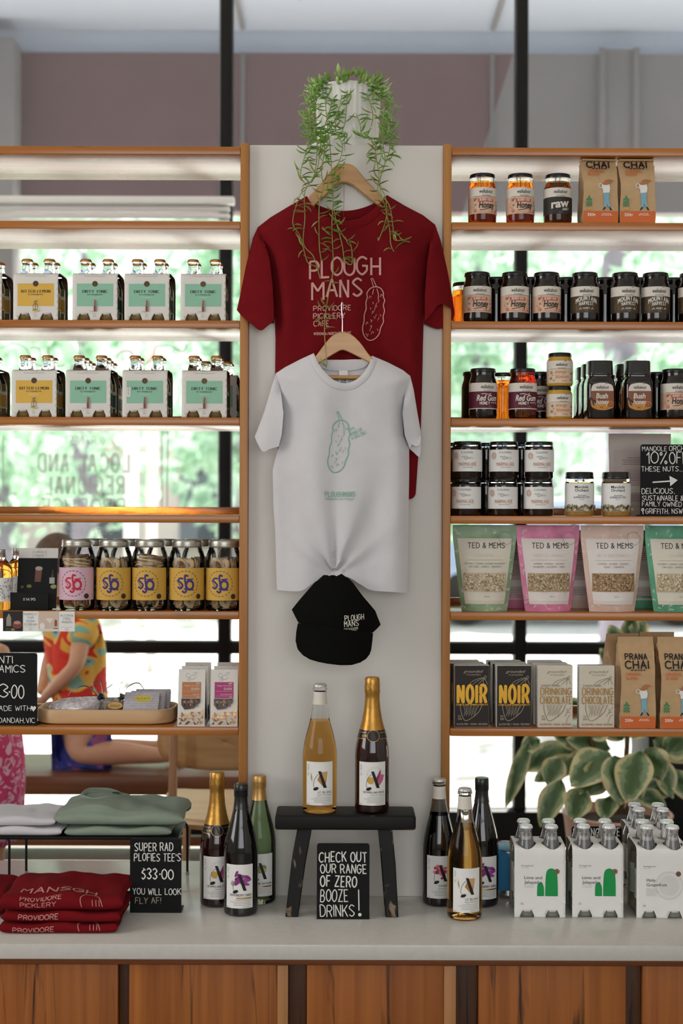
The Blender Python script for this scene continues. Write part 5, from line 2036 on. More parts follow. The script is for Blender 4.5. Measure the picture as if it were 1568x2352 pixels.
def garnish(label, tone, inkc, seed, slices=False):
    t = thing('garnish_jar', label, 'jar')
    r, H = 0.0432, 0.171
    MB().lathe([(0, 0.001), (r * 0.9, 0), (r * 0.985, 0.004), (r, 0.012), (r, 0.122), (r * 0.985, 0.132), (r * 0.93, 0.142), (r * 0.86, 0.148), (r * 0.84, 0.153), (0, 0.1531)], THIN, 44).build('glass_body', t)
    lr = 0.0372
    MB().lathe([(0, 0.1535), (lr, 0.1535), (lr * 1.02, 0.155), (lr * 1.02, 0.158), (lr * 0.985, 0.1585), (lr * 0.985, 0.162), (lr, 0.1625), (lr, 0.1685), (lr * 0.96, H), (lr * 0.8, H), (lr * 0.78, H - 0.001), (0, H - 0.001)], SILV, 48).build('lid', t)
    rr = random.Random(seed)
    mb = MB()
    for i in range(64):
        z = 0.008 + 0.118 * (i / 64) + rr.uniform(0, 0.012)
        if slices and z > 0.09:
            M = Matrix.Translation((rr.uniform(-0.006, 0.006), rr.uniform(-0.006, 0.006), 0.092 + (i - 46) * 0.0022)) @ Matrix.Rotation(rr.uniform(-0.25, 0.25), 4, 'X') @ Matrix.Rotation(rr.uniform(-0.2, 0.2), 4, 'Y')
            R0, th = 0.031, 0.0035
        else:
            a = rr.uniform(0, 2 * PI)
            q = rr.uniform(0.006, 0.027)
            M = Matrix.Translation((q * math.cos(a), q * math.sin(a), max(0.019, min(z, 0.112)))) @ Matrix.Rotation(rr.uniform(0, PI), 4, 'Z') @ Matrix.Rotation(PI / 2 + rr.uniform(-0.35, 0.35), 4, 'X')
            R0, th = rr.uniform(0.0115, 0.0165), 0.0028
        m_ = rr.choice(FRU)
        ph = rr.uniform(0, 6)
        n = 20
        vs, fs = [], []
        for s_ in (-1, 1):
            for k in range(n):
                a = 2 * PI * k / n
                w = 1 + 0.07 * math.sin(3 * a + ph)
                for q in (0.35, 1.0):
                    vs.append((R0 * q * w * math.cos(a), R0 * q * w * math.sin(a), s_ * th / 2 + 0.0015 * math.sin(2 * a + ph) * q))
        for k in range(n):
            j = (k + 1) % n
            for s_ in (0, 2 * n):
                fs.append((s_ + 2 * k, s_ + 2 * k + 1, s_ + 2 * j + 1, s_ + 2 * j))
            fs.append((2 * k + 1, 2 * n + 2 * k + 1, 2 * n + 2 * j + 1, 2 * j + 1))
            fs.append((2 * k, 2 * j, 2 * n + 2 * j, 2 * n + 2 * k))
        mb.add(vs, fs, m_, M)
    mb.build('dried_fruit', t)
    mb, d = wrap(t, r, 0)
    I = ink(inkc)
    d.rect(-56, 24, 56, 98, mat('label_' + tone[1:], tone, 0.6, var=0.01))
    d.ring(0, 62, 29, 2.0, mat('ring_text_' + tone[1:], '#8a6a3c' if 'e' not in tone[1:3] else '#a3506a', 0.6, var=0), 66, 3)
    # interlaced s, l, o monogram
    d.line([(q.x, q.y) for q in spline([Vector(p + (0,)) for p in ((-6, 74), (-13, 74), (-16, 69), (-10, 64), (-6, 58), (-11, 51), (-17, 54))], 5)], 4.2, I)
    d.line([(q.x, q.y) for q in spline([Vector(p + (0,)) for p in ((5, 80), (0, 81), (-1, 74), (1, 60), (2, 46), (-2, 42), (-6, 45))], 5)], 4.4, I)
    d.ring(10, 59, 8, 4.6, I, 28, ry=1.25)
    d.line([(-20, 70), (-9, 52)], 1.6, I)
    d.line([(4, 72), (17, 73)], 2.4, I)
    d.line([(-2, 50), (10, 49), (18, 48)], 3, I)
    d.disc(31, 33, 6, ink('#3a2a22'))
    mb.build('label', t)
    return t


gp = garnish('x', '#dcb6c8', '#c5213a', 4, True)
gy = garnish('x', '#d6a94a', '#3a2a72', 6)
gr = garnish('x', '#d6a94a', '#3a2a72', 8, True)
YG = 0.05
put(gp, (WX(171, D0 + 0.012), YG, Z[5]), -0.05, 'garnish jar of pale dried slices with pink label and red monogram')
for px, pr, w_ in ((257, gy, 'beside the pink labelled jar'), (340, gr, 'second to the right of the pink one'), (426, gy, 'third to the right of the pink one'), (511, gy, 'touching the white column')):
    put(pr, (WX(px, D0 + 0.012), YG, Z[5]), rnd.uniform(-0.15, 0.1), 'garnish jar with yellow label and purple monogram, ' + w_)
for px, w_ in ((222, 'behind the pink label jar'), (304, 'behind the first yellow label jar'), (386, 'behind the second yellow label jar'), (468, 'behind the third yellow label jar'), (550, 'behind the jar touching the column')):
    put(gy, (WX(px - 10, D0 + 0.15), 0.15, Z[5]), 2.0, 'garnish jar turned away in the back row, ' + w_)

SYR = mat('syrup_amber', '#e0963c', 0.04, trans=0.9, ior=1.35, var=0)


def syrup(label):
    t = thing('syrup_bottle', label, 'bottle')
    r = 0.0295
    MB().lathe([(0, 0.001), (r * 0.9, 0), (r, 0.006), (r, 0.092), (r * 0.94, 0.104), (r * 0.76, 0.114), (r * 0.5, 0.121, GLASS), (r * 0.44, 0.128, GLASS), (0, 0.128, GLASS)], SYR, 40).build('glass_body', t)
    MB().lathe([(0, 0.127), (0.0145, 0.127), (0.0145, 0.13), (0.0138, 0.131), (0.0145, 0.132), (0.0138, 0.134), (0.0145, 0.135), (0.0142, 0.146), (0.012, 0.147), (0, 0.147)], SILV, 28).build('cap', t)
    mb, d = wrap(t, r, 0)
    d.rect(-44, 20, 44, 74, WHITE)
    rr = random.Random(2)
    for i in range(60):
        a, b = rr.uniform(6, 42) * rr.choice((-1, 1)), rr.uniform(24, 70)
        d.line([(a, b), (a + rr.uniform(-4, 4), b + rr.uniform(-4, 4)), (a + rr.uniform(-5, 5), b + rr.uniform(-5, 5))], 0.7, DK, cap=0, done=False)
    d.nxt()
    d.small(0, 55, 14, 4, 7, 2.2, GRY)
    mb.build('label', t)
    return t


sy = syrup('x')
put(sy, (WX(0, D0 + 0.03), 0.036, Z[5]), 0.1, 'amber syrup bottle with drawn floral label, cut by the left edge')
put(sy, (WX(41, D0 + 0.12), 0.125, Z[5]), 0.3, 'amber syrup bottle behind the recipe cards')

# recipe cards in a black holder
t = thing('card_holder', 'black price holder showing 14.95 in front of the recipe cards', 'card holder', (WX(68, D0 + 0.02), 0.018, Z[5]))
q = Matrix.Rotation(-0.10, 4, 'X')
MB().box((0, 0.0015, 0.0215), (87 * S1, 0.003, 0.043), BOARD, 0.0006, M=q).build('front_plate', t)
MB().box((0, 0.02, 0.0012), (92 * S1, 0.045, 0.0024), BOARD, 0.0006).build('base_plate', t)
mb = MB()
d = Decal(mb, lambda u, v, k: tuple(q @ Vector((u, -k, v))), S1, 0.0005)
d.text('$14.95', 0, 22, 5.5, CHALKW, 0.13, 28, cap=5)
mb.build('printing', t)
q2 = Matrix.Rotation(-0.16, 4, 'X')
t = thing('recipe_card', 'white headed recipe card with small grey lettering, behind the black picture card', 'card', (WX(84, D0 + 0.04), 0.044, Z[5] + 0.0026))
MB().box((0, 0, 70 * S1), (91 * S1, 0.002, 140 * S1), CARD, M=q2).build('card', t)
mb = MB()
d = Decal(mb, lambda u, v, k: tuple(q2 @ Vector((u, -0.001 - k, v))), S1, 0.0004)
d.text('THE', 3, 137, 2, GRY, 0.12, 4, cap=0)
d.text('CURIOUS', 3, 128, 5, GRY, 0.11, 33, cap=0)
d.text('CABINET', 3, 120, 5, GRY, 0.11, 33, cap=0)
d.text('MIXERS', 2, 116, 2, GRY, 0.12, 10, cap=0)
mb.build('printing', t)
t = thing('recipe_card', 'black picture card of a tall pink drink, leaning on the white headed card', 'card', (WX(84, D0 + 0.03), 0.03, Z[5] + 0.0026))
MB().box((0, 0, 59 * S1), (91 * S1, 0.0015, 116 * S1), BOARD, M=q2).build('card', t)
mb = MB()
d = Decal(mb, lambda u, v, k: tuple(q2 @ Vector((u, -0.00075 - k, v))), S1, 0.0004)
d.poly([(-6, 62), (8, 62), (11, 92), (-5, 92)], ink('#6b4238'))
d.disc(3, 93, 8.5, ink('#a59a8c'), 5)
d.poly([(28, 58), (40, 58), (40, 72), (28, 72)], ink('#a8a4a0'))
d.poly([(31, 72), (38, 72), (36, 84), (37, 90), (34, 90), (34, 84)], ink('#3c3836'))
d.disc(-18, 52, 6, ink('#6d6a3a'), 4)
d.disc(38, 51, 7, ink('#8d9062'), 5)
d.disc(-34, 50, 4, ink('#4a4a2c'), 3)
mb.build('printing', t)

# picture cards hung over the shelf edge
yb = W(100, 1450, D0).z
for x0, x1, dark, lab in ((8, 90, True, 'hanging shelf card reading perfect for soda stream, beside a dark drinks photo'), (90, 173, False, 'hanging shelf card reading alcohol free mixers, beside a pale drinks photo')):
    t = thing('shelf_card', lab, 'card', (WX((x0 + x1) / 2, D0), -0.0016, yb))
    w, h = (x1 - x0) * D0 / F, 46 * D0 / F
    MB().box((0, 0, h / 2), (w - 0.0006, 0.0012, h), WHITE).build('card', t)
    mb = MB()
    d = Decal(mb, flat(-0.0006), D0 / F, 0.0003, 0.0001)
    H_ = (x1 - x0) / 2
    d.rect(-H_, 0, 5, 46, ink('#241c1a') if dark else ink('#d8c0b0'))
    cx_ = H_ - 18
    if dark:
        d.poly([(-33, 12), (-22, 12), (-22, 30), (-26, 40), (-28, 40), (-33, 30)], ink('#9c948a'))
        d.disc(-8, 15, 11, ink('#7d3f38'), 9)
        d.disc(-8, 20, 8, ink('#c08a80'), 4)
        d.disc(-18, 4, 5, ink('#7d8a4a'), 3)
        d.disc(-30, 5, 5, ink('#4a3c30'), 3)
        for i, (tx, ww) in enumerate((('PERFECT', 30), ('FOR', 13), ('SODA', 19), ('STREAM', 28))):
            d.text(tx, cx_ - 0.5, 37 - i * 7.8, 4.6, GRY, 0.13, ww, cap=0)
    else:
        d.poly([(-26, 30), (-8, 30), (-16, 18)], ink('#ece0d4'))
        d.line([(-16, 18), (-16, 6)], 1, ink('#ece0d4'))
        d.poly([(-5, 12), (1, 12), (1, 24), (-2, 28), (-5, 24)], ink('#8a5a48'))
        d.disc(-33, 12, 6, ink('#f2ebe4'), 8)
        d.disc(-2, 5, 7, ink('#4a3a36'), 3)
        d.rect(-H_, 0, 5, 6, ink('#e6dad0'))
        for i, (tx, ww) in enumerate((('ALCOHOL', 31), ('FREE', 16), ('MIXERS', 24))):
            d.text(tx, cx_ + 0.5, 34.5 - i * 7.6, 4.6, GRY, 0.13, ww, cap=0)
    d.rect(cx_ - 14, 10, cx_ + 14, 10.4, GRY)
    d.small(cx_, 6, 11, 2, 3, 0.8, GRY)
    mb.build('printing', t)

# wooden tray with parcels
TRW = wood('tray_ash', '#d8b48a', '#c49a6c', '#9a7048', 'X', 50, 0.45, 0.7)
ty0, ty1 = 0.03, 0.205
tx0, tx1 = WX(90, D0 + 0.1, 1640), WX(404, D0 + 0.1, 1640)
tr = thing('wooden_tray', 'pale wooden tray with rounded ends holding wrapped parcels', 'tray', ((tx0 + tx1) / 2, (ty0 + ty1) / 2, Z[6]))
wx, wy = (tx1 - tx0) / 2, (ty1 - ty0) / 2


def stadium(a, b, r, n=12):
    out = []
    for cx_, cy_, a0 in ((a - r, b - r, 0), (-a + r, b - r, 90), (-a + r, -b + r, 180), (a - r, -b + r, 270)):
        for k in range(n + 1):
            an = R(a0 + 90 * k / n)
            out.append((cx_ + r * math.cos(an), cy_ + r * math.sin(an)))
    return out


mb = MB()
loops = [(0, 0.003), (0.003, 0.0), (0, 0.0)]
prof_ = [(-0.006, 0.0), (-0.001, 0.004), (0.0, 0.01), (0.0, 0.034), (-0.0015, 0.0365), (-0.005, 0.0365), (-0.0065, 0.034), (-0.0075, 0.012), (-0.012, 0.008)]
rings = [[(x, y, z) for x, y in stadium(wx + o, wy + o, min(wy + o, 0.06) - 0.001)] for o, z in prof_]
n = len(rings[0])
vs = [p for r_ in rings for p in r_]
fs = [(j * n + i, j * n + (i + 1) % n, (j + 1) * n + (i + 1) % n, (j + 1) * n + i) for j in range(len(rings) - 1) for i in range(n)]
fs.append(tuple(range(n))[::-1])
fs.append(tuple(range((len(rings) - 1) * n, len(rings) * n)))
mb.add(vs, fs, TRW)
mb.build('tray_body', tr)
ZT = Z[6] + 0.0085
CELLO = mat('cellophane', '#d9d2d6', 0.12, var=0.25, vs=120, bump=1.0, bs=140, spec=0.9, coat=0.8)
RIB = mat('black_ribbon', '#141214', 0.3, var=0.05)
BROWNR = mat('brown_ribbon', '#4a423e', 0.3, var=0.05)


def parcel(label, loc, rz, L, Wd, H, m_, rib, seed, patt=None):
    t = thing('wrapped_parcel', label, 'parcel', loc, rz)
    rr = random.Random(seed)
    ph = [rr.uniform(0, 6) for _ in range(5)]

    def P(a, b):
        th = 2 * PI * a
        ph_ = -PI / 2 + PI * b
        c, s_ = math.cos(ph_), math.sin(ph_)
        x = L / 2 * c * math.cos(th)
        k = 1 - 0.75 * max(0, x / (L / 2)) ** 2
        wr = 1 + 0.06 * math.sin(14 * th + ph[0] + 6 * x / L) + 0.04 * math.sin(23 * th + ph[1])
        y = Wd / 2 * c * math.sin(th) * k * wr
        z = H / 2 + H / 2 * s_ * wr
        if x > 0:
            z += 0.5 * H * (x / (L / 2)) ** 2 * (0.8 if z > 0.3 * H else 0.3)
        return (x, y, max(0.0006, z))
    mb = MB()
    mb.grid(P, 48, 20, m_)
    mb.build('wrapping', t, 60)
    x, z = L * 0.47, H * 1.0
    mb = MB()
    mb.lathe([(0, -0.008), (0.007, -0.008), (0.005, 0), (0.011, 0.008), (0.004, 0.012), (0, 0.012)], rib, 12, Matrix.Translation((x, 0, z)) @ Matrix.Rotation(0.9, 4, 'Y'))

    def band(pts, w):
        P_ = spline(pts, 6)
        mb.add([p + Vector((0, s_ * w, 0.25 * s_ * w)) for p in P_ for s_ in (-1, 1)], [(2 * i, 2 * i + 1, 2 * i + 3, 2 * i + 2) for i in range(len(P_) - 1)], rib)
    for q in patt:
        band([Vector((x + a, b, z + c)) for a, b, c in q], 0.0045)
    mb.build('ribbon_bow', t)
    return t


HEXP = patch_mat('hexagon_paper', ['#b9a79a', '#d8cfc6', '#9a9692', '#c7b2a0', '#8f8a92'], 60, 0.6)
parcel('clear crinkled parcel tied with black ribbon at the left of the wooden tray', (tr.location.x - 0.078, 0.083, ZT), 0.08, 0.13, 0.07, 0.05, CELLO, RIB, 1, [[(0, 0, 0), (-0.035, 0, 0.03), (-0.075, 0, 0.012), (-0.082, 0, -0.03)], [(0, 0, 0), (0.012, -0.01, 0.02), (0.032, -0.012, 0.035)], [(0, 0, 0), (0.004, -0.012, -0.02), (-0.006, -0.016, -0.03)], [(0, 0, 0.002), (-0.02, 0.01, 0.034), (0.0, 0.012, 0.036), (0.006, 0, 0.006)]])
parcel('hexagon patterned parcel with brown ribbon in the middle of the wooden tray', (tr.location.x - 0.026, 0.155, ZT), 0.05, 0.105, 0.062, 0.04, HEXP, BROWNR, 2, [[(0, 0, 0), (0.02, 0, 0.03), (0.045, 0, 0.038), (0.06, 0, 0.02)], [(0, 0, 0), (0.02, 0, 0.012), (0.055, 0.004, -0.005)], [(0, 0, 0), (-0.004, 0, 0.03), (0.006, 0, 0.042)], [(0, 0, 0), (0.02, -0.01, -0.015)]])
bd_ = MB()
Decal(bd_, lambda u, v, k: (u, v * 0.25, v * 0.97 + k), 1).disc(0, 0, 0.019, GOLDM, 0.009, 28)
dq = Decal(bd_, lambda u, v, k: (u, v * 0.25 - k, v * 0.97), 1, 0.0007)
dq.text('WAWA', 0, -0.003, 0.006, BROWNI, 0.1, 0.024, cap=0)
ov = bd_.build('oval_label')
ov.location = (tr.location.x + 0.015, 0.122, ZT + 0.026)
tag(ov, 'oval gold label on the hexagon patterned parcel', 'label')
WAX = mat('printed_wrap', '#c9c4cc', 0.6, var=0.1, vs=90)
for i, (dx, dy, dz, rz) in enumerate(((0.0, 0, 0.0, -0.05), (0.012, 0.012, 0.0, -0.02), (0.022, 0.026, 0.0, 0.03))):
    t = thing('wrapped_cloth', ('front folded printed wrap with oval yellow sticker, right in the tray', 'middle folded printed wrap, right in the tray', 'rearmost folded printed wrap, right in the tray')[i], 'folded cloth', (tr.location.x + 0.083 + dx, 0.078 + dy * 2.4, ZT + 0.0075), rz)
    M_ = Matrix.Rotation(-0.62, 4, 'X')
    mb = MB()
    for k in range(4):
        mb.box((0, 0.0042 * k, 0.032), (0.088, 0.0038, 0.066), WAX if k < 3 else LAB, 0.0015, M=M_)
    o = mb.build('folded_wrap', t)
    mb = MB()
    dq = Decal(mb, lambda u, v, k: tuple(M_ @ Vector((u, -0.002 - k, v))), 1, 0.0005, 0.0002)
    if i == 0:
        dq.disc(0.004, 0.046, 0.022, ink('#e0cf5c'), 0.0105, 28)
        dq.text('WAWA', 0.004, 0.043, 0.008, ink('#a8983c'), 0.1, 0.034, cap=0)
        dq.small(0.004, 0.039, 0.026, 1, 0.003, 0.001, ink('#a8983c'))
    for q in range(4):
        for e_, mm in ((0.010, ink('#8a5a52')), (0.008, LAB), (0.0055, ink('#6b6a72')), (0.0035, LAB)):
            a0 = -0.033 + q * 0.022
            dq.poly([(a0 + e_ * math.cos(R(a)), 0.001 + e_ * math.sin(R(a))) for a in range(0, 181, 20)], mm)
    for q in range(6):
        dq.rect(-0.043, 0.016 + q * 0.007, 0.043, 0.0164 + q * 0.007, GRY)
    mb.build('print', t)

# bark boxes
CHOC = mat('chocolate_pieces', '#4a2d20', 0.3, var=0.5, vs=70, bump=0.6, bs=90)


def bark(label, tone, first, second):
    t = thing('chocolate_bark_box', label, 'carton')
    w0, w1, h, dp = 0.0665, 0.066, 0.1365, 0.043

    def dep(v):
        return dp / 2 * (1 - 0.9 * max(0, (v - 0.12) / 0.88))
    mb = MB()
    vs = []
    for v in (0, 0.12, 0.3, 0.5, 0.7, 0.88, 1.0):
        w = (w0 + (w1 - w0) * v) / 2
        y = dep(v)
        vs += [(-w, -y, v * h), (w, -y, v * h), (w, y, v * h), (-w, y, v * h)]
    fs = [(3, 2, 1, 0), (24, 25, 26, 27)]
    SIDE = mat('bark_side', '#241712', 0.4, var=0.1)
    for j in range(6):
        mb.add([vs[j * 4 + q] for q in (0, 1)] + [vs[j * 4 + 4 + q] for q in (1, 0)], [(0, 1, 2, 3)], CARD)
        mb.add([vs[j * 4 + q] for q in (2, 3)] + [vs[j * 4 + 4 + q] for q in (3, 2)], [(0, 1, 2, 3)], CARD)
        for q in (1, 3):
            a, b = vs[j * 4 + q], vs[j * 4 + (q + 1) % 4]
            mb.add([a, b, vs[j * 4 + 4 + (q + 1) % 4], vs[j * 4 + 4 + q]], [(0, 1, 2, 3)], CARD if j == 0 else SIDE)
    mb.add(vs[:4], [(3, 2, 1, 0)], CARD)
    mb.add(vs[-4:], [(0, 1, 2, 3)], CARD)
    mb.build('carton', t)
    mb = MB()
    d = Decal(mb, lambda u, v, k: (u, -dep(v / h) - k, v), S1, 0.0004, 0.00012)
    # signature, panel, window, triangles
    for pts in ([(-5, 117), (-11, 120), (-13, 113), (-8, 110), (-3, 114), (1, 116), (3, 114), (8, 117), (11, 120)], [(2, 119), (6, 121), (12, 122)], [(-11, 104), (-6, 110), (-4, 108), (-8, 102)], [(-4, 104), (0, 107), (3, 106), (9, 111)]):
        d.line([(q.x, q.y) for q in spline([Vector((a, b, 0)) for a, b in pts], 4)], 0.6, GRY, cap=0)
    pm = ink(tone)
    d.rect(-22, 64, 21, 100, pm)
    d.text(first, 18, 95, 3.2, LAB, 0.16, 8, 'r', cap=0)
    d.font('Belgian Chocolate', 18, 90.5, 3.2, LAB, 34, 'r')
    d.text('BARK', 18, 82, 5.6, LAB, 0.16, 18, 'r', con=0.6, cap=0)
    d.rect(-20, 79.5, 19, 79.9, LAB)
    d.text(second, 18, 71, 2.6, LAB, 0.15, 14 if len(second) < 9 else 26, 'r', cap=0)
    d.rect(-20, 68.5, 19, 68.9, LAB)
    d.text('80G', 18, 65.2, 2.6, LAB, 0.15, 6, 'r', cap=0)
    d.poly([(-23, 63), (21, 63), (20, 54), (5, 41), (-15, 38), (-23, 49)], CHOC)
    rr = random.Random(12)
    for i in range(14):
        d.disc(rr.uniform(-18, 14), rr.uniform(46, 60), rr.uniform(2, 5), ink(rr.choice(('#6b4636', '#8d6a58', '#3a221a', '#a88878'))), rr.uniform(1.5, 3), 7, rr.uniform(0, 3))
    B1, B2 = foil('#8a5a30'), foil('#b98a50')
    c = 7.2
    for j in range(5):
        for i in range(8):
            x, y = -29 + i * c, 5 + j * c
            if y > 30 and abs(x + 3) < 18:
                continue
            k = rr.choice((0, 1, 2, 3, 4, 5))
            q = [(x, y), (x + c, y), (x + c, y + c), (x, y + c)]
            if k < 4:
                del q[k]
                d.poly(q, rr.choice((B1, B1, B2)))
                d.k -= d.step * 0.92
            elif k == 4:
                d.line([q[0], q[2]], 0.4, B1, cap=0)
    mb.build('printing', t)
    return t


b1 = bark('x', '#c07c50', 'MILK', 'BISCOFF')
b2 = bark('x', '#b23a7a', 'DARK', 'FIG & PISTACHIO')
for pr, px, rz, n_ in ((b1, 440.5, -0.03, 'orange panelled chocolate bark box'), (b2, 515, 0.02, 'magenta panelled chocolate bark box')):
    put(pr, (WX(px, D0 + 0.01), 0.034, Z[6]), rz, n_ + ' in front, bottom left shelf')
    put(pr, (WX(px + 6, D0 + 0.08), 0.108, Z[6]), rz + 0.04, n_ + ', standing behind the front one', tilt=(0, 0))
    put(pr, (WX(px + 14, D0 + 0.17), 0.19, Z[6]), rz + 0.02, n_ + ', rearmost of its column')

# ------------------------------------------------------------------ folded tees and the wire rack on the counter
RKW = MB()
rk = thing('display_rack', 'low black metal rack on the counter carrying folded tees', 'rack', (0, 0, 0.5))
RZ = 0.136
rx1 = -0.397
MB().box((rx1 / 2 - 0.55, 0.13, RZ - 0.0035), (rx1 * 0 + 1.1 - abs(rx1), 0.18, 0.007), BLACK, 0.001).build('top_plate', rk)
rkx0 = rx1 / 2 - 0.55 - (1.1 - abs(rx1)) / 2
CLR = mat('rubber_clear', '#d9dde0', 0.3, trans=0.5, var=0)
for x, y in ((rx1 + 0.004, 0.215), (rx1 + 0.003, 0.045), (WX(23, 3.48), 0.045), (WX(64, 3.66), 0.215), (rkx0 + 0.03, 0.045), (rkx0 + 0.03, 0.215)):
    MB().tube([(x - 0.014, y, RZ - 0.002), (x - 0.006, y, RZ - 0.003), (x, y, RZ - 0.012), (x, y, 0.0)], 0.0032, BLACK, 10).build('leg', rk)
    MB().lathe([(0, 0), (0.0045, 0), (0.0045, 0.008), (0, 0.008)], CLR, 12, Matrix.Translation((x, y, 0))).build('foot', rk)


def folded_tee(name, label, loc, rz, w, dpt, h, m_, seed, rise=0.0, back_h=0.0, prints=None, collar=False, droop=0.0, wr=0.004, group=None):
    t = thing(name, label, 'folded t-shirt', loc, rz, group)
    rr = random.Random(seed)
    p = [rr.uniform(0, 6) for _ in range(8)]

    def top(u, y):
        f = (y + dpt / 2) / dpt
        g = rise * math.exp(-((u + 0.35) / 0.5) ** 2) * math.sin(PI * min(1, max(0, f)) ** 0.8) + back_h * f
        w_ = wr * (math.sin(5 * u + 9 * f + p[0]) + 0.7 * math.sin(9 * u - 6 * f + p[1]) + 0.5 * math.sin(17 * u + 3 * f + p[2]))
        return g + w_ * min(1, f * 4)
    Lf = PI * h / 2
    Lt = dpt - h
    tot = Lf + Lt + Lf

    def P(u, s, k=0.0):
        ed = (1 - abs(u) ** 10) ** 0.35 if abs(u) < 1 else 0.0
        x = u * w / 2 * (1 + 0.012 * math.sin(9 * s / dpt + p[3]))
        hh = h / 2
        if s < Lf:
            a = -PI / 2 + s / hh
            y = -dpt / 2 + hh - (hh + k) * math.cos(a)
            z = hh + (hh + k) * math.sin(a)
            z += 0.15 * h * math.sin(6 * u + p[4]) * (1 + math.sin(a)) / 2
        elif s < Lf + Lt:
            y = -dpt / 2 + hh + (s - Lf)
            z = h + top(u, y) + k + 0.15 * h * math.sin(6 * u + p[4]) * max(0, 1 - (s - Lf) / Lt * 3)
        else:
            a = PI / 2 - (s - Lf - Lt) / hh
            y = dpt / 2 - hh + (hh + k) * math.cos(a)
            z = (hh + (hh + k) * math.sin(a)) * (1 + top(u, dpt / 2 - hh) / h)
        zm = h * 0.5
        z = max(0.0004, zm + (z - zm) * (0.25 + 0.75 * ed))
        if droop and u > 0.6:
            z -= droop * ((u - 0.6) / 0.4) ** 2
        return (x, y, max(0.0004, z) if not droop else z)
    mb = MB()
    mb.grid(lambda a, b: P(max(-0.9999, min(0.9999, 2 * a - 1)), b * tot), 48, 44, m_)
    mb.build('folded_body', t, 70)
    if prints:
        mb = MB()
        d = Decal(mb, lambda u, v, k: P(max(-0.99, min(0.99, u / (w / 2))), v, k), 1, 0.0009, 0.0001, 0.004)
        prints(d, Lf)
        mb.build('print', t)
    if collar:
        mb = MB()
        ring_, ins = [], []
        for k_ in range(41):
            a_ = 2 * PI * k_ / 40
            u_, y_ = -0.34 + 0.36 * math.cos(a_), 0.02 + 0.045 * math.sin(a_)
            p_ = Vector(P(u_, Lf + (y_ + dpt / 2 - h / 2)))
            ring_.append(p_ + Vector((0.006 * math.sin(a_), 0, -0.003 + 0.010 * (1 + math.sin(a_)) / 2 * (1 - 0.6 * math.cos(a_)))))
        mb.tube(ring_, 0.0048, m_, 8, cap=False)
        mb.tube([q_ + Vector((0, -0.007 * math.sin(2 * PI * k_ / 40), -0.005)) for k_, q_ in enumerate(ring_)], 0.0048, m_, 8, cap=False)
        mb.build('collar', t, 80)
        mb = MB().box((0, 0, 0), (0.02, 0.012, 0.001), BLACK, 0.0003)
        o = mb.build('neck_label', t)
        o.location = Vector(P(-0.2, Lf + dpt * 0.72)) + Vector((0, 0, 0.006))
    return t


SAGET = mat('sage_cotton', '#94a292', 0.9, var=0.05, vs=25, spec=0.2, bump=0.2, bs=900)
WHT = mat('white_cotton', '#dad7da', 0.9, var=0.02, vs=25, sheen=0.2, bump=0.2, bs=900)
REDT = mat('burgundy_cotton', '#74141a', 0.9, var=0.06, vs=30, spec=0.1, bump=0.25, bs=900)
PINKP = ink('#c98d86', 0.8)
zr_ = 0.5 + RZ
sgx = WX(288, 3.56)
folded_tee('folded_tee', 'lower folded sage green tee on the black rack', (sgx - 0.006, 0.13, zr_ + 0.0002), 0.02, 0.265, 0.17, 0.02, SAGET, 3, wr=0.0012)
folded_tee('folded_tee', 'upper folded sage green tee with its neck showing, on the rack', (sgx, 0.132, zr_ + 0.026), -0.02, 0.315, 0.175, 0.03, SAGET, 5, rise=0.026, back_h=0.012, collar=True, droop=0.0, wr=0.0022)
folded_tee('folded_tee', 'lower folded white tee at the left on the rack', (WX(28, 3.55), 0.125, zr_ + 0.0002), 0.0, 0.28, 0.16, 0.02, WHT, 8, wr=0.001)
folded_tee('folded_tee', 'upper folded white tee at the left on the rack', (WX(24, 3.55), 0.13, zr_ + 0.0235), 0.02, 0.25, 0.165, 0.022, WHT, 9, rise=0.006, wr=0.0015)


def plough_print(d, L, lines, mirror=False, pick=True):
    for tx, u, v, h, w_, ww in lines:
        d.text(tx, u, L * 0.35 + v, h, PINKP, w_, ww, cap=4)
    if pick:
        d.line([(0.058 + q.x, L * 0.4 + q.y) for q in spline([Vector((-0.012, 0.0, 0)), Vector((-0.016, 0.018, 0)), Vector((-0.006, 0.032, 0)), Vector((0.016, 0.034, 0)), Vector((0.026, 0.022, 0)), Vector((0.034, 0.002, 0))], 5)], 0.0016, PINKP, cap=0)
        for a in (0.07, 0.078, 0.085):
            d.line([(a, L * 0.4 + 0.003), (a - 0.002, L * 0.4 + 0.018)], 0.0013, PINKP, cap=0)


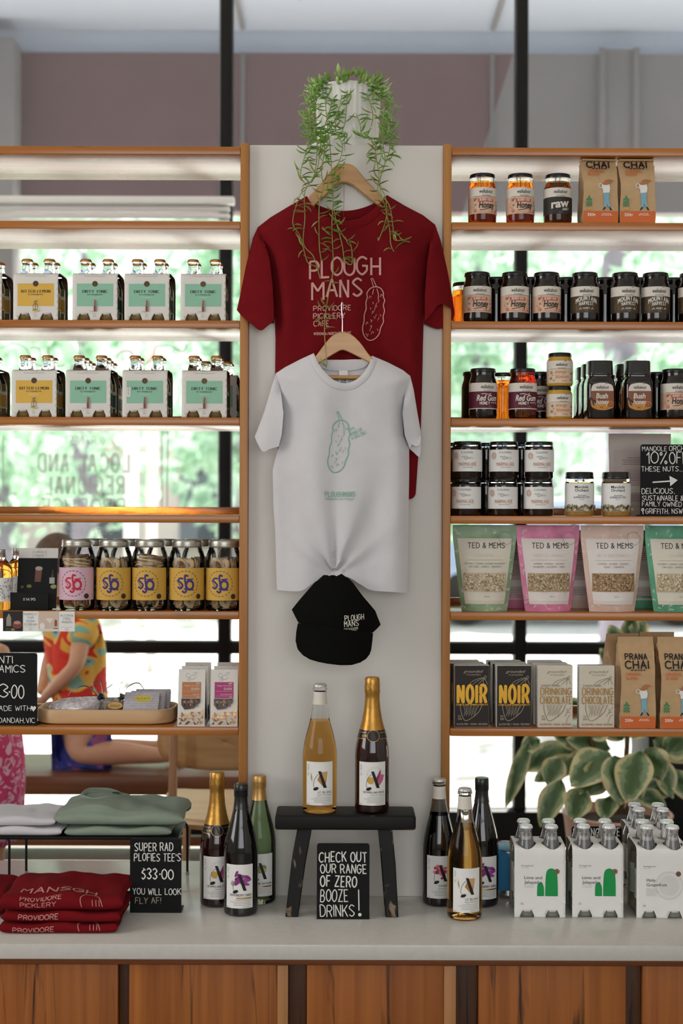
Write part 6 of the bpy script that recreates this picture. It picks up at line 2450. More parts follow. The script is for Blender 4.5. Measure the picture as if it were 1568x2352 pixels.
rdx = WX(155, 3.22)
bz = 0.5
for i in range(3):
    pr = None
    if i == 2:
        pr = lambda d, L: plough_print(d, L, [('PICKLERY', -0.05, 0.003, 0.009, 0.15, 0.078), ('PROVIDORE', -0.045, 0.017, 0.011, 0.16, 0.09), ('MANSGH', -0.01, 0.042, 0.022, 0.16, 0.165)])
    elif i == 1:
        pr = lambda d, L: plough_print(d, L, [('PROVIDORE', -0.05, 0.002, 0.010, 0.16, 0.088)], pick=False)
    else:
        pr = lambda d, L: plough_print(d, L, [('PROVIDORE', -0.055, 0.0, 0.009, 0.16, 0.09)])
    folded_tee('folded_tee', ('bottom folded burgundy tee of the stack on the counter', 'middle folded burgundy tee of the stack on the counter', 'top folded burgundy tee with pale print, on the counter')[i], (rdx + (-0.004, 0.003, 0.0)[i], -0.2 + 0.006 * i, bz), (0.02, -0.01, 0.01)[i], (0.262, 0.266, 0.272)[i], (0.2, 0.2, 0.2)[i], (0.021, 0.021, 0.03)[i], REDT, 20 + i, rise=(0, 0, 0.010)[i], back_h=(0, 0, 0.008)[i], prints=pr, wr=(0.0006, 0.0006, 0.002)[i])
    bz += (0.0235, 0.0235, 0.03)[i]
folded_tee('folded_tee', 'folded burgundy tee cut off by the left picture edge', (WX(-112, 3.3), -0.09, 0.5), 0.0, 0.27, 0.19, 0.05, REDT, 31, rise=0.01, back_h=0.012, wr=0.002)

# ------------------------------------------------------------------ shirts on hangers, cap, trailing plant
HANG = wood('hanger_beech', '#cf9d62', '#b98448', '#8a5c30', 'X', 45, 0.35, 0.72, coat=0.3)
CHROME = mat('chrome', '#d2d2d4', 0.18, metal=1.0, var=0)


class Flat:
    """a hung cloth: photo pixels at distance d become local metres, depth from the distance to its closed edges"""
    def __init__(s, d, ref):
        s.d, s.k = d, d / F
        s.ref = W(ref[0], ref[1], d)

    def p(s, q):
        w = W(q[0], q[1], s.d)
        return (w.x - s.ref.x, w.z - s.ref.z)


def seg_d(p, a, b):
    ax, ay = a
    bx, by = b
    dx, dy = bx - ax, by - ay
    L = dx * dx + dy * dy
    t = 0 if L == 0 else max(0, min(1, ((p[0] - ax) * dx + (p[1] - ay) * dy) / L))
    return math.hypot(p[0] - ax - t * dx, p[1] - ay - t * dy)


def cloth(name, parent, outline, closed, depth, fold, m_, step=0.009, side=-1, base=0.0, soft=0.03):
    """outline in local metres; closed: list of polylines where front meets back"""
    segs = [(a, b) for pl in closed for a, b in zip(pl, pl[1:])]

    def y(p):
        dd = min((seg_d(p, a, b) for a, b in segs), default=1)
        e = 1 - math.exp(-dd / soft)
        return base + side * depth * e + fold(p[0], p[1]) * min(1, dd / (soft * 0.8))
    vs, fs = fill(outline, (), step, step * 0.8)
    mb = MB()
    mb.add([(a, y((a, b)), b) for a, b in vs], [f[::-1] if side > 0 else f for f in fs], m_)
    return mb.build(name, parent, 80), y


def hanger(name, label, f, top, bot, y, hook, bar=None, grp=None):
    t = thing(name, label, 'coat hanger', (f.ref.x, f.ref.y, f.ref.z))
    T_ = [f.p(q) for q in top]
    B_ = [f.p(q) for q in bot]
    T2 = [(v.x, v.y) for v in spline([Vector((*q, 0)) for q in T_], 5)]
    B2 = [(v.x, v.y) for v in spline([Vector((*q, 0)) for q in B_], 5)]
    mb = MB()
    bm = bmesh.new()
    n = len(T2)
    assert n == len(B2)
    vs = [bm.verts.new((*((a[0]), y + o, a[1]),)) for o in (-0.007, 0.007) for a in T2 + B2]
    for i in range(n - 1):
        bm.faces.new((vs[i], vs[n + i], vs[n + i + 1], vs[i + 1]))
        o = 2 * n
        bm.faces.new((vs[o + i + 1], vs[o + n + i + 1], vs[o + n + i], vs[o + i]))
        bm.faces.new((vs[i], vs[i + 1], vs[o + i + 1], vs[o + i]))
        bm.faces.new((vs[n + i + 1], vs[n + i], vs[o + n + i], vs[o + n + i + 1]))
    bm.faces.new((vs[0], vs[2 * n], vs[3 * n], vs[n]))
    bm.faces.new((vs[n - 1], vs[2 * n - 1], vs[4 * n - 1], vs[3 * n - 1]))
    bmesh.ops.recalc_face_normals(bm, faces=bm.faces[:])
    mb.bm(bm, HANG)
    o = mb.build('wooden_bow', t, 40)
    bv = o.modifiers.new('round', 'BEVEL')
    bv.width = 0.003
    bv.segments = 3
    bv.limit_method = 'ANGLE'
    MB().tube([Vector((f.p(q)[0], y + dy, f.p(q)[1])) for *q, dy in hook], 0.0013, CHROME, 8).build('hook', t)
    if bar:
        a, b = f.p(bar[0]), f.p(bar[1])
        MB().tube([(a[0], y, a[1]), (b[0], y, b[1])], 0.0055, HANG, 12).build('bar', t)
    return t


def ribbon_strip(mb, inner, outer, y0, m_, bulge=0.002, n=4):
    """band between two polylines of equal length"""
    vs, fs = [], []
    for a, b in zip(inner, outer):
        for k in range(n + 1):
            t = k / n
            p = (a[0] + (b[0] - a[0]) * t, a[1] + (b[1] - a[1]) * t)
            vs.append((p[0], y0(p) - bulge * math.sin(PI * t) - 0.0012, p[1]))
    for i in range(len(inner) - 1):
        for k in range(n):
            fs.append((i * (n + 1) + k, i * (n + 1) + k + 1, (i + 1) * (n + 1) + k + 1, (i + 1) * (n + 1) + k))
    mb.add(vs, fs, m_)


def sp2(f, pts, n=5):
    return [f.p((v.x, v.y)) for v in spline([Vector((*q, 0)) for q in pts], n)]


def tee(name, label, f, m_, neck_f, neck_ribs, neck_b, neck_b2, shoulder, arm_l, arm_r, hem, sleeves, fold, ybase, depth, rear=0.010):
    """neck_f: front neckline left to right; arm_l / arm_r: side lines from the shoulder tip down to the hem"""
    t = thing(name, label, 't-shirt', (f.ref.x, f.ref.y, f.ref.z))
    nf = sp2(f, neck_f)
    al = [f.p(q) for q in arm_l]
    ar = [f.p(q) for q in arm_r]
    hm = sp2(f, hem, 6)
    out = nf + ar + hm + al[::-1]
    closed = [[nf[-1]] + ar, [nf[0]] + al]
    body, yf = cloth('front_body', t, out, closed, depth, fold, m_, 0.008, -1, ybase)
    nb = sp2(f, neck_b)
    hm2 = [(x, z) for x, z in hm]
    outb = nb + ar + hm2 + al[::-1]
    back, yb_ = cloth('back_body', t, outb, closed, rear, lambda x, z: 0.0, m_, 0.014, 1, ybase)
    mb = MB()
    ribs = sp2(f, neck_ribs)
    ribbon_strip(mb, nf, ribs, yf, m_)
    mb.build('collar', t, 80)
    mb = MB()
    ribbon_strip(mb, nb, sp2(f, neck_b2), lambda p: yb_(p) - 0.002, m_, 0.001)
    mb.build('back_collar', t, 80)
    for outer, seam, hem_f, hem_b, dep in sleeves:
        so = [f.p(q) for q in outer]
        se = [f.p(q) for q in seam]
        hf = sp2(f, hem_f, 4)
        hb = sp2(f, hem_b, 4)
        cl_ = [so]
        ol = so + hf[1:-1] + se[::-1]
        fo = lambda x, z: 0.004 * math.sin(60 * x + 9 * z)
        sl, ys = cloth('sleeve', t, ol, [so, se[:2]], dep, fo, m_, 0.008, -1, ybase - 0.004)
        ol = so + hb[1:-1] + se[::-1]
        cloth('sleeve_back', sl, ol, [so], 0.006, lambda x, z: 0.0, m_, 0.014, 1, ybase - 0.004)
    return t, yf


# --- burgundy tee
fr = Flat(3.432, (790, 375))
YB = 0.012       # local depth just in front of the white panel


def red_fold(x, z):
    return 0.008 * math.sin(42 * x + 5 * z) * min(1, max(0, (-z - 0.05) / 0.2)) + 0.003 * math.sin(75 * x - 8 * z) * min(1, max(0, (-z - 0.15) / 0.3))


red, yred = tee('t_shirt', 'large burgundy printed t-shirt hanging high on the white column', fr, REDT,
                [(703.6, 448), (716, 470), (740, 496), (765, 507), (790, 511), (818, 507), (845, 494), (872, 468), (889.6, 446)],
                [(693, 455), (703, 482), (730, 513), (760, 528), (790, 533), (822, 528), (852, 512), (884, 480), (899, 453)],
                [(703.6, 448), (715, 460), (740, 472), (765, 479), (790, 481), (818, 478), (845, 470), (868, 459), (889.6, 446)],
                [(700, 455), (712, 472), (740, 490), (765, 499), (790, 501), (818, 498), (845, 489), (870, 472), (892, 454)],
                None,
                [(660, 473), (620, 497), (592, 519), (587, 532), (606, 575), (622, 640), (629, 700), (632, 778), (631, 860), (636, 1000), (641, 1141)],
                [(930, 470), (972, 492), (999, 513), (1004, 524), (988, 570), (978, 640), (973, 742), (971.5, 800), (970, 870), (967, 980), (960, 1060), (955, 1135)],
                [(955, 1135), (943, 1146), (900, 1148), (800, 1146), (700, 1145), (641, 1141)],
                [([(592, 519), (580, 545), (564, 610), (550, 680), (543, 711)], [(592, 519), (604, 545), (620, 600), (627, 660), (630, 720), (628.5, 741)], [(543, 711), (556, 727), (578, 746), (599, 762), (616, 752), (628.5, 741)], [(543, 711), (560, 722), (600, 738), (628.5, 741)], 0.034),
                 ([(999, 513), (1012, 550), (1028, 620), (1039, 680), (1044, 713)], [(999, 513), (988, 550), (979, 610), (974, 680), (974, 742)], [(1044, 713), (1030, 706), (1008, 702), (990, 722), (974, 742)], [(1044, 713), (1042, 730), (1025, 746), (1005, 754), (974, 742)], 0.04)],
                red_fold, YB, 0.038, 0.008)
PINK = ink('#d09a90', 0.8)
mb = MB()
d = Decal(mb, lambda u, v, k: (lambda q: (q[0], yred(q) - k, q[1]))(fr.p((u, v))), 1, 0.0012, 0.0001, 3)


class Pix(Decal):
    """decal whose v grows downwards like photo pixels"""
    def text(s, t, u, v, h, m, w=0.13, width=None, al='l', con=0.0, cap=6, slope=0.0, ang=0.0):
        st, tw = fitted(t, w, h, width)
        kx = width / tw
        ca, sa = math.cos(ang), math.sin(ang)
        for gx, gw, p in st:
            q = []
            for a, b in p:
                X, Y = a * kx, -b * h / 8
                q.append((u + X * ca - Y * sa, v + X * sa + Y * ca))
            if len(q) == 2 and q[0] == q[1]:
                q[1] = (q[0][0] + 0.1, q[0][1])
            s.line(q, w * h, m, con, cap, False)
        s.nxt()
        return s


def gherkin(d, cx, cy, k, m, tilt=0.0):
    """plain bumpy gherkin outline with stem"""
    ca, sa = math.cos(tilt), math.sin(tilt)

    def q(x, y):
        return (cx + (x * ca - y * sa) * k, cy + (x * sa + y * ca) * k)
    body = [(0, -62), (12, -60), (20, -50), (21, -40), (25, -32), (23, -20), (27, -8), (25, 6), (27, 18), (22, 32), (20, 46), (12, 58), (0, 64), (-10, 60), (-17, 50), (-20, 36), (-18, 22), (-19, 6), (-16, -8), (-18, -22), (-16, -36), (-18, -44), (-12, -56)]
    b2 = [q(v.x, v.y) for v in spline([Vector((*p, 0)) for p in body], 3, True)]
    d.line(b2 + [b2[0]], 2.2 * k ** 0.7, m, 0, 5)
    for pts in ([(-4, -61), (-9, -74), (-12, -79), (-8, -81), (-3, -73), (3, -62)], [(4, -58), (9, -46), (10, -34)], [(-3, -56), (-5, -44)]):
        d.line([q(*p) for p in pts], 1.6 * k ** 0.7, m, 0, 5)
    r = random.Random(2)
    for i in range(15):
        x, y = r.uniform(-12, 17), -46 + i * 6.8
        d.line([q(x, y), q(x - 2, y + 7)], 1.0 * k ** 0.7, m, 0, 4, False)
        x = r.uniform(-12, 17)
        d.line([q(x, y), q(x + 2.5, y + 1.5), q(x + 2, y + 4)], 1.1 * k ** 0.7, m, 0, 4, False)
    d.nxt()


def plough_logo(d, m):
    for ch, x, y0, w in (('P', 712, 644, 20), ('L', 739, 641, 17), ('O', 763, 637, 22), ('U', 791, 637, 22), ('G', 820, 634, 22), ('H', 852, 635, 20)):
        d.text(ch, x, y0, 40, m, 0.12, w, cap=0)
    for ch, x, y0, w in (('M', 717, 692, 26), ('A', 750, 686, 24), ('N', 781, 688, 18), ('S', 810, 684, 20)):
        d.text(ch, x, y0, 40, m, 0.12, w, cap=0)


d.__class__ = Pix
plough_logo(d, PINK)
d.text('PROVIDORE', 720, 717, 11, PINK, 0.16, 85, cap=0)
d.text('PICKLERY', 720, 735, 12, PINK, 0.16, 72, cap=0)
d.text('CAFE', 721, 752, 12, PINK, 0.16, 34, cap=0)
d.text('WODONGA/NORTH EAST VIC', 721, 772, 6, PINK, 0.2, 85, cap=0)
gherkin(d, 855, 722, 0.98, PINK, 0.1)
mb.build('print', red)
hanger('coat_hanger', 'beech hanger carrying the burgundy t-shirt, hooked on the column top', fr,
       [(688, 476), (704, 456), (722, 437), (748, 406), (768, 381), (790, 374.5), (812, 380), (834, 404), (862, 436), (880, 453), (900, 474)],
       [(694, 492), (710, 480), (728, 466), (752, 444), (772, 424), (790, 418), (809, 424), (830, 441), (856, 462), (876, 476), (894, 490)],
       YB - 0.003, [(791, 380, 0), (791, 345, 0), (790.5, 322, 0.001), (790, 308, 0.003), (792, 301, 0.008), (796, 302, 0.016), (797, 310, 0.03), (797, 318, 0.045)])

# --- white tee
fw = Flat(3.395, (786, 764))
YW = -0.008


def white_fold(x, z):
    # radiating pleats from the gathered point near the hem
    cx, cz = fw.p((768, 1322))
    dx, dz = x - cx, z - cz
    r_ = math.hypot(dx, dz)
    a = math.atan2(dx, max(1e-4, dz))
    w = math.exp(-r_ / 0.20) * min(1, r_ / 0.02)
    f_ = 0.014 * math.cos(11 * a) * w * max(0.0, 1 - abs(a) / 1.35)
    f_ += 0.005 * math.cos(24 * a + 0.6) * math.exp(-r_ / 0.12) * max(0.0, 1 - abs(a) / 1.0) * min(1, r_ / 0.03)
    f_ += 0.022 * math.exp(-(r_ / 0.05) ** 2)
    # soft vertical drape falling from both shoulders
    g = min(1, max(0, (-z - 0.06) / 0.12))
    f_ += 0.0065 * g * math.sin(34 * x + 2.2 * z + 0.5) + 0.0025 * g * math.sin(61 * x - 7 * z)
    return f_


wt, yw = tee('t_shirt', 'white t-shirt with green gherkin print hanging in front of the burgundy one', fw, WHT,
             [(720.5, 812), (730, 835), (748, 860), (768, 877), (790, 883), (812, 878), (832, 862), (846, 840), (853.9, 818)],
             [(711, 818), (718, 842), (738, 872), (762, 892), (790, 899), (818, 893), (843, 872), (858, 846), (864, 823)],
             [(720.5, 812), (728, 824), (748, 827), (768, 827), (790, 827), (812, 826), (832, 826), (846, 824), (853.9, 818)],
             [(722, 820), (732, 842), (750, 849), (768, 852), (790, 852), (812, 851), (830, 847), (842, 840), (853, 826)],
             None,
             [(690, 826), (655, 844), (634, 858), (632, 868), (646, 905), (652, 950), (648, 1000), (640, 1028), (631, 1060), (626, 1081), (628, 1160), (632, 1221), (634, 1290), (636, 1354)],
             [(890, 833), (925, 851), (941, 864), (944, 874), (931, 905), (923, 950), (926, 1000), (939, 1032), (939, 1090), (938, 1147), (937, 1250), (935, 1361)],
             [(935, 1361), (890, 1357), (852, 1354), (826, 1340), (800, 1325), (768, 1322), (740, 1327), (716, 1340), (693, 1355), (660, 1356), (636, 1354)],
             [([(634, 858), (624, 890), (608, 945), (592, 988), (585.5, 1003.5)], [(634, 858), (645, 900), (652, 950), (648, 1000), (641, 1027)], [(585.5, 1003.5), (593, 1020), (606, 1039), (622, 1032), (641, 1027)], [(585.5, 1003.5), (600, 1014), (622, 1022), (641, 1027)], 0.03),
              ([(941, 864), (949, 895), (957, 945), (964, 985), (966, 1003.5)], [(941, 864), (929, 905), (923, 950), (928, 1000), (939, 1030)], [(966, 1003.5), (962, 1022), (952, 1026), (945, 1022), (939, 1030)], [(966, 1003.5), (965, 1040), (962, 1050), (950, 1040), (939, 1030)], 0.03)],
             white_fold, YW, 0.034, 0.006)
MINT = ink('#7fb79b', 0.8)
mb = MB()
d = Pix(mb, lambda u, v, k: (lambda q: (q[0], yw(q) - k, q[1]))(fw.p((u, v))), 1, 0.0012, 0.0001, 3)
gherkin(d, 776, 1026, 0.95, MINT, 0.12)
for q, ang in ((("I'M", 803, 994, 7, 0.16, 12), -0.5), (('KIND OF', 807, 1003, 7, 0.13, 28), -0.48), (('A BIG DILL', 808, 1012, 7, 0.13, 38), -0.42)):
    d.text(q[0], q[1], q[2], q[3], MINT, q[4], q[5], cap=0, ang=ang)
d.text('PLOUGHMANS', 747, 1141, 11, MINT, 0.12, 68, cap=4)
d.text('PROVIDORE/CAFE/PICKLERY', 748, 1148.5, 4, MINT, 0.14, 66, cap=0)
mb.build('print', wt)
lb = MB()
a, b = fw.p((778, 852)), fw.p((798, 882))
lb.box(((a[0] + b[0]) / 2, 0, (a[1] + b[1]) / 2), (abs(b[0] - a[0]), 0.001, abs(a[1] - b[1])), WHITE)
d = Pix(lb, lambda u, v, k: (fw.p((u, v))[0], -0.0006 - k, fw.p((u, v))[1]), 1, 0.0004)
d.text('COLOUR', 781.5, 877, 4, BLK, 0.2, 13, cap=0)
d.text('MEDIUM', 781.5, 882, 3.5, BLK, 0.3, 13, cap=0)
o = lb.build('neck_label', wt)
o.location = (0, YW + 0.0005, 0)
hanger('coat_hanger', 'beech hanger carrying the white t-shirt, hung by a thread', fw,
       [(704, 842), (715, 829), (727, 817), (748, 789), (766, 771), (786, 764), (806, 770), (826, 788), (846, 815), (858, 828), (870, 843)],
       [(710, 852), (720, 844), (729, 838), (750, 825), (768, 814), (786, 806), (806, 813), (826, 823), (846, 834), (856, 843), (866, 853)],
       YW - 0.004, [(786, 768, 0), (786, 740, 0), (784.5, 715, 0), (783.5, 702, 0), (785, 696, 0), (787, 698, 0), (787, 704, 0)], bar=((745, 868), (832, 868)))
# the thread the white hanger's hook hangs from
p0, p1 = W(790, 419, 3.438), W(785.5, 697, 3.382)
th_ = MB().tube([(0, 0, 0), p1 - p0], 0.0005, mat('burgundy_thread', '#7d3a3a', 0.8, var=0), 6).build('hanging_thread')
th_.location = p0
tag(th_, 'thin thread holding the white shirt hanger over the burgundy shirt', 'thread')

# --- black cap
fc = Flat(3.36, (765, 1400))
CAPF = mat('black_twill', '#10100d', 0.9, var=0.06, vs=400, spec=0.08, bump=0.2, bs=1200)
cpt = thing('baseball_cap', 'black cap with small pale lettering pinned below the white t-shirt', 'cap', (fc.ref.x, fc.ref.y, fc.ref.z))
crown_o = [fc.p(q) for q in ((686, 1428), (678, 1414), (670, 1400), (678, 1390), (688, 1377.6), (722, 1338.5), (743, 1319.7), (752, 1320), (764, 1325.5), (775, 1321), (784, 1316.8), (797, 1326), (810, 1338.5), (834, 1371), (852, 1392), (862, 1404), (868, 1420), (874, 1434.5), (866, 1442), (855, 1451), (830, 1452), (790, 1447), (740, 1437))]
cc = fc.p((770, 1400))


def cap_y(p):
    x, z = (p[0] - cc[0]) / 0.105, (p[1] - cc[1]) / 0.10
    return -0.075 * max(0.0, 1 - x * x * 0.9 - (z - (-0.3)) ** 2 * 0.55) ** 0.6 + 0.012


vs, fs = fill(crown_o, (), 0.007, 0.006)
mb = MB()
mb.add([(a, cap_y((a, b)), b) for a, b in vs], fs, CAPF)
mb.build('crown', cpt, 80)
mb = MB()
vs, fs = fill(crown_o, (), 0.02, 0.006)
mb.add([(a, 0.014, b) for a, b in vs], [f[::-1] for f in fs], CAPF)
n = len(crown_o)
mb.build('crown_back', cpt, 80)
brim_o = [fc.p(q) for q in ((685.7, 1428), (682, 1448), (680.5, 1468.6), (686.4, 1488), (697, 1499), (712.4, 1507.7), (732, 1513), (754.7, 1516.8), (782, 1520), (806.7, 1520), (826, 1515), (839, 1507.7), (847, 1498), (850.6, 1488), (853, 1470), (855, 1451), (830, 1446), (790, 1440), (740, 1430))]
bc = fc.p((767, 1435))


def brim_y(p, off=0):
    x, z = (p[0] - bc[0]) / 0.09, (p[1] - bc[1])
    return -0.066 + 0.028 * x * x + 0.30 * min(0, z + 0.0) * 0.35 + off


vs, fs = fill(brim_o, (), 0.008, 0.006)
mb = MB()
mb.add([(a, brim_y((a, b)), b) for a, b in vs], fs, CAPF)
o = mb.build('brim', cpt, 80)
s_ = o.modifiers.new('thickness', 'SOLIDIFY')
s_.thickness = 0.003
s_.offset = 0
mb = MB()
d = Pix(mb, lambda u, v, k: (lambda q: (q[0], cap_y(q) - k, q[1]))(fc.p((u, v))), 1, 0.0012, 0.0001, 2)
CW = ink('#e6e0d4', 0.8)
for tx, u, v, h, ww in (('PLOUGH', 792, 1422, 12, 43), ('MANS', 791, 1435, 12, 32), ('PROVIDORE', 790, 1443, 4.6, 32), ('PICKLERY', 790, 1448.5, 4.4, 28), ('CAFE', 789.5, 1454, 4.4, 14)):
    d.text(tx, u, v, h, CW, 0.13, ww, cap=4 if h > 8 else 0, ang=-0.08)
mb.build('print', cpt)
MB().lathe([(0, -0.008), (0.006, -0.006), (0.009, 0), (0.006, 0.003), (0, 0.004)], CAPF, 16, Matrix.Translation((*(fc.p((764, 1324))[0], -0.012), fc.p((764, 1324))[1]))).build('top_button', cpt)

# --- trailing plant in a fluted white pot on top of the column
POTW = mat('white_ceramic', '#ece9e4', 0.35, var=0.02, coat=0.3)
pl = thing('trailing_plant', 'green trailing plant in a fluted white pot on the column top', 'potted plant', (WX(796, 3.6), 3.6 - D0, ZPOT + 0.0004))
SCP = 3.6 / F
zrim = W(796, 207, 3.6).z - ZPOT
rb, rt = 68 * SCP, 76 * SCP
mb = MB()
n = 144
prof = [(0, 0.004), (rb * 0.9, 0.004), (rb, 0.008), (rb + (rt - rb) * 0.5, zrim * 0.5), (rt, zrim - 0.004), (rt * 0.985, zrim), (rt * 0.955, zrim - 0.002), (rt * 0.94, zrim - 0.03), (0, zrim - 0.03)]
mb.lathe(prof, POTW, n)
mb.v = [(x * (1 - 0.02 * (i_ % 4 in (0, 1)) * (math.hypot(x, y) > rb * 0.97)), y * (1 - 0.02 * (i_ % 4 in (0, 1)) * (math.hypot(x, y) > rb * 0.97)), z) for i_, (x, y, z) in enumerate(mb.v)]
mb.build('pot', pl, 30)
rs = 88 * SCP
MB().lathe([(0, 0), (rs * 0.85, 0), (rs * 0.95, 0.004), (rs, 0.03), (rs * 0.985, 0.034), (rs * 0.95, 0.03), (rs * 0.9, 0.008), (rb * 0.9, 0.0035), (0, 0.0035)], POTW, 48).build('saucer', pl)
SOIL = mat('dark_soil', '#3a2c22', 0.95, var=0.3, vs=150)
MB().lathe([(rt * 0.94, zrim - 0.024), (rt * 0.5, zrim - 0.016), (0, zrim - 0.012)], SOIL, 32).build('soil', pl)
VINE = mat('vine_stem', '#8f9a4e', 0.6, var=0.1)
BANA = mat('vine_leaf', '#7fae48', 0.45, var=0.22, vs=80, sub=0.1)
BANA3 = mat('vine_leaf_light', '#b5d07c', 0.45, var=0.15, vs=80, sub=0.1)
BANA2 = mat('vine_leaf_dry', '#9c9a52', 0.5, var=0.15, vs=80)


def bana(mb, p, dr, up, L, w, m_, r):
    """curved pointed leaf"""
    dr = dr.normalized()
    s_ = dr.cross(up)
    if s_.length < 1e-3:
        s_ = dr.orthogonal()
    s_.normalize()
    nrm = s_.cross(dr)
    n = 7
    vs, fs = [], []
    cur = r.uniform(0.5, 1.3)
    for i in range(n):
        t = i / (n - 1)
        c = p + dr * (L * math.sin(cur * t) / cur) + nrm * (L * (1 - math.cos(cur * t)) / cur)
        ww = w * math.sin(PI * min(0.98, 0.06 + t * 0.94)) ** 0.8
        q = nrm * math.cos(cur * t) - dr * math.sin(cur * t)
        vs += [c + s_ * ww, c + q * ww * 0.5, c - s_ * ww, c - q * ww * 0.5]
    for i in range(n - 1):
        for k in range(4):
            fs.append((i * 4 + k, i * 4 + (k + 1) % 4, i * 4 + 4 + (k + 1) % 4, i * 4 + 4 + k))
    mb.add(vs, fs, m_)


def vine(pts, d_, seed, dens=1.0, dry=0.5):
    r = random.Random(seed)
    P_ = []
    for k, q in enumerate(pts):
        dd = q[2] if len(q) > 2 else d_
        P_.append(W(q[0], q[1], dd) - pl.location)
    C = spline(P_, 8)
    mb = MB()
    mb.tube(C, 0.0011, VINE, 6)
    L = 0
    nxt = 0.006
    tot = sum((b - a).length for a, b in zip(C, C[1:]))
    run = 0
    for a, b in zip(C, C[1:]):
        e = (b - a).length
        run += e
        while L + e > nxt:
            p = a + (b - a) * ((nxt - L) / max(e, 1e-6))
            an = r.uniform(-0.3, PI + 0.3)
            dr = Vector((r.choice((-1, 1)) * r.uniform(0.5, 1), -abs(r.gauss(0.2, 0.25)), r.uniform(-0.3, 0.7)))
            f_ = run / tot
            if f_ < dry or r.random() < 0.45:
                bana(mb, p, dr, Vector((0, 0, 1)) if r.random() < 0.5 else Vector((0, 0, -1)), r.uniform(0.02, 0.036), r.uniform(0.0024, 0.0044), BANA if f_ < dry else BANA2, r)
            nxt += r.uniform(0.0045, 0.012) / dens
        L += e
    mb.build('vine', pl, 70)


dv = 3.39
for i, v in enumerate([
        [(752, 212, 3.58), (730, 205, 3.53), (712, 240, 3.5), (712, 310, 3.43), (705, 340, 3.4), (690, 400), (704, 430), (688, 450), (672, 510), (690, 545), (705, 600), (722, 610)],
        [(745, 214, 3.57), (728, 225, 3.52), (722, 280, 3.5), (728, 330, 3.41), (722, 400), (700, 440), (700, 500), (697, 560), (720, 590), (735, 640)],
        [(760, 210, 3.56), (748, 230, 3.52), (752, 290, 3.49), (757, 330, 3.41), (762, 400), (765, 450), (762, 520), (765, 600), (762, 640), (750, 700), (745, 760, 3.36), (750, 830, 3.333), (748, 845, 3.333)],
        [(785, 210, 3.53), (782, 235, 3.51), (770, 290, 3.49), (783, 325, 3.41), (785, 350), (770, 395), (762, 430), (770, 500), (785, 560), (792, 600), (808, 605), (805, 560), (790, 545), (765, 500)],
        [(797, 208, 3.52), (796, 240, 3.5), (790, 290, 3.49), (776, 315, 3.46)],
        [(842, 212, 3.55), (868, 215, 3.53), (880, 260, 3.5), (872, 310, 3.46), (862, 345, 3.4), (870, 400), (868, 440), (893, 470), (902, 520), (905, 550), (925, 552), (941, 556)],
        [(850, 212, 3.57), (884, 225, 3.54), (890, 290, 3.5), (880, 330, 3.41), (884, 370), (872, 420), (885, 455), (887, 500), (870, 550), (868, 545)],
        [(856, 214, 3.58), (893, 240, 3.55), (896, 300, 3.5), (893, 350, 3.4), (876, 395), (872, 430), (885, 480), (895, 530), (897, 560), (904, 578)],
        [(838, 210, 3.54), (848, 230, 3.51), (856, 265, 3.5), (852, 290, 3.5)],
        [(818, 262, 3.5), (826, 285, 3.49), (832, 315, 3.47), (858, 320, 3.41), (862, 360), (858, 395)],
        [(742, 214, 3.58), (716, 215, 3.56), (705, 250, 3.55), (708, 290, 3.54), (720, 318, 3.5), (745, 335, 3.4), (738, 390), (742, 430), (733, 470), (733, 560), (738, 600)],
        [(765, 212, 3.55), (758, 250, 3.51), (742, 300, 3.48), (735, 345, 3.4), (728, 390), (715, 420)]]):
    vine([q for q in v], dv, 40 + i, 0.95, 0.62)
# bushy crown over the rim
r = random.Random(77)
mb = MB()
for i in range(330):
    a = r.uniform(0, 2 * PI)
    side = abs(math.cos(a))
    if r.random() > 0.35 + 0.65 * side:
        continue
    q = rt * r.uniform(0.75, 1.12)
    z = zrim + r.uniform(-0.005, 0.022) - (0.075 * r.random() ** 1.5 if q > rt and side > 0.6 else 0)
    p = Vector((q * math.cos(a), q * math.sin(a), z - 0.006))
    bana(mb, p, Vector((math.cos(a) + r.uniform(-0.6, 0.6), math.sin(a) + r.uniform(-0.6, 0.6), r.uniform(-0.7, 0.55))), Vector((0, 0, 1)), r.uniform(0.02, 0.036), r.uniform(0.0028, 0.0055), BANA if i % 3 else BANA3, r)
mb.build('foliage', pl, 70)

# ------------------------------------------------------------------ people, chair and plant between the shelves and the window
SKIN = mat('skin', '#d9a98c', 0.55, var=0.03, sub=0.15)


def skin_mesh(name, joints, bones, m_, parent=None, sub=2, squash=None):
    """one continuous body: joints {key: (x, y, z, radius)}; the first joint is the root"""
    keys = list(joints)
    me = bpy.data.meshes.new(name)
    me.from_pydata([joints[k][:3] for k in keys], [(keys.index(a), keys.index(b)) for a, b in bones], [])
    me.materials.append(m_)
    o = bpy.data.objects.new(name, me)
    COL.objects.link(o)
    if parent:
        o.parent = parent
    md = o.modifiers.new('skin', 'SKIN')
    md.use_smooth_shade = True
    for i, k in enumerate(keys):
        sv = me.skin_vertices[0].data[i]
        rr = joints[k][3]
        sv.radius = rr if isinstance(rr, tuple) else (rr, rr)
        sv.use_root = (i == 0)
    sd = o.modifiers.new('smooth', 'SUBSURF')
    sd.levels = sub
    sd.render_levels = sub
    return o


def chain(*ks):
    return list(zip(ks, ks[1:]))


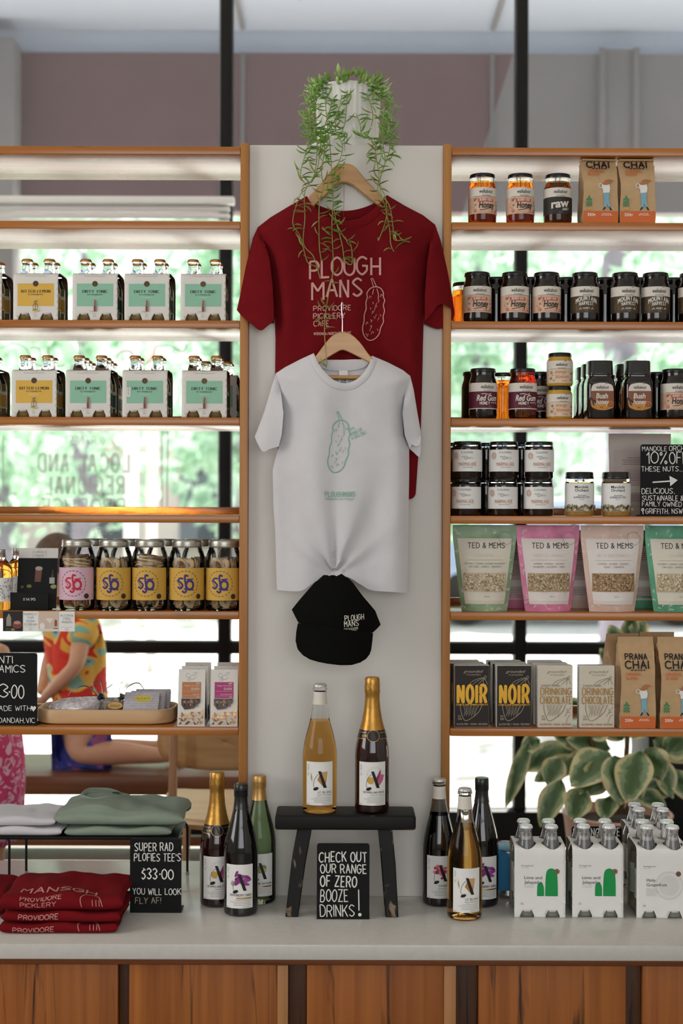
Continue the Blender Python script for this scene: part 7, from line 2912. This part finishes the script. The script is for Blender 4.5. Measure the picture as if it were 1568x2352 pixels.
def hand(J, B, wrist, base, d, side, k=1.0):
    """five fingers from a palm; d: direction of the fingers, side: direction of the thumb"""
    d, side = Vector(d).normalized(), Vector(side).normalized()
    up = d.cross(side).normalized()
    b = Vector(base)
    w = Vector(J[wrist][:3])
    J['palm'] = (*(w + d * 0.035 * k), 0.019 * k)
    B.append((wrist, 'palm'))
    for i, (o, L) in enumerate(((0.018, 0.05), (0.006, 0.06), (-0.006, 0.056), (-0.017, 0.042))):
        p0 = w + d * 0.055 * k + side * o * k
        p1 = p0 + d * L * 0.55 * k - up * 0.006 * k
        p2 = p1 + (d * 0.8 - up * 0.6) * L * 0.45 * k
        for n_, p, r_ in ((0, p0, 0.0085), (1, p1, 0.0075), (2, p2, 0.006)):
            J['f%d%d' % (i, n_)] = (*p, r_ * k)
        B += [('palm', 'f%d0' % i), ('f%d0' % i, 'f%d1' % i), ('f%d1' % i, 'f%d2' % i)]
    p0 = w + d * 0.02 * k + side * 0.022 * k
    p1 = p0 + (d * 0.7 + side * 0.6) * 0.03 * k
    J['t0'], J['t1'] = (*p0, 0.009 * k), (*p1, 0.0075 * k)
    B += [('palm', 't0'), ('t0', 't1')]


# child kneeling upright on the bench, leaning left towards the window
dc = 5.42


def cp(px, py, dd=dc):
    return W(px, py, dd)


ch_ = thing('person', 'child in bright red and yellow tee and blue shorts kneeling on the bench', 'person', (cp(175, 1780).x, dc - D0, 0.462))
O = ch_.location


def jt(px, py, r_, dd=dc):
    p = cp(px, py, dd) - O
    return (p.x, p.y, p.z, r_)


J = {'pelvis': jt(190, 1690, 0.085), 'waist': jt(185, 1610, 0.083), 'chest': jt(172, 1500, 0.092), 'upper': jt(160, 1425, 0.07), 'neck': jt(146, 1380, 0.036), 'head0': jt(136, 1335, 0.062), 'head1': jt(128, 1290, 0.078), 'head2': jt(124, 1262, 0.058),
     'shR': jt(190, 1440, 0.046, dc - 0.1), 'elR': jt(176, 1530, 0.031, dc - 0.16), 'foR': jt(135, 1568, 0.027, dc - 0.12), 'wrR': jt(103, 1600, 0.02, dc - 0.04),
     'shL': jt(150, 1440, 0.046, dc + 0.11), 'elL': jt(112, 1520, 0.031, dc + 0.14), 'wrL': jt(92, 1598, 0.02, dc + 0.08),
     'hipR': jt(190, 1700, 0.078, dc - 0.07), 'knR': jt(178, 1734, 0.052, dc - 0.08), 'caR': jt(265, 1728, 0.05, dc - 0.09), 'anR': jt(370, 1736, 0.03, dc - 0.1), 'heR': jt(392, 1732, 0.03, dc - 0.1), 'toR': jt(412, 1748, 0.022, dc - 0.1),
     'hipL': jt(188, 1700, 0.078, dc + 0.08), 'knL': jt(176, 1732, 0.05, dc + 0.1), 'caL': jt(262, 1720, 0.046, dc + 0.1), 'anL': jt(355, 1716, 0.028, dc + 0.1), 'heL': jt(380, 1712, 0.028, dc + 0.1), 'toL': jt(400, 1738, 0.02, dc + 0.1)}
B = chain('pelvis', 'waist', 'chest', 'upper', 'neck', 'head0', 'head1', 'head2') + chain('upper', 'shR', 'elR', 'foR', 'wrR') + chain('upper', 'shL', 'elL', 'wrL') + chain('pelvis', 'hipR', 'knR', 'caR', 'anR', 'heR', 'toR') + chain('pelvis', 'hipL', 'knL', 'caL', 'anL', 'heL', 'toL')
hand(J, B, 'wrR', J['wrR'][:3], (-0.5, 0.3, -0.75), (-0.6, -0.3, 0.4), 0.85)
skin_mesh('body', J, B, SKIN, ch_)
TEEP = patch_mat('tee_red_yellow', ['#e8b04a', '#e0402c', '#d8342a', '#efc05a', '#8fc4b4', '#6a5aa8'], 6.0)
SHORT = patch_mat('shorts_blue', ['#2c3690', '#2a3186', '#3c4aa0', '#a05a8a'], 14)
JS = {k: J[k] for k in ('waist', 'chest', 'upper')}
JS = {'chest': (*J['chest'][:3], 0.118), 'waist': (*J['waist'][:3], 0.115), 'hem': jt(192, 1655, 0.118), 'upper': (*J['upper'][:3], 0.088), 'nk': jt(150, 1395, 0.05), 'shR': (*J['shR'][:3], 0.072), 'cuR': jt(186, 1492, 0.062, dc - 0.14), 'shL': (*J['shL'][:3], 0.07), 'cuL': jt(130, 1490, 0.06, dc + 0.13)}
skin_mesh('t_shirt', JS, chain('chest', 'waist', 'hem') + chain('chest', 'upper', 'nk') + chain('upper', 'shR', 'cuR') + chain('upper', 'shL', 'cuL'), TEEP, ch_)
JS = {'pelvis': (*jt(190, 1672, 0)[:3], 0.112), 'hipR': (*jt(188, 1700, 0, dc - 0.07)[:3], 0.1), 'leR': jt(182, 1694, 0.082, dc - 0.08), 'hipL': (*jt(186, 1700, 0, dc + 0.08)[:3], 0.1), 'leL': jt(180, 1688, 0.08, dc + 0.09)}
skin_mesh('shorts', JS, chain('pelvis', 'hipR', 'leR') + chain('pelvis', 'hipL', 'leL'), SHORT, ch_)
HAIR = mat('brown_hair', '#5a4334', 0.6, var=0.25, vs=40)
def hair_cap(centre, r, parent, tilt):
    """rounded cap of hair, longer at the nape"""
    mb = MB()
    n = 28

    def P(a, b):
        th, ph = 2 * PI * a, PI / 2 - b * (1.75 + 0.35 * math.cos(2 * PI * a))
        k = 1 + 0.02 * math.sin(9 * th + 4 * b)
        return (r * k * math.cos(ph) * math.cos(th) * 0.95, r * k * math.cos(ph) * math.sin(th) * 0.92, r * k * 1.08 * math.sin(ph))
    mb.grid(P, n, 14, HAIR, Matrix.Translation(centre) @ Matrix.Rotation(tilt, 4, 'Z'))
    return mb.build('hair', parent, 80)


hair_cap(Vector(J['head1'][:3]) + Vector((0.006, -0.006, 0.006)), 0.096, ch_, -0.7)
mb = MB()
for px_, py_, rr_ in ((404, 1726, 0.03), (390, 1712, 0.03)):
    p = jt(px_, py_, 0, dc - 0.1 if rr_ > 0.033 else dc + 0.1)
    mb.lathe([(0, -0.05), (rr_ * 0.8, -0.045), (rr_, -0.02), (rr_ * 1.05, 0.02), (rr_ * 0.8, 0.05), (0, 0.055)], BLACK, 16, Matrix.Translation(p[:3]) @ Matrix.Rotation(2.4, 4, 'Y'))
    mb.build('shoe', ch_)
    mb = MB()
# eyes, nose, mouth, ears on the face turned to the window
fx = Vector(J['head1'][:3])
fd = Vector((-0.75, 0.66, 0))
sdv = Vector((0.66, 0.75, 0))
MB().lathe([(0, -0.01), (0.009, -0.004), (0.006, 0.008), (0, 0.014)], SKIN, 10, Matrix.Translation(fx + fd * 0.08 + Vector((0, 0, -0.02)))).build('nose', ch_)
EYE = mat('eye_dark', '#2a2220', 0.3, var=0)
for s_ in (-1, 1):
    MB().lathe([(0, -0.006), (0.006, 0), (0, 0.006)], EYE, 10, Matrix.Translation(fx + fd * 0.074 + sdv * 0.028 * s_)).build('eye', ch_)
    MB().lathe([(0, -0.016), (0.010, -0.006), (0.012, 0.006), (0, 0.018)], SKIN, 10, Matrix.Translation(fx + sdv * 0.083 * s_ - fd * 0.005 + Vector((0, 0, -0.012)))).build('ear', ch_)
MB().box(tuple(fx + fd * 0.072 + Vector((0, 0, -0.05))), (0.026, 0.01, 0.007), mat('lips', '#b56a60', 0.5, var=0), 0.002).build('mouth', ch_)

# second child in a pink patterned dress, mostly outside the frame, standing beside the bench
dp_ = 4.72
p2 = thing('person', 'child in a pink patterned dress standing at the left picture edge', 'person', (cp(-30, 2000, dp_).x, dp_ - D0, 0.001))
O2 = p2.location


def j2_(px, z, r_, dy=0.0):
    return (WX(px, dp_) - O2.x, dy, z, r_)


J = {'pelvis': j2_(-45, 0.58, 0.10), 'chest': j2_(-42, 0.84, 0.10), 'neck': j2_(-42, 1.03, 0.038), 'head0': j2_(-42, 1.09, 0.068), 'head1': j2_(-42, 1.17, 0.085), 'head2': j2_(-42, 1.23, 0.06),
     'shR': j2_(15, 0.95, 0.045, -0.02), 'elR': j2_(8, 0.76, 0.032, 0.05), 'wrR': j2_(-5, 0.66, 0.02, 0.22), 'shL': j2_(-100, 0.95, 0.045), 'elL': j2_(-112, 0.76, 0.032), 'wrL': j2_(-112, 0.6, 0.02, 0.1),
     'hR': j2_(-15, 0.52, 0.075), 'kR': j2_(-15, 0.30, 0.045), 'aR': j2_(-15, 0.07, 0.03), 'tR': j2_(-15, 0.03, 0.026, 0.12), 'hL': j2_(-72, 0.52, 0.075), 'kL': j2_(-72, 0.30, 0.045), 'aL': j2_(-72, 0.07, 0.03), 'tL': j2_(-72, 0.03, 0.026, 0.12)}
B = chain('pelvis', 'chest', 'neck', 'head0', 'head1', 'head2') + chain('chest', 'shR', 'elR', 'wrR') + chain('chest', 'shL', 'elL', 'wrL') + chain('pelvis', 'hR', 'kR', 'aR', 'tR') + chain('pelvis', 'hL', 'kL', 'aL', 'tL')
hand(J, B, 'wrR', J['wrR'][:3], (0, 1, -0.2), (0.8, 0, 0.3), 0.85)
skin_mesh('body', J, B, SKIN, p2)
PINKD = patch_mat('dress_pink', ['#e2a9c4', '#d8487c', '#cf3a70', '#e8b8cc', '#d2557f'], 22)
skin_mesh('dress', {'chest': j2_(-40, 0.88, 0.125), 'shR': j2_(0, 0.97, 0.07), 'shL': j2_(-85, 0.97, 0.07), 'waist': j2_(-40, 0.74, 0.13), 'hip': j2_(-36, 0.6, (0.155)), 'hem': j2_(-36, 0.40, 0.145), 'hem2': j2_(-36, 0.30, 0.14)}, chain('chest', 'waist', 'hip', 'hem', 'hem2') + chain('chest', 'shR') + chain('chest', 'shL'), PINKD, p2)
hair_cap(Vector(J['head1'][:3]) + Vector((0, -0.01, 0.008)), 0.1, p2, -1.57)

# ply chair turned to the window, just behind the shelves
PLY = wood('chair_ply', '#d2a878', '#bd8d58', '#8f643a', 'X', 34, 0.4, 0.7)
chx = WX(520, 4.45)
cr = thing('ply_chair', 'light ply chair with rounded back, seen between the left shelves', 'chair', (chx, 4.75 - D0, 0.001))
hw = chx - WX(362, 4.45)
zb0, zb1 = W(520, 1769, 4.45).z, W(520, 1640, 4.45).z


def back_pt(a, b, o):
    # shield shaped back: rounded lower corners, slightly curved in plan
    an = 2 * PI * a
    c, s_ = math.cos(an), math.sin(an)
    k = 1 / (abs(c) ** 3.2 + abs(s_) ** 3.2) ** (1 / 3.2)
    x = hw * c * k * b
    z = (zb0 + zb1) / 2 + (zb1 - zb0) / 2 * s_ * k * b
    return (x, -0.30 + 0.055 * (x / hw) ** 2 * -1 * -1 + o, z)


mb = MB()
mb.grid(lambda a, b: back_pt(a, b, 0), 48, 6, PLY)
o = mb.build('backrest', cr, 50)
s_ = o.modifiers.new('thickness', 'SOLIDIFY')
s_.thickness = 0.012
LEGW = wood('chair_leg', '#c79a78', '#b08058', '#8a5f40', 'Z', 30, 0.4, 0.7)
for s_ in (-1, 1):
    x0 = WX(402, 4.43) - chx
    MB().tube([(s_ * abs(x0) * 1.0, -0.335 + 0.0, zb1 - 0.03), (s_ * abs(x0) * 1.03, -0.33, 0.46), (s_ * abs(x0) * 1.06, -0.335, 0.2), (s_ * abs(x0) * 1.1, -0.35, 0.0)], [0.012, 0.015, 0.0165, 0.011], LEGW, 14).build('leg', cr)
    MB().tube([(s_ * 0.17, 0.2, 0.43), (s_ * 0.19, 0.23, 0.0)], [0.015, 0.011], LEGW, 14).build('leg', cr)
ol = [(v.x, v.y) for v in spline([Vector((x, y, 0)) for x, y in ((-0.2, -0.27), (0, -0.3), (0.2, -0.27), (0.225, -0.05), (0.21, 0.2), (0, 0.24), (-0.21, 0.2), (-0.225, -0.05))], 6, True)]
n = len(ol)
mb = MB()
vs = [(x, y, z + 0.02 * (x / 0.22) ** 2) for z in (0.43, 0.444) for x, y in ol]
mb.add(vs, [tuple(range(n))[::-1], tuple(range(n, 2 * n))] + [(i, (i + 1) % n, n + (i + 1) % n, n + i) for i in range(n)], PLY)
mb.build('seat', cr)

# variegated rubber plant in a blush pot on the floor behind the right end of the counter
dr_ = 5.0
rp = thing('rubber_plant', 'variegated rubber plant in a blush pot behind the white bottle packs', 'potted plant', (WX(1420, dr_), dr_ - D0, 0.001))
BLP = mat('blush_pot', '#d9ab98', 0.55, var=0.04, vs=12)
zr2 = W(1420, 1866, dr_).z
pr_ = 126 * dr_ / F
MB().lathe([(0, 0), (pr_ * 0.72, 0), (pr_ * 0.76, 0.01), (pr_ * 0.97, zr2 - 0.02), (pr_, zr2 - 0.004), (pr_ * 0.985, zr2), (pr_ * 0.93, zr2), (pr_ * 0.9, zr2 - 0.04), (0, zr2 - 0.04)], BLP, 48).build('pot', rp)
MB().lathe([(pr_ * 0.9, zr2 - 0.035), (0, zr2 - 0.025)], SOIL, 24).build('soil', rp)
LEAFG = mat('leaf_dark', '#4d6b40', 0.35, var=0.3, vs=30, coat=0.3)
LEAFC = mat('leaf_cream', '#d9d3a0', 0.4, var=0.1, vs=40, coat=0.3)
LEAFM = mat('leaf_grey_green', '#7f9873', 0.38, var=0.2, vs=30, coat=0.3)


LEAFV = bpy.data.materials.new('variegated_leaf')
LEAFV.use_nodes = True
_nt = LEAFV.node_tree
_pb = _nt.nodes['Principled BSDF']
_pb.inputs['Roughness'].default_value = 0.35
_at = _nt.nodes.new('ShaderNodeAttribute')
_at.attribute_name = 'margin'
_tc = _nt.nodes.new('ShaderNodeTexCoord')
_ns = _nt.nodes.new('ShaderNodeTexNoise')
_ns.inputs['Scale'].default_value = 34
_ns.inputs['Detail'].default_value = 3
_nt.links.new(_tc.outputs['Object'], _ns.inputs['Vector'])
_ma = _nt.nodes.new('ShaderNodeMath')
_ma.operation = 'MULTIPLY_ADD'
_ma.inputs[1].default_value = 0.55
_nt.links.new(_ns.outputs['Fac'], _ma.inputs[0])
_nt.links.new(_at.outputs['Fac'], _ma.inputs[2])
_rp = _nt.nodes.new('ShaderNodeValToRGB')
_e = _rp.color_ramp.elements
_e[0].position, _e[0].color = 0.34, (*lin('#4a683c'), 1)
_e[1].position, _e[1].color = 1.06 - 0.06, (*lin('#ddd6a6'), 1)
for _p, _c in ((0.54, '#56744a'), (0.60, '#7f9873'), (0.76, '#8aa07c'), (0.82, '#d6d09c')):
    _q = _e.new(_p)
    _q.color = (*lin(_c), 1)
_nt.links.new(_ma.outputs[0], _rp.inputs['Fac'])
_nt.links.new(_rp.outputs['Color'], _pb.inputs['Base Color'])
MARG = []


def leaf(mb, base, tip, w, nrm, r, droop=0.25):
    base, tip = Vector(base), Vector(tip)
    ax = tip - base
    L = ax.length
    ax.normalize()
    s_ = ax.cross(nrm)
    if s_.length < 1e-4:
        s_ = ax.orthogonal()
    s_.normalize()
    up = s_.cross(ax)
    n, m_ = 16, 10
    vs, fs = [], []
    for i in range(n + 1):
        t = i / n
        ww = w * max(0.0, math.sin(PI * t ** 0.85)) ** 0.75 * (1 if t < 0.97 else 0.4)
        c = base + ax * (L * t) + Vector((0, 0, -droop * L * t * t))
        for j in range(m_ + 1):
            q = j / m_ * 2 - 1
            vs.append(c + s_ * (ww * q) + up * (abs(q) * ww * 0.22 + 0.006 * math.sin(9 * t + 4 * q)))
            MARG.append(max(abs(q), (t - 0.75) * 3.6, (0.12 - t) * 6) * 0.72)
    for i in range(n):
        for j in range(m_):
            fs.append((i * (m_ + 1) + j, i * (m_ + 1) + j + 1, (i + 1) * (m_ + 1) + j + 1, (i + 1) * (m_ + 1) + j))
    mb.add(vs, fs, LEAFV)


r = random.Random(5)
stems = []
STEM = mat('plant_stem', '#5d4c34', 0.7, var=0.1)
for pts in ([(1415, 1870), (1400, 1800), (1370, 1740), (1355, 1690), (1345, 1640)], [(1425, 1870), (1430, 1790), (1440, 1700), (1432, 1560), (1440, 1460)], [(1435, 1870), (1470, 1800), (1510, 1740), (1550, 1700)]):
    P_ = [W(x, y, dr_) - rp.location for x, y in pts]
    MB().tube(spline(P_, 6), [0.011] * 2 + [0.009] * (6 * (len(P_) - 1) - 1), STEM, 10).build('stem', rp)
LV = [  # base px, tip px, half width px, depth offsets of base and tip
    ((1330, 1740), (1225, 1790), 20, 0, -0.03), ((1320, 1720), (1185, 1760), 26, 0.02, 0.02), ((1215, 1700), (1160, 1850), 15, 0, -0.05), ((1290, 1790), (1240, 1895), 22, -0.1, -0.12), ((1240, 1700), (1195, 1715), 16, 0, 0), ((1330, 1770), (1180, 1740), 16, 0.08, 0.1),
    ((1285, 1740), (1255, 1800), 22, -0.05, -0.08), ((1400, 1720), (1300, 1690), 26, 0.02, -0.02), ((1380, 1740), (1290, 1760), 24, 0.04, -0.02), ((1400, 1730), (1310, 1800), 34, -0.02, -0.12), ((1410, 1735), (1425, 1845), 32, -0.06, -0.14), ((1390, 1760), (1330, 1820), 28, -0.02, -0.1), ((1420, 1740), (1475, 1830), 30, -0.04, -0.1),
    ((1470, 1725), (1440, 1840), 32, -0.08, -0.16), ((1480, 1720), (1520, 1790), 30, -0.04, -0.08), ((1500, 1730), (1545, 1830), 24, -0.02, -0.06), ((1450, 1800), (1545, 1820), 22, 0, -0.05), ((1460, 1820), (1530, 1850), 18, -0.04, -0.1), ((1400, 1830), (1385, 1880), 20, -0.08, -0.16), ((1340, 1810), (1310, 1880), 24, -0.08, -0.14),
    ((1520, 1720), (1590, 1700), 26, 0, -0.02), ((1500, 1700), (1600, 1740), 24, 0.02, 0), ((1350, 1700), (1270, 1680), 24, 0.04, 0), ((1430, 1700), (1390, 1640), 24, 0, 0), ((1440, 1690), (1500, 1640), 24, 0, 0), ((1540, 1770), (1600, 1840), 20, -0.02, -0.05),
    ((1440, 1540), (1400, 1430), 26, 0, 0), ((1440, 1520), (1480, 1415), 24, 0, 0), ((1430, 1560), (1378, 1485), 18, 0, 0), ((1440, 1470), (1452, 1400), 18, 0, 0), ((1432, 1580), (1500, 1520), 20, 0, 0), ((1340, 1650), (1300, 1600), 20, 0, 0), ((1350, 1690), (1400, 1660), 22, 0, 0)]
mb = MB()
for (bx, by), (tx, ty), w, o0, o1 in LV:
    b_ = W(bx, by, dr_ + o0) - rp.location
    t_ = W(tx, ty, dr_ + o1) - rp.location
    leaf(mb, b_, t_, w * 1.35 * dr_ / F, Vector((r.uniform(-0.35, 0.35), -0.85, r.uniform(0.1, 0.6))), r, 0.04)
fo = mb.build('foliage', rp, 80)
fo.data.attributes.new('margin', 'FLOAT', 'POINT').data.foreach_set('value', MARG)
# dark cupboard below the window at the right
bx = thing('dark_cupboard', 'black cupboard by the window at the right, behind the plant', 'cupboard', (WX(1470, 5.75) + 0.45, 5.75 - D0 - 0.0, 0.001))
zc1 = W(1500, 1640, 5.75).z
MB().box((0, 0, zc1 / 2), (0.9, 0.34, zc1), BLACKF, 0.004).build('body', bx)
MB().box((-0.225, -0.176, zc1 / 2), (0.43, 0.016, zc1 - 0.06), BLACK, 0.003).build('door', bx)
MB().box((0.225, -0.176, zc1 / 2), (0.43, 0.016, zc1 - 0.06), BLACK, 0.003).build('door', bx)
bpy.context.view_layer.update()
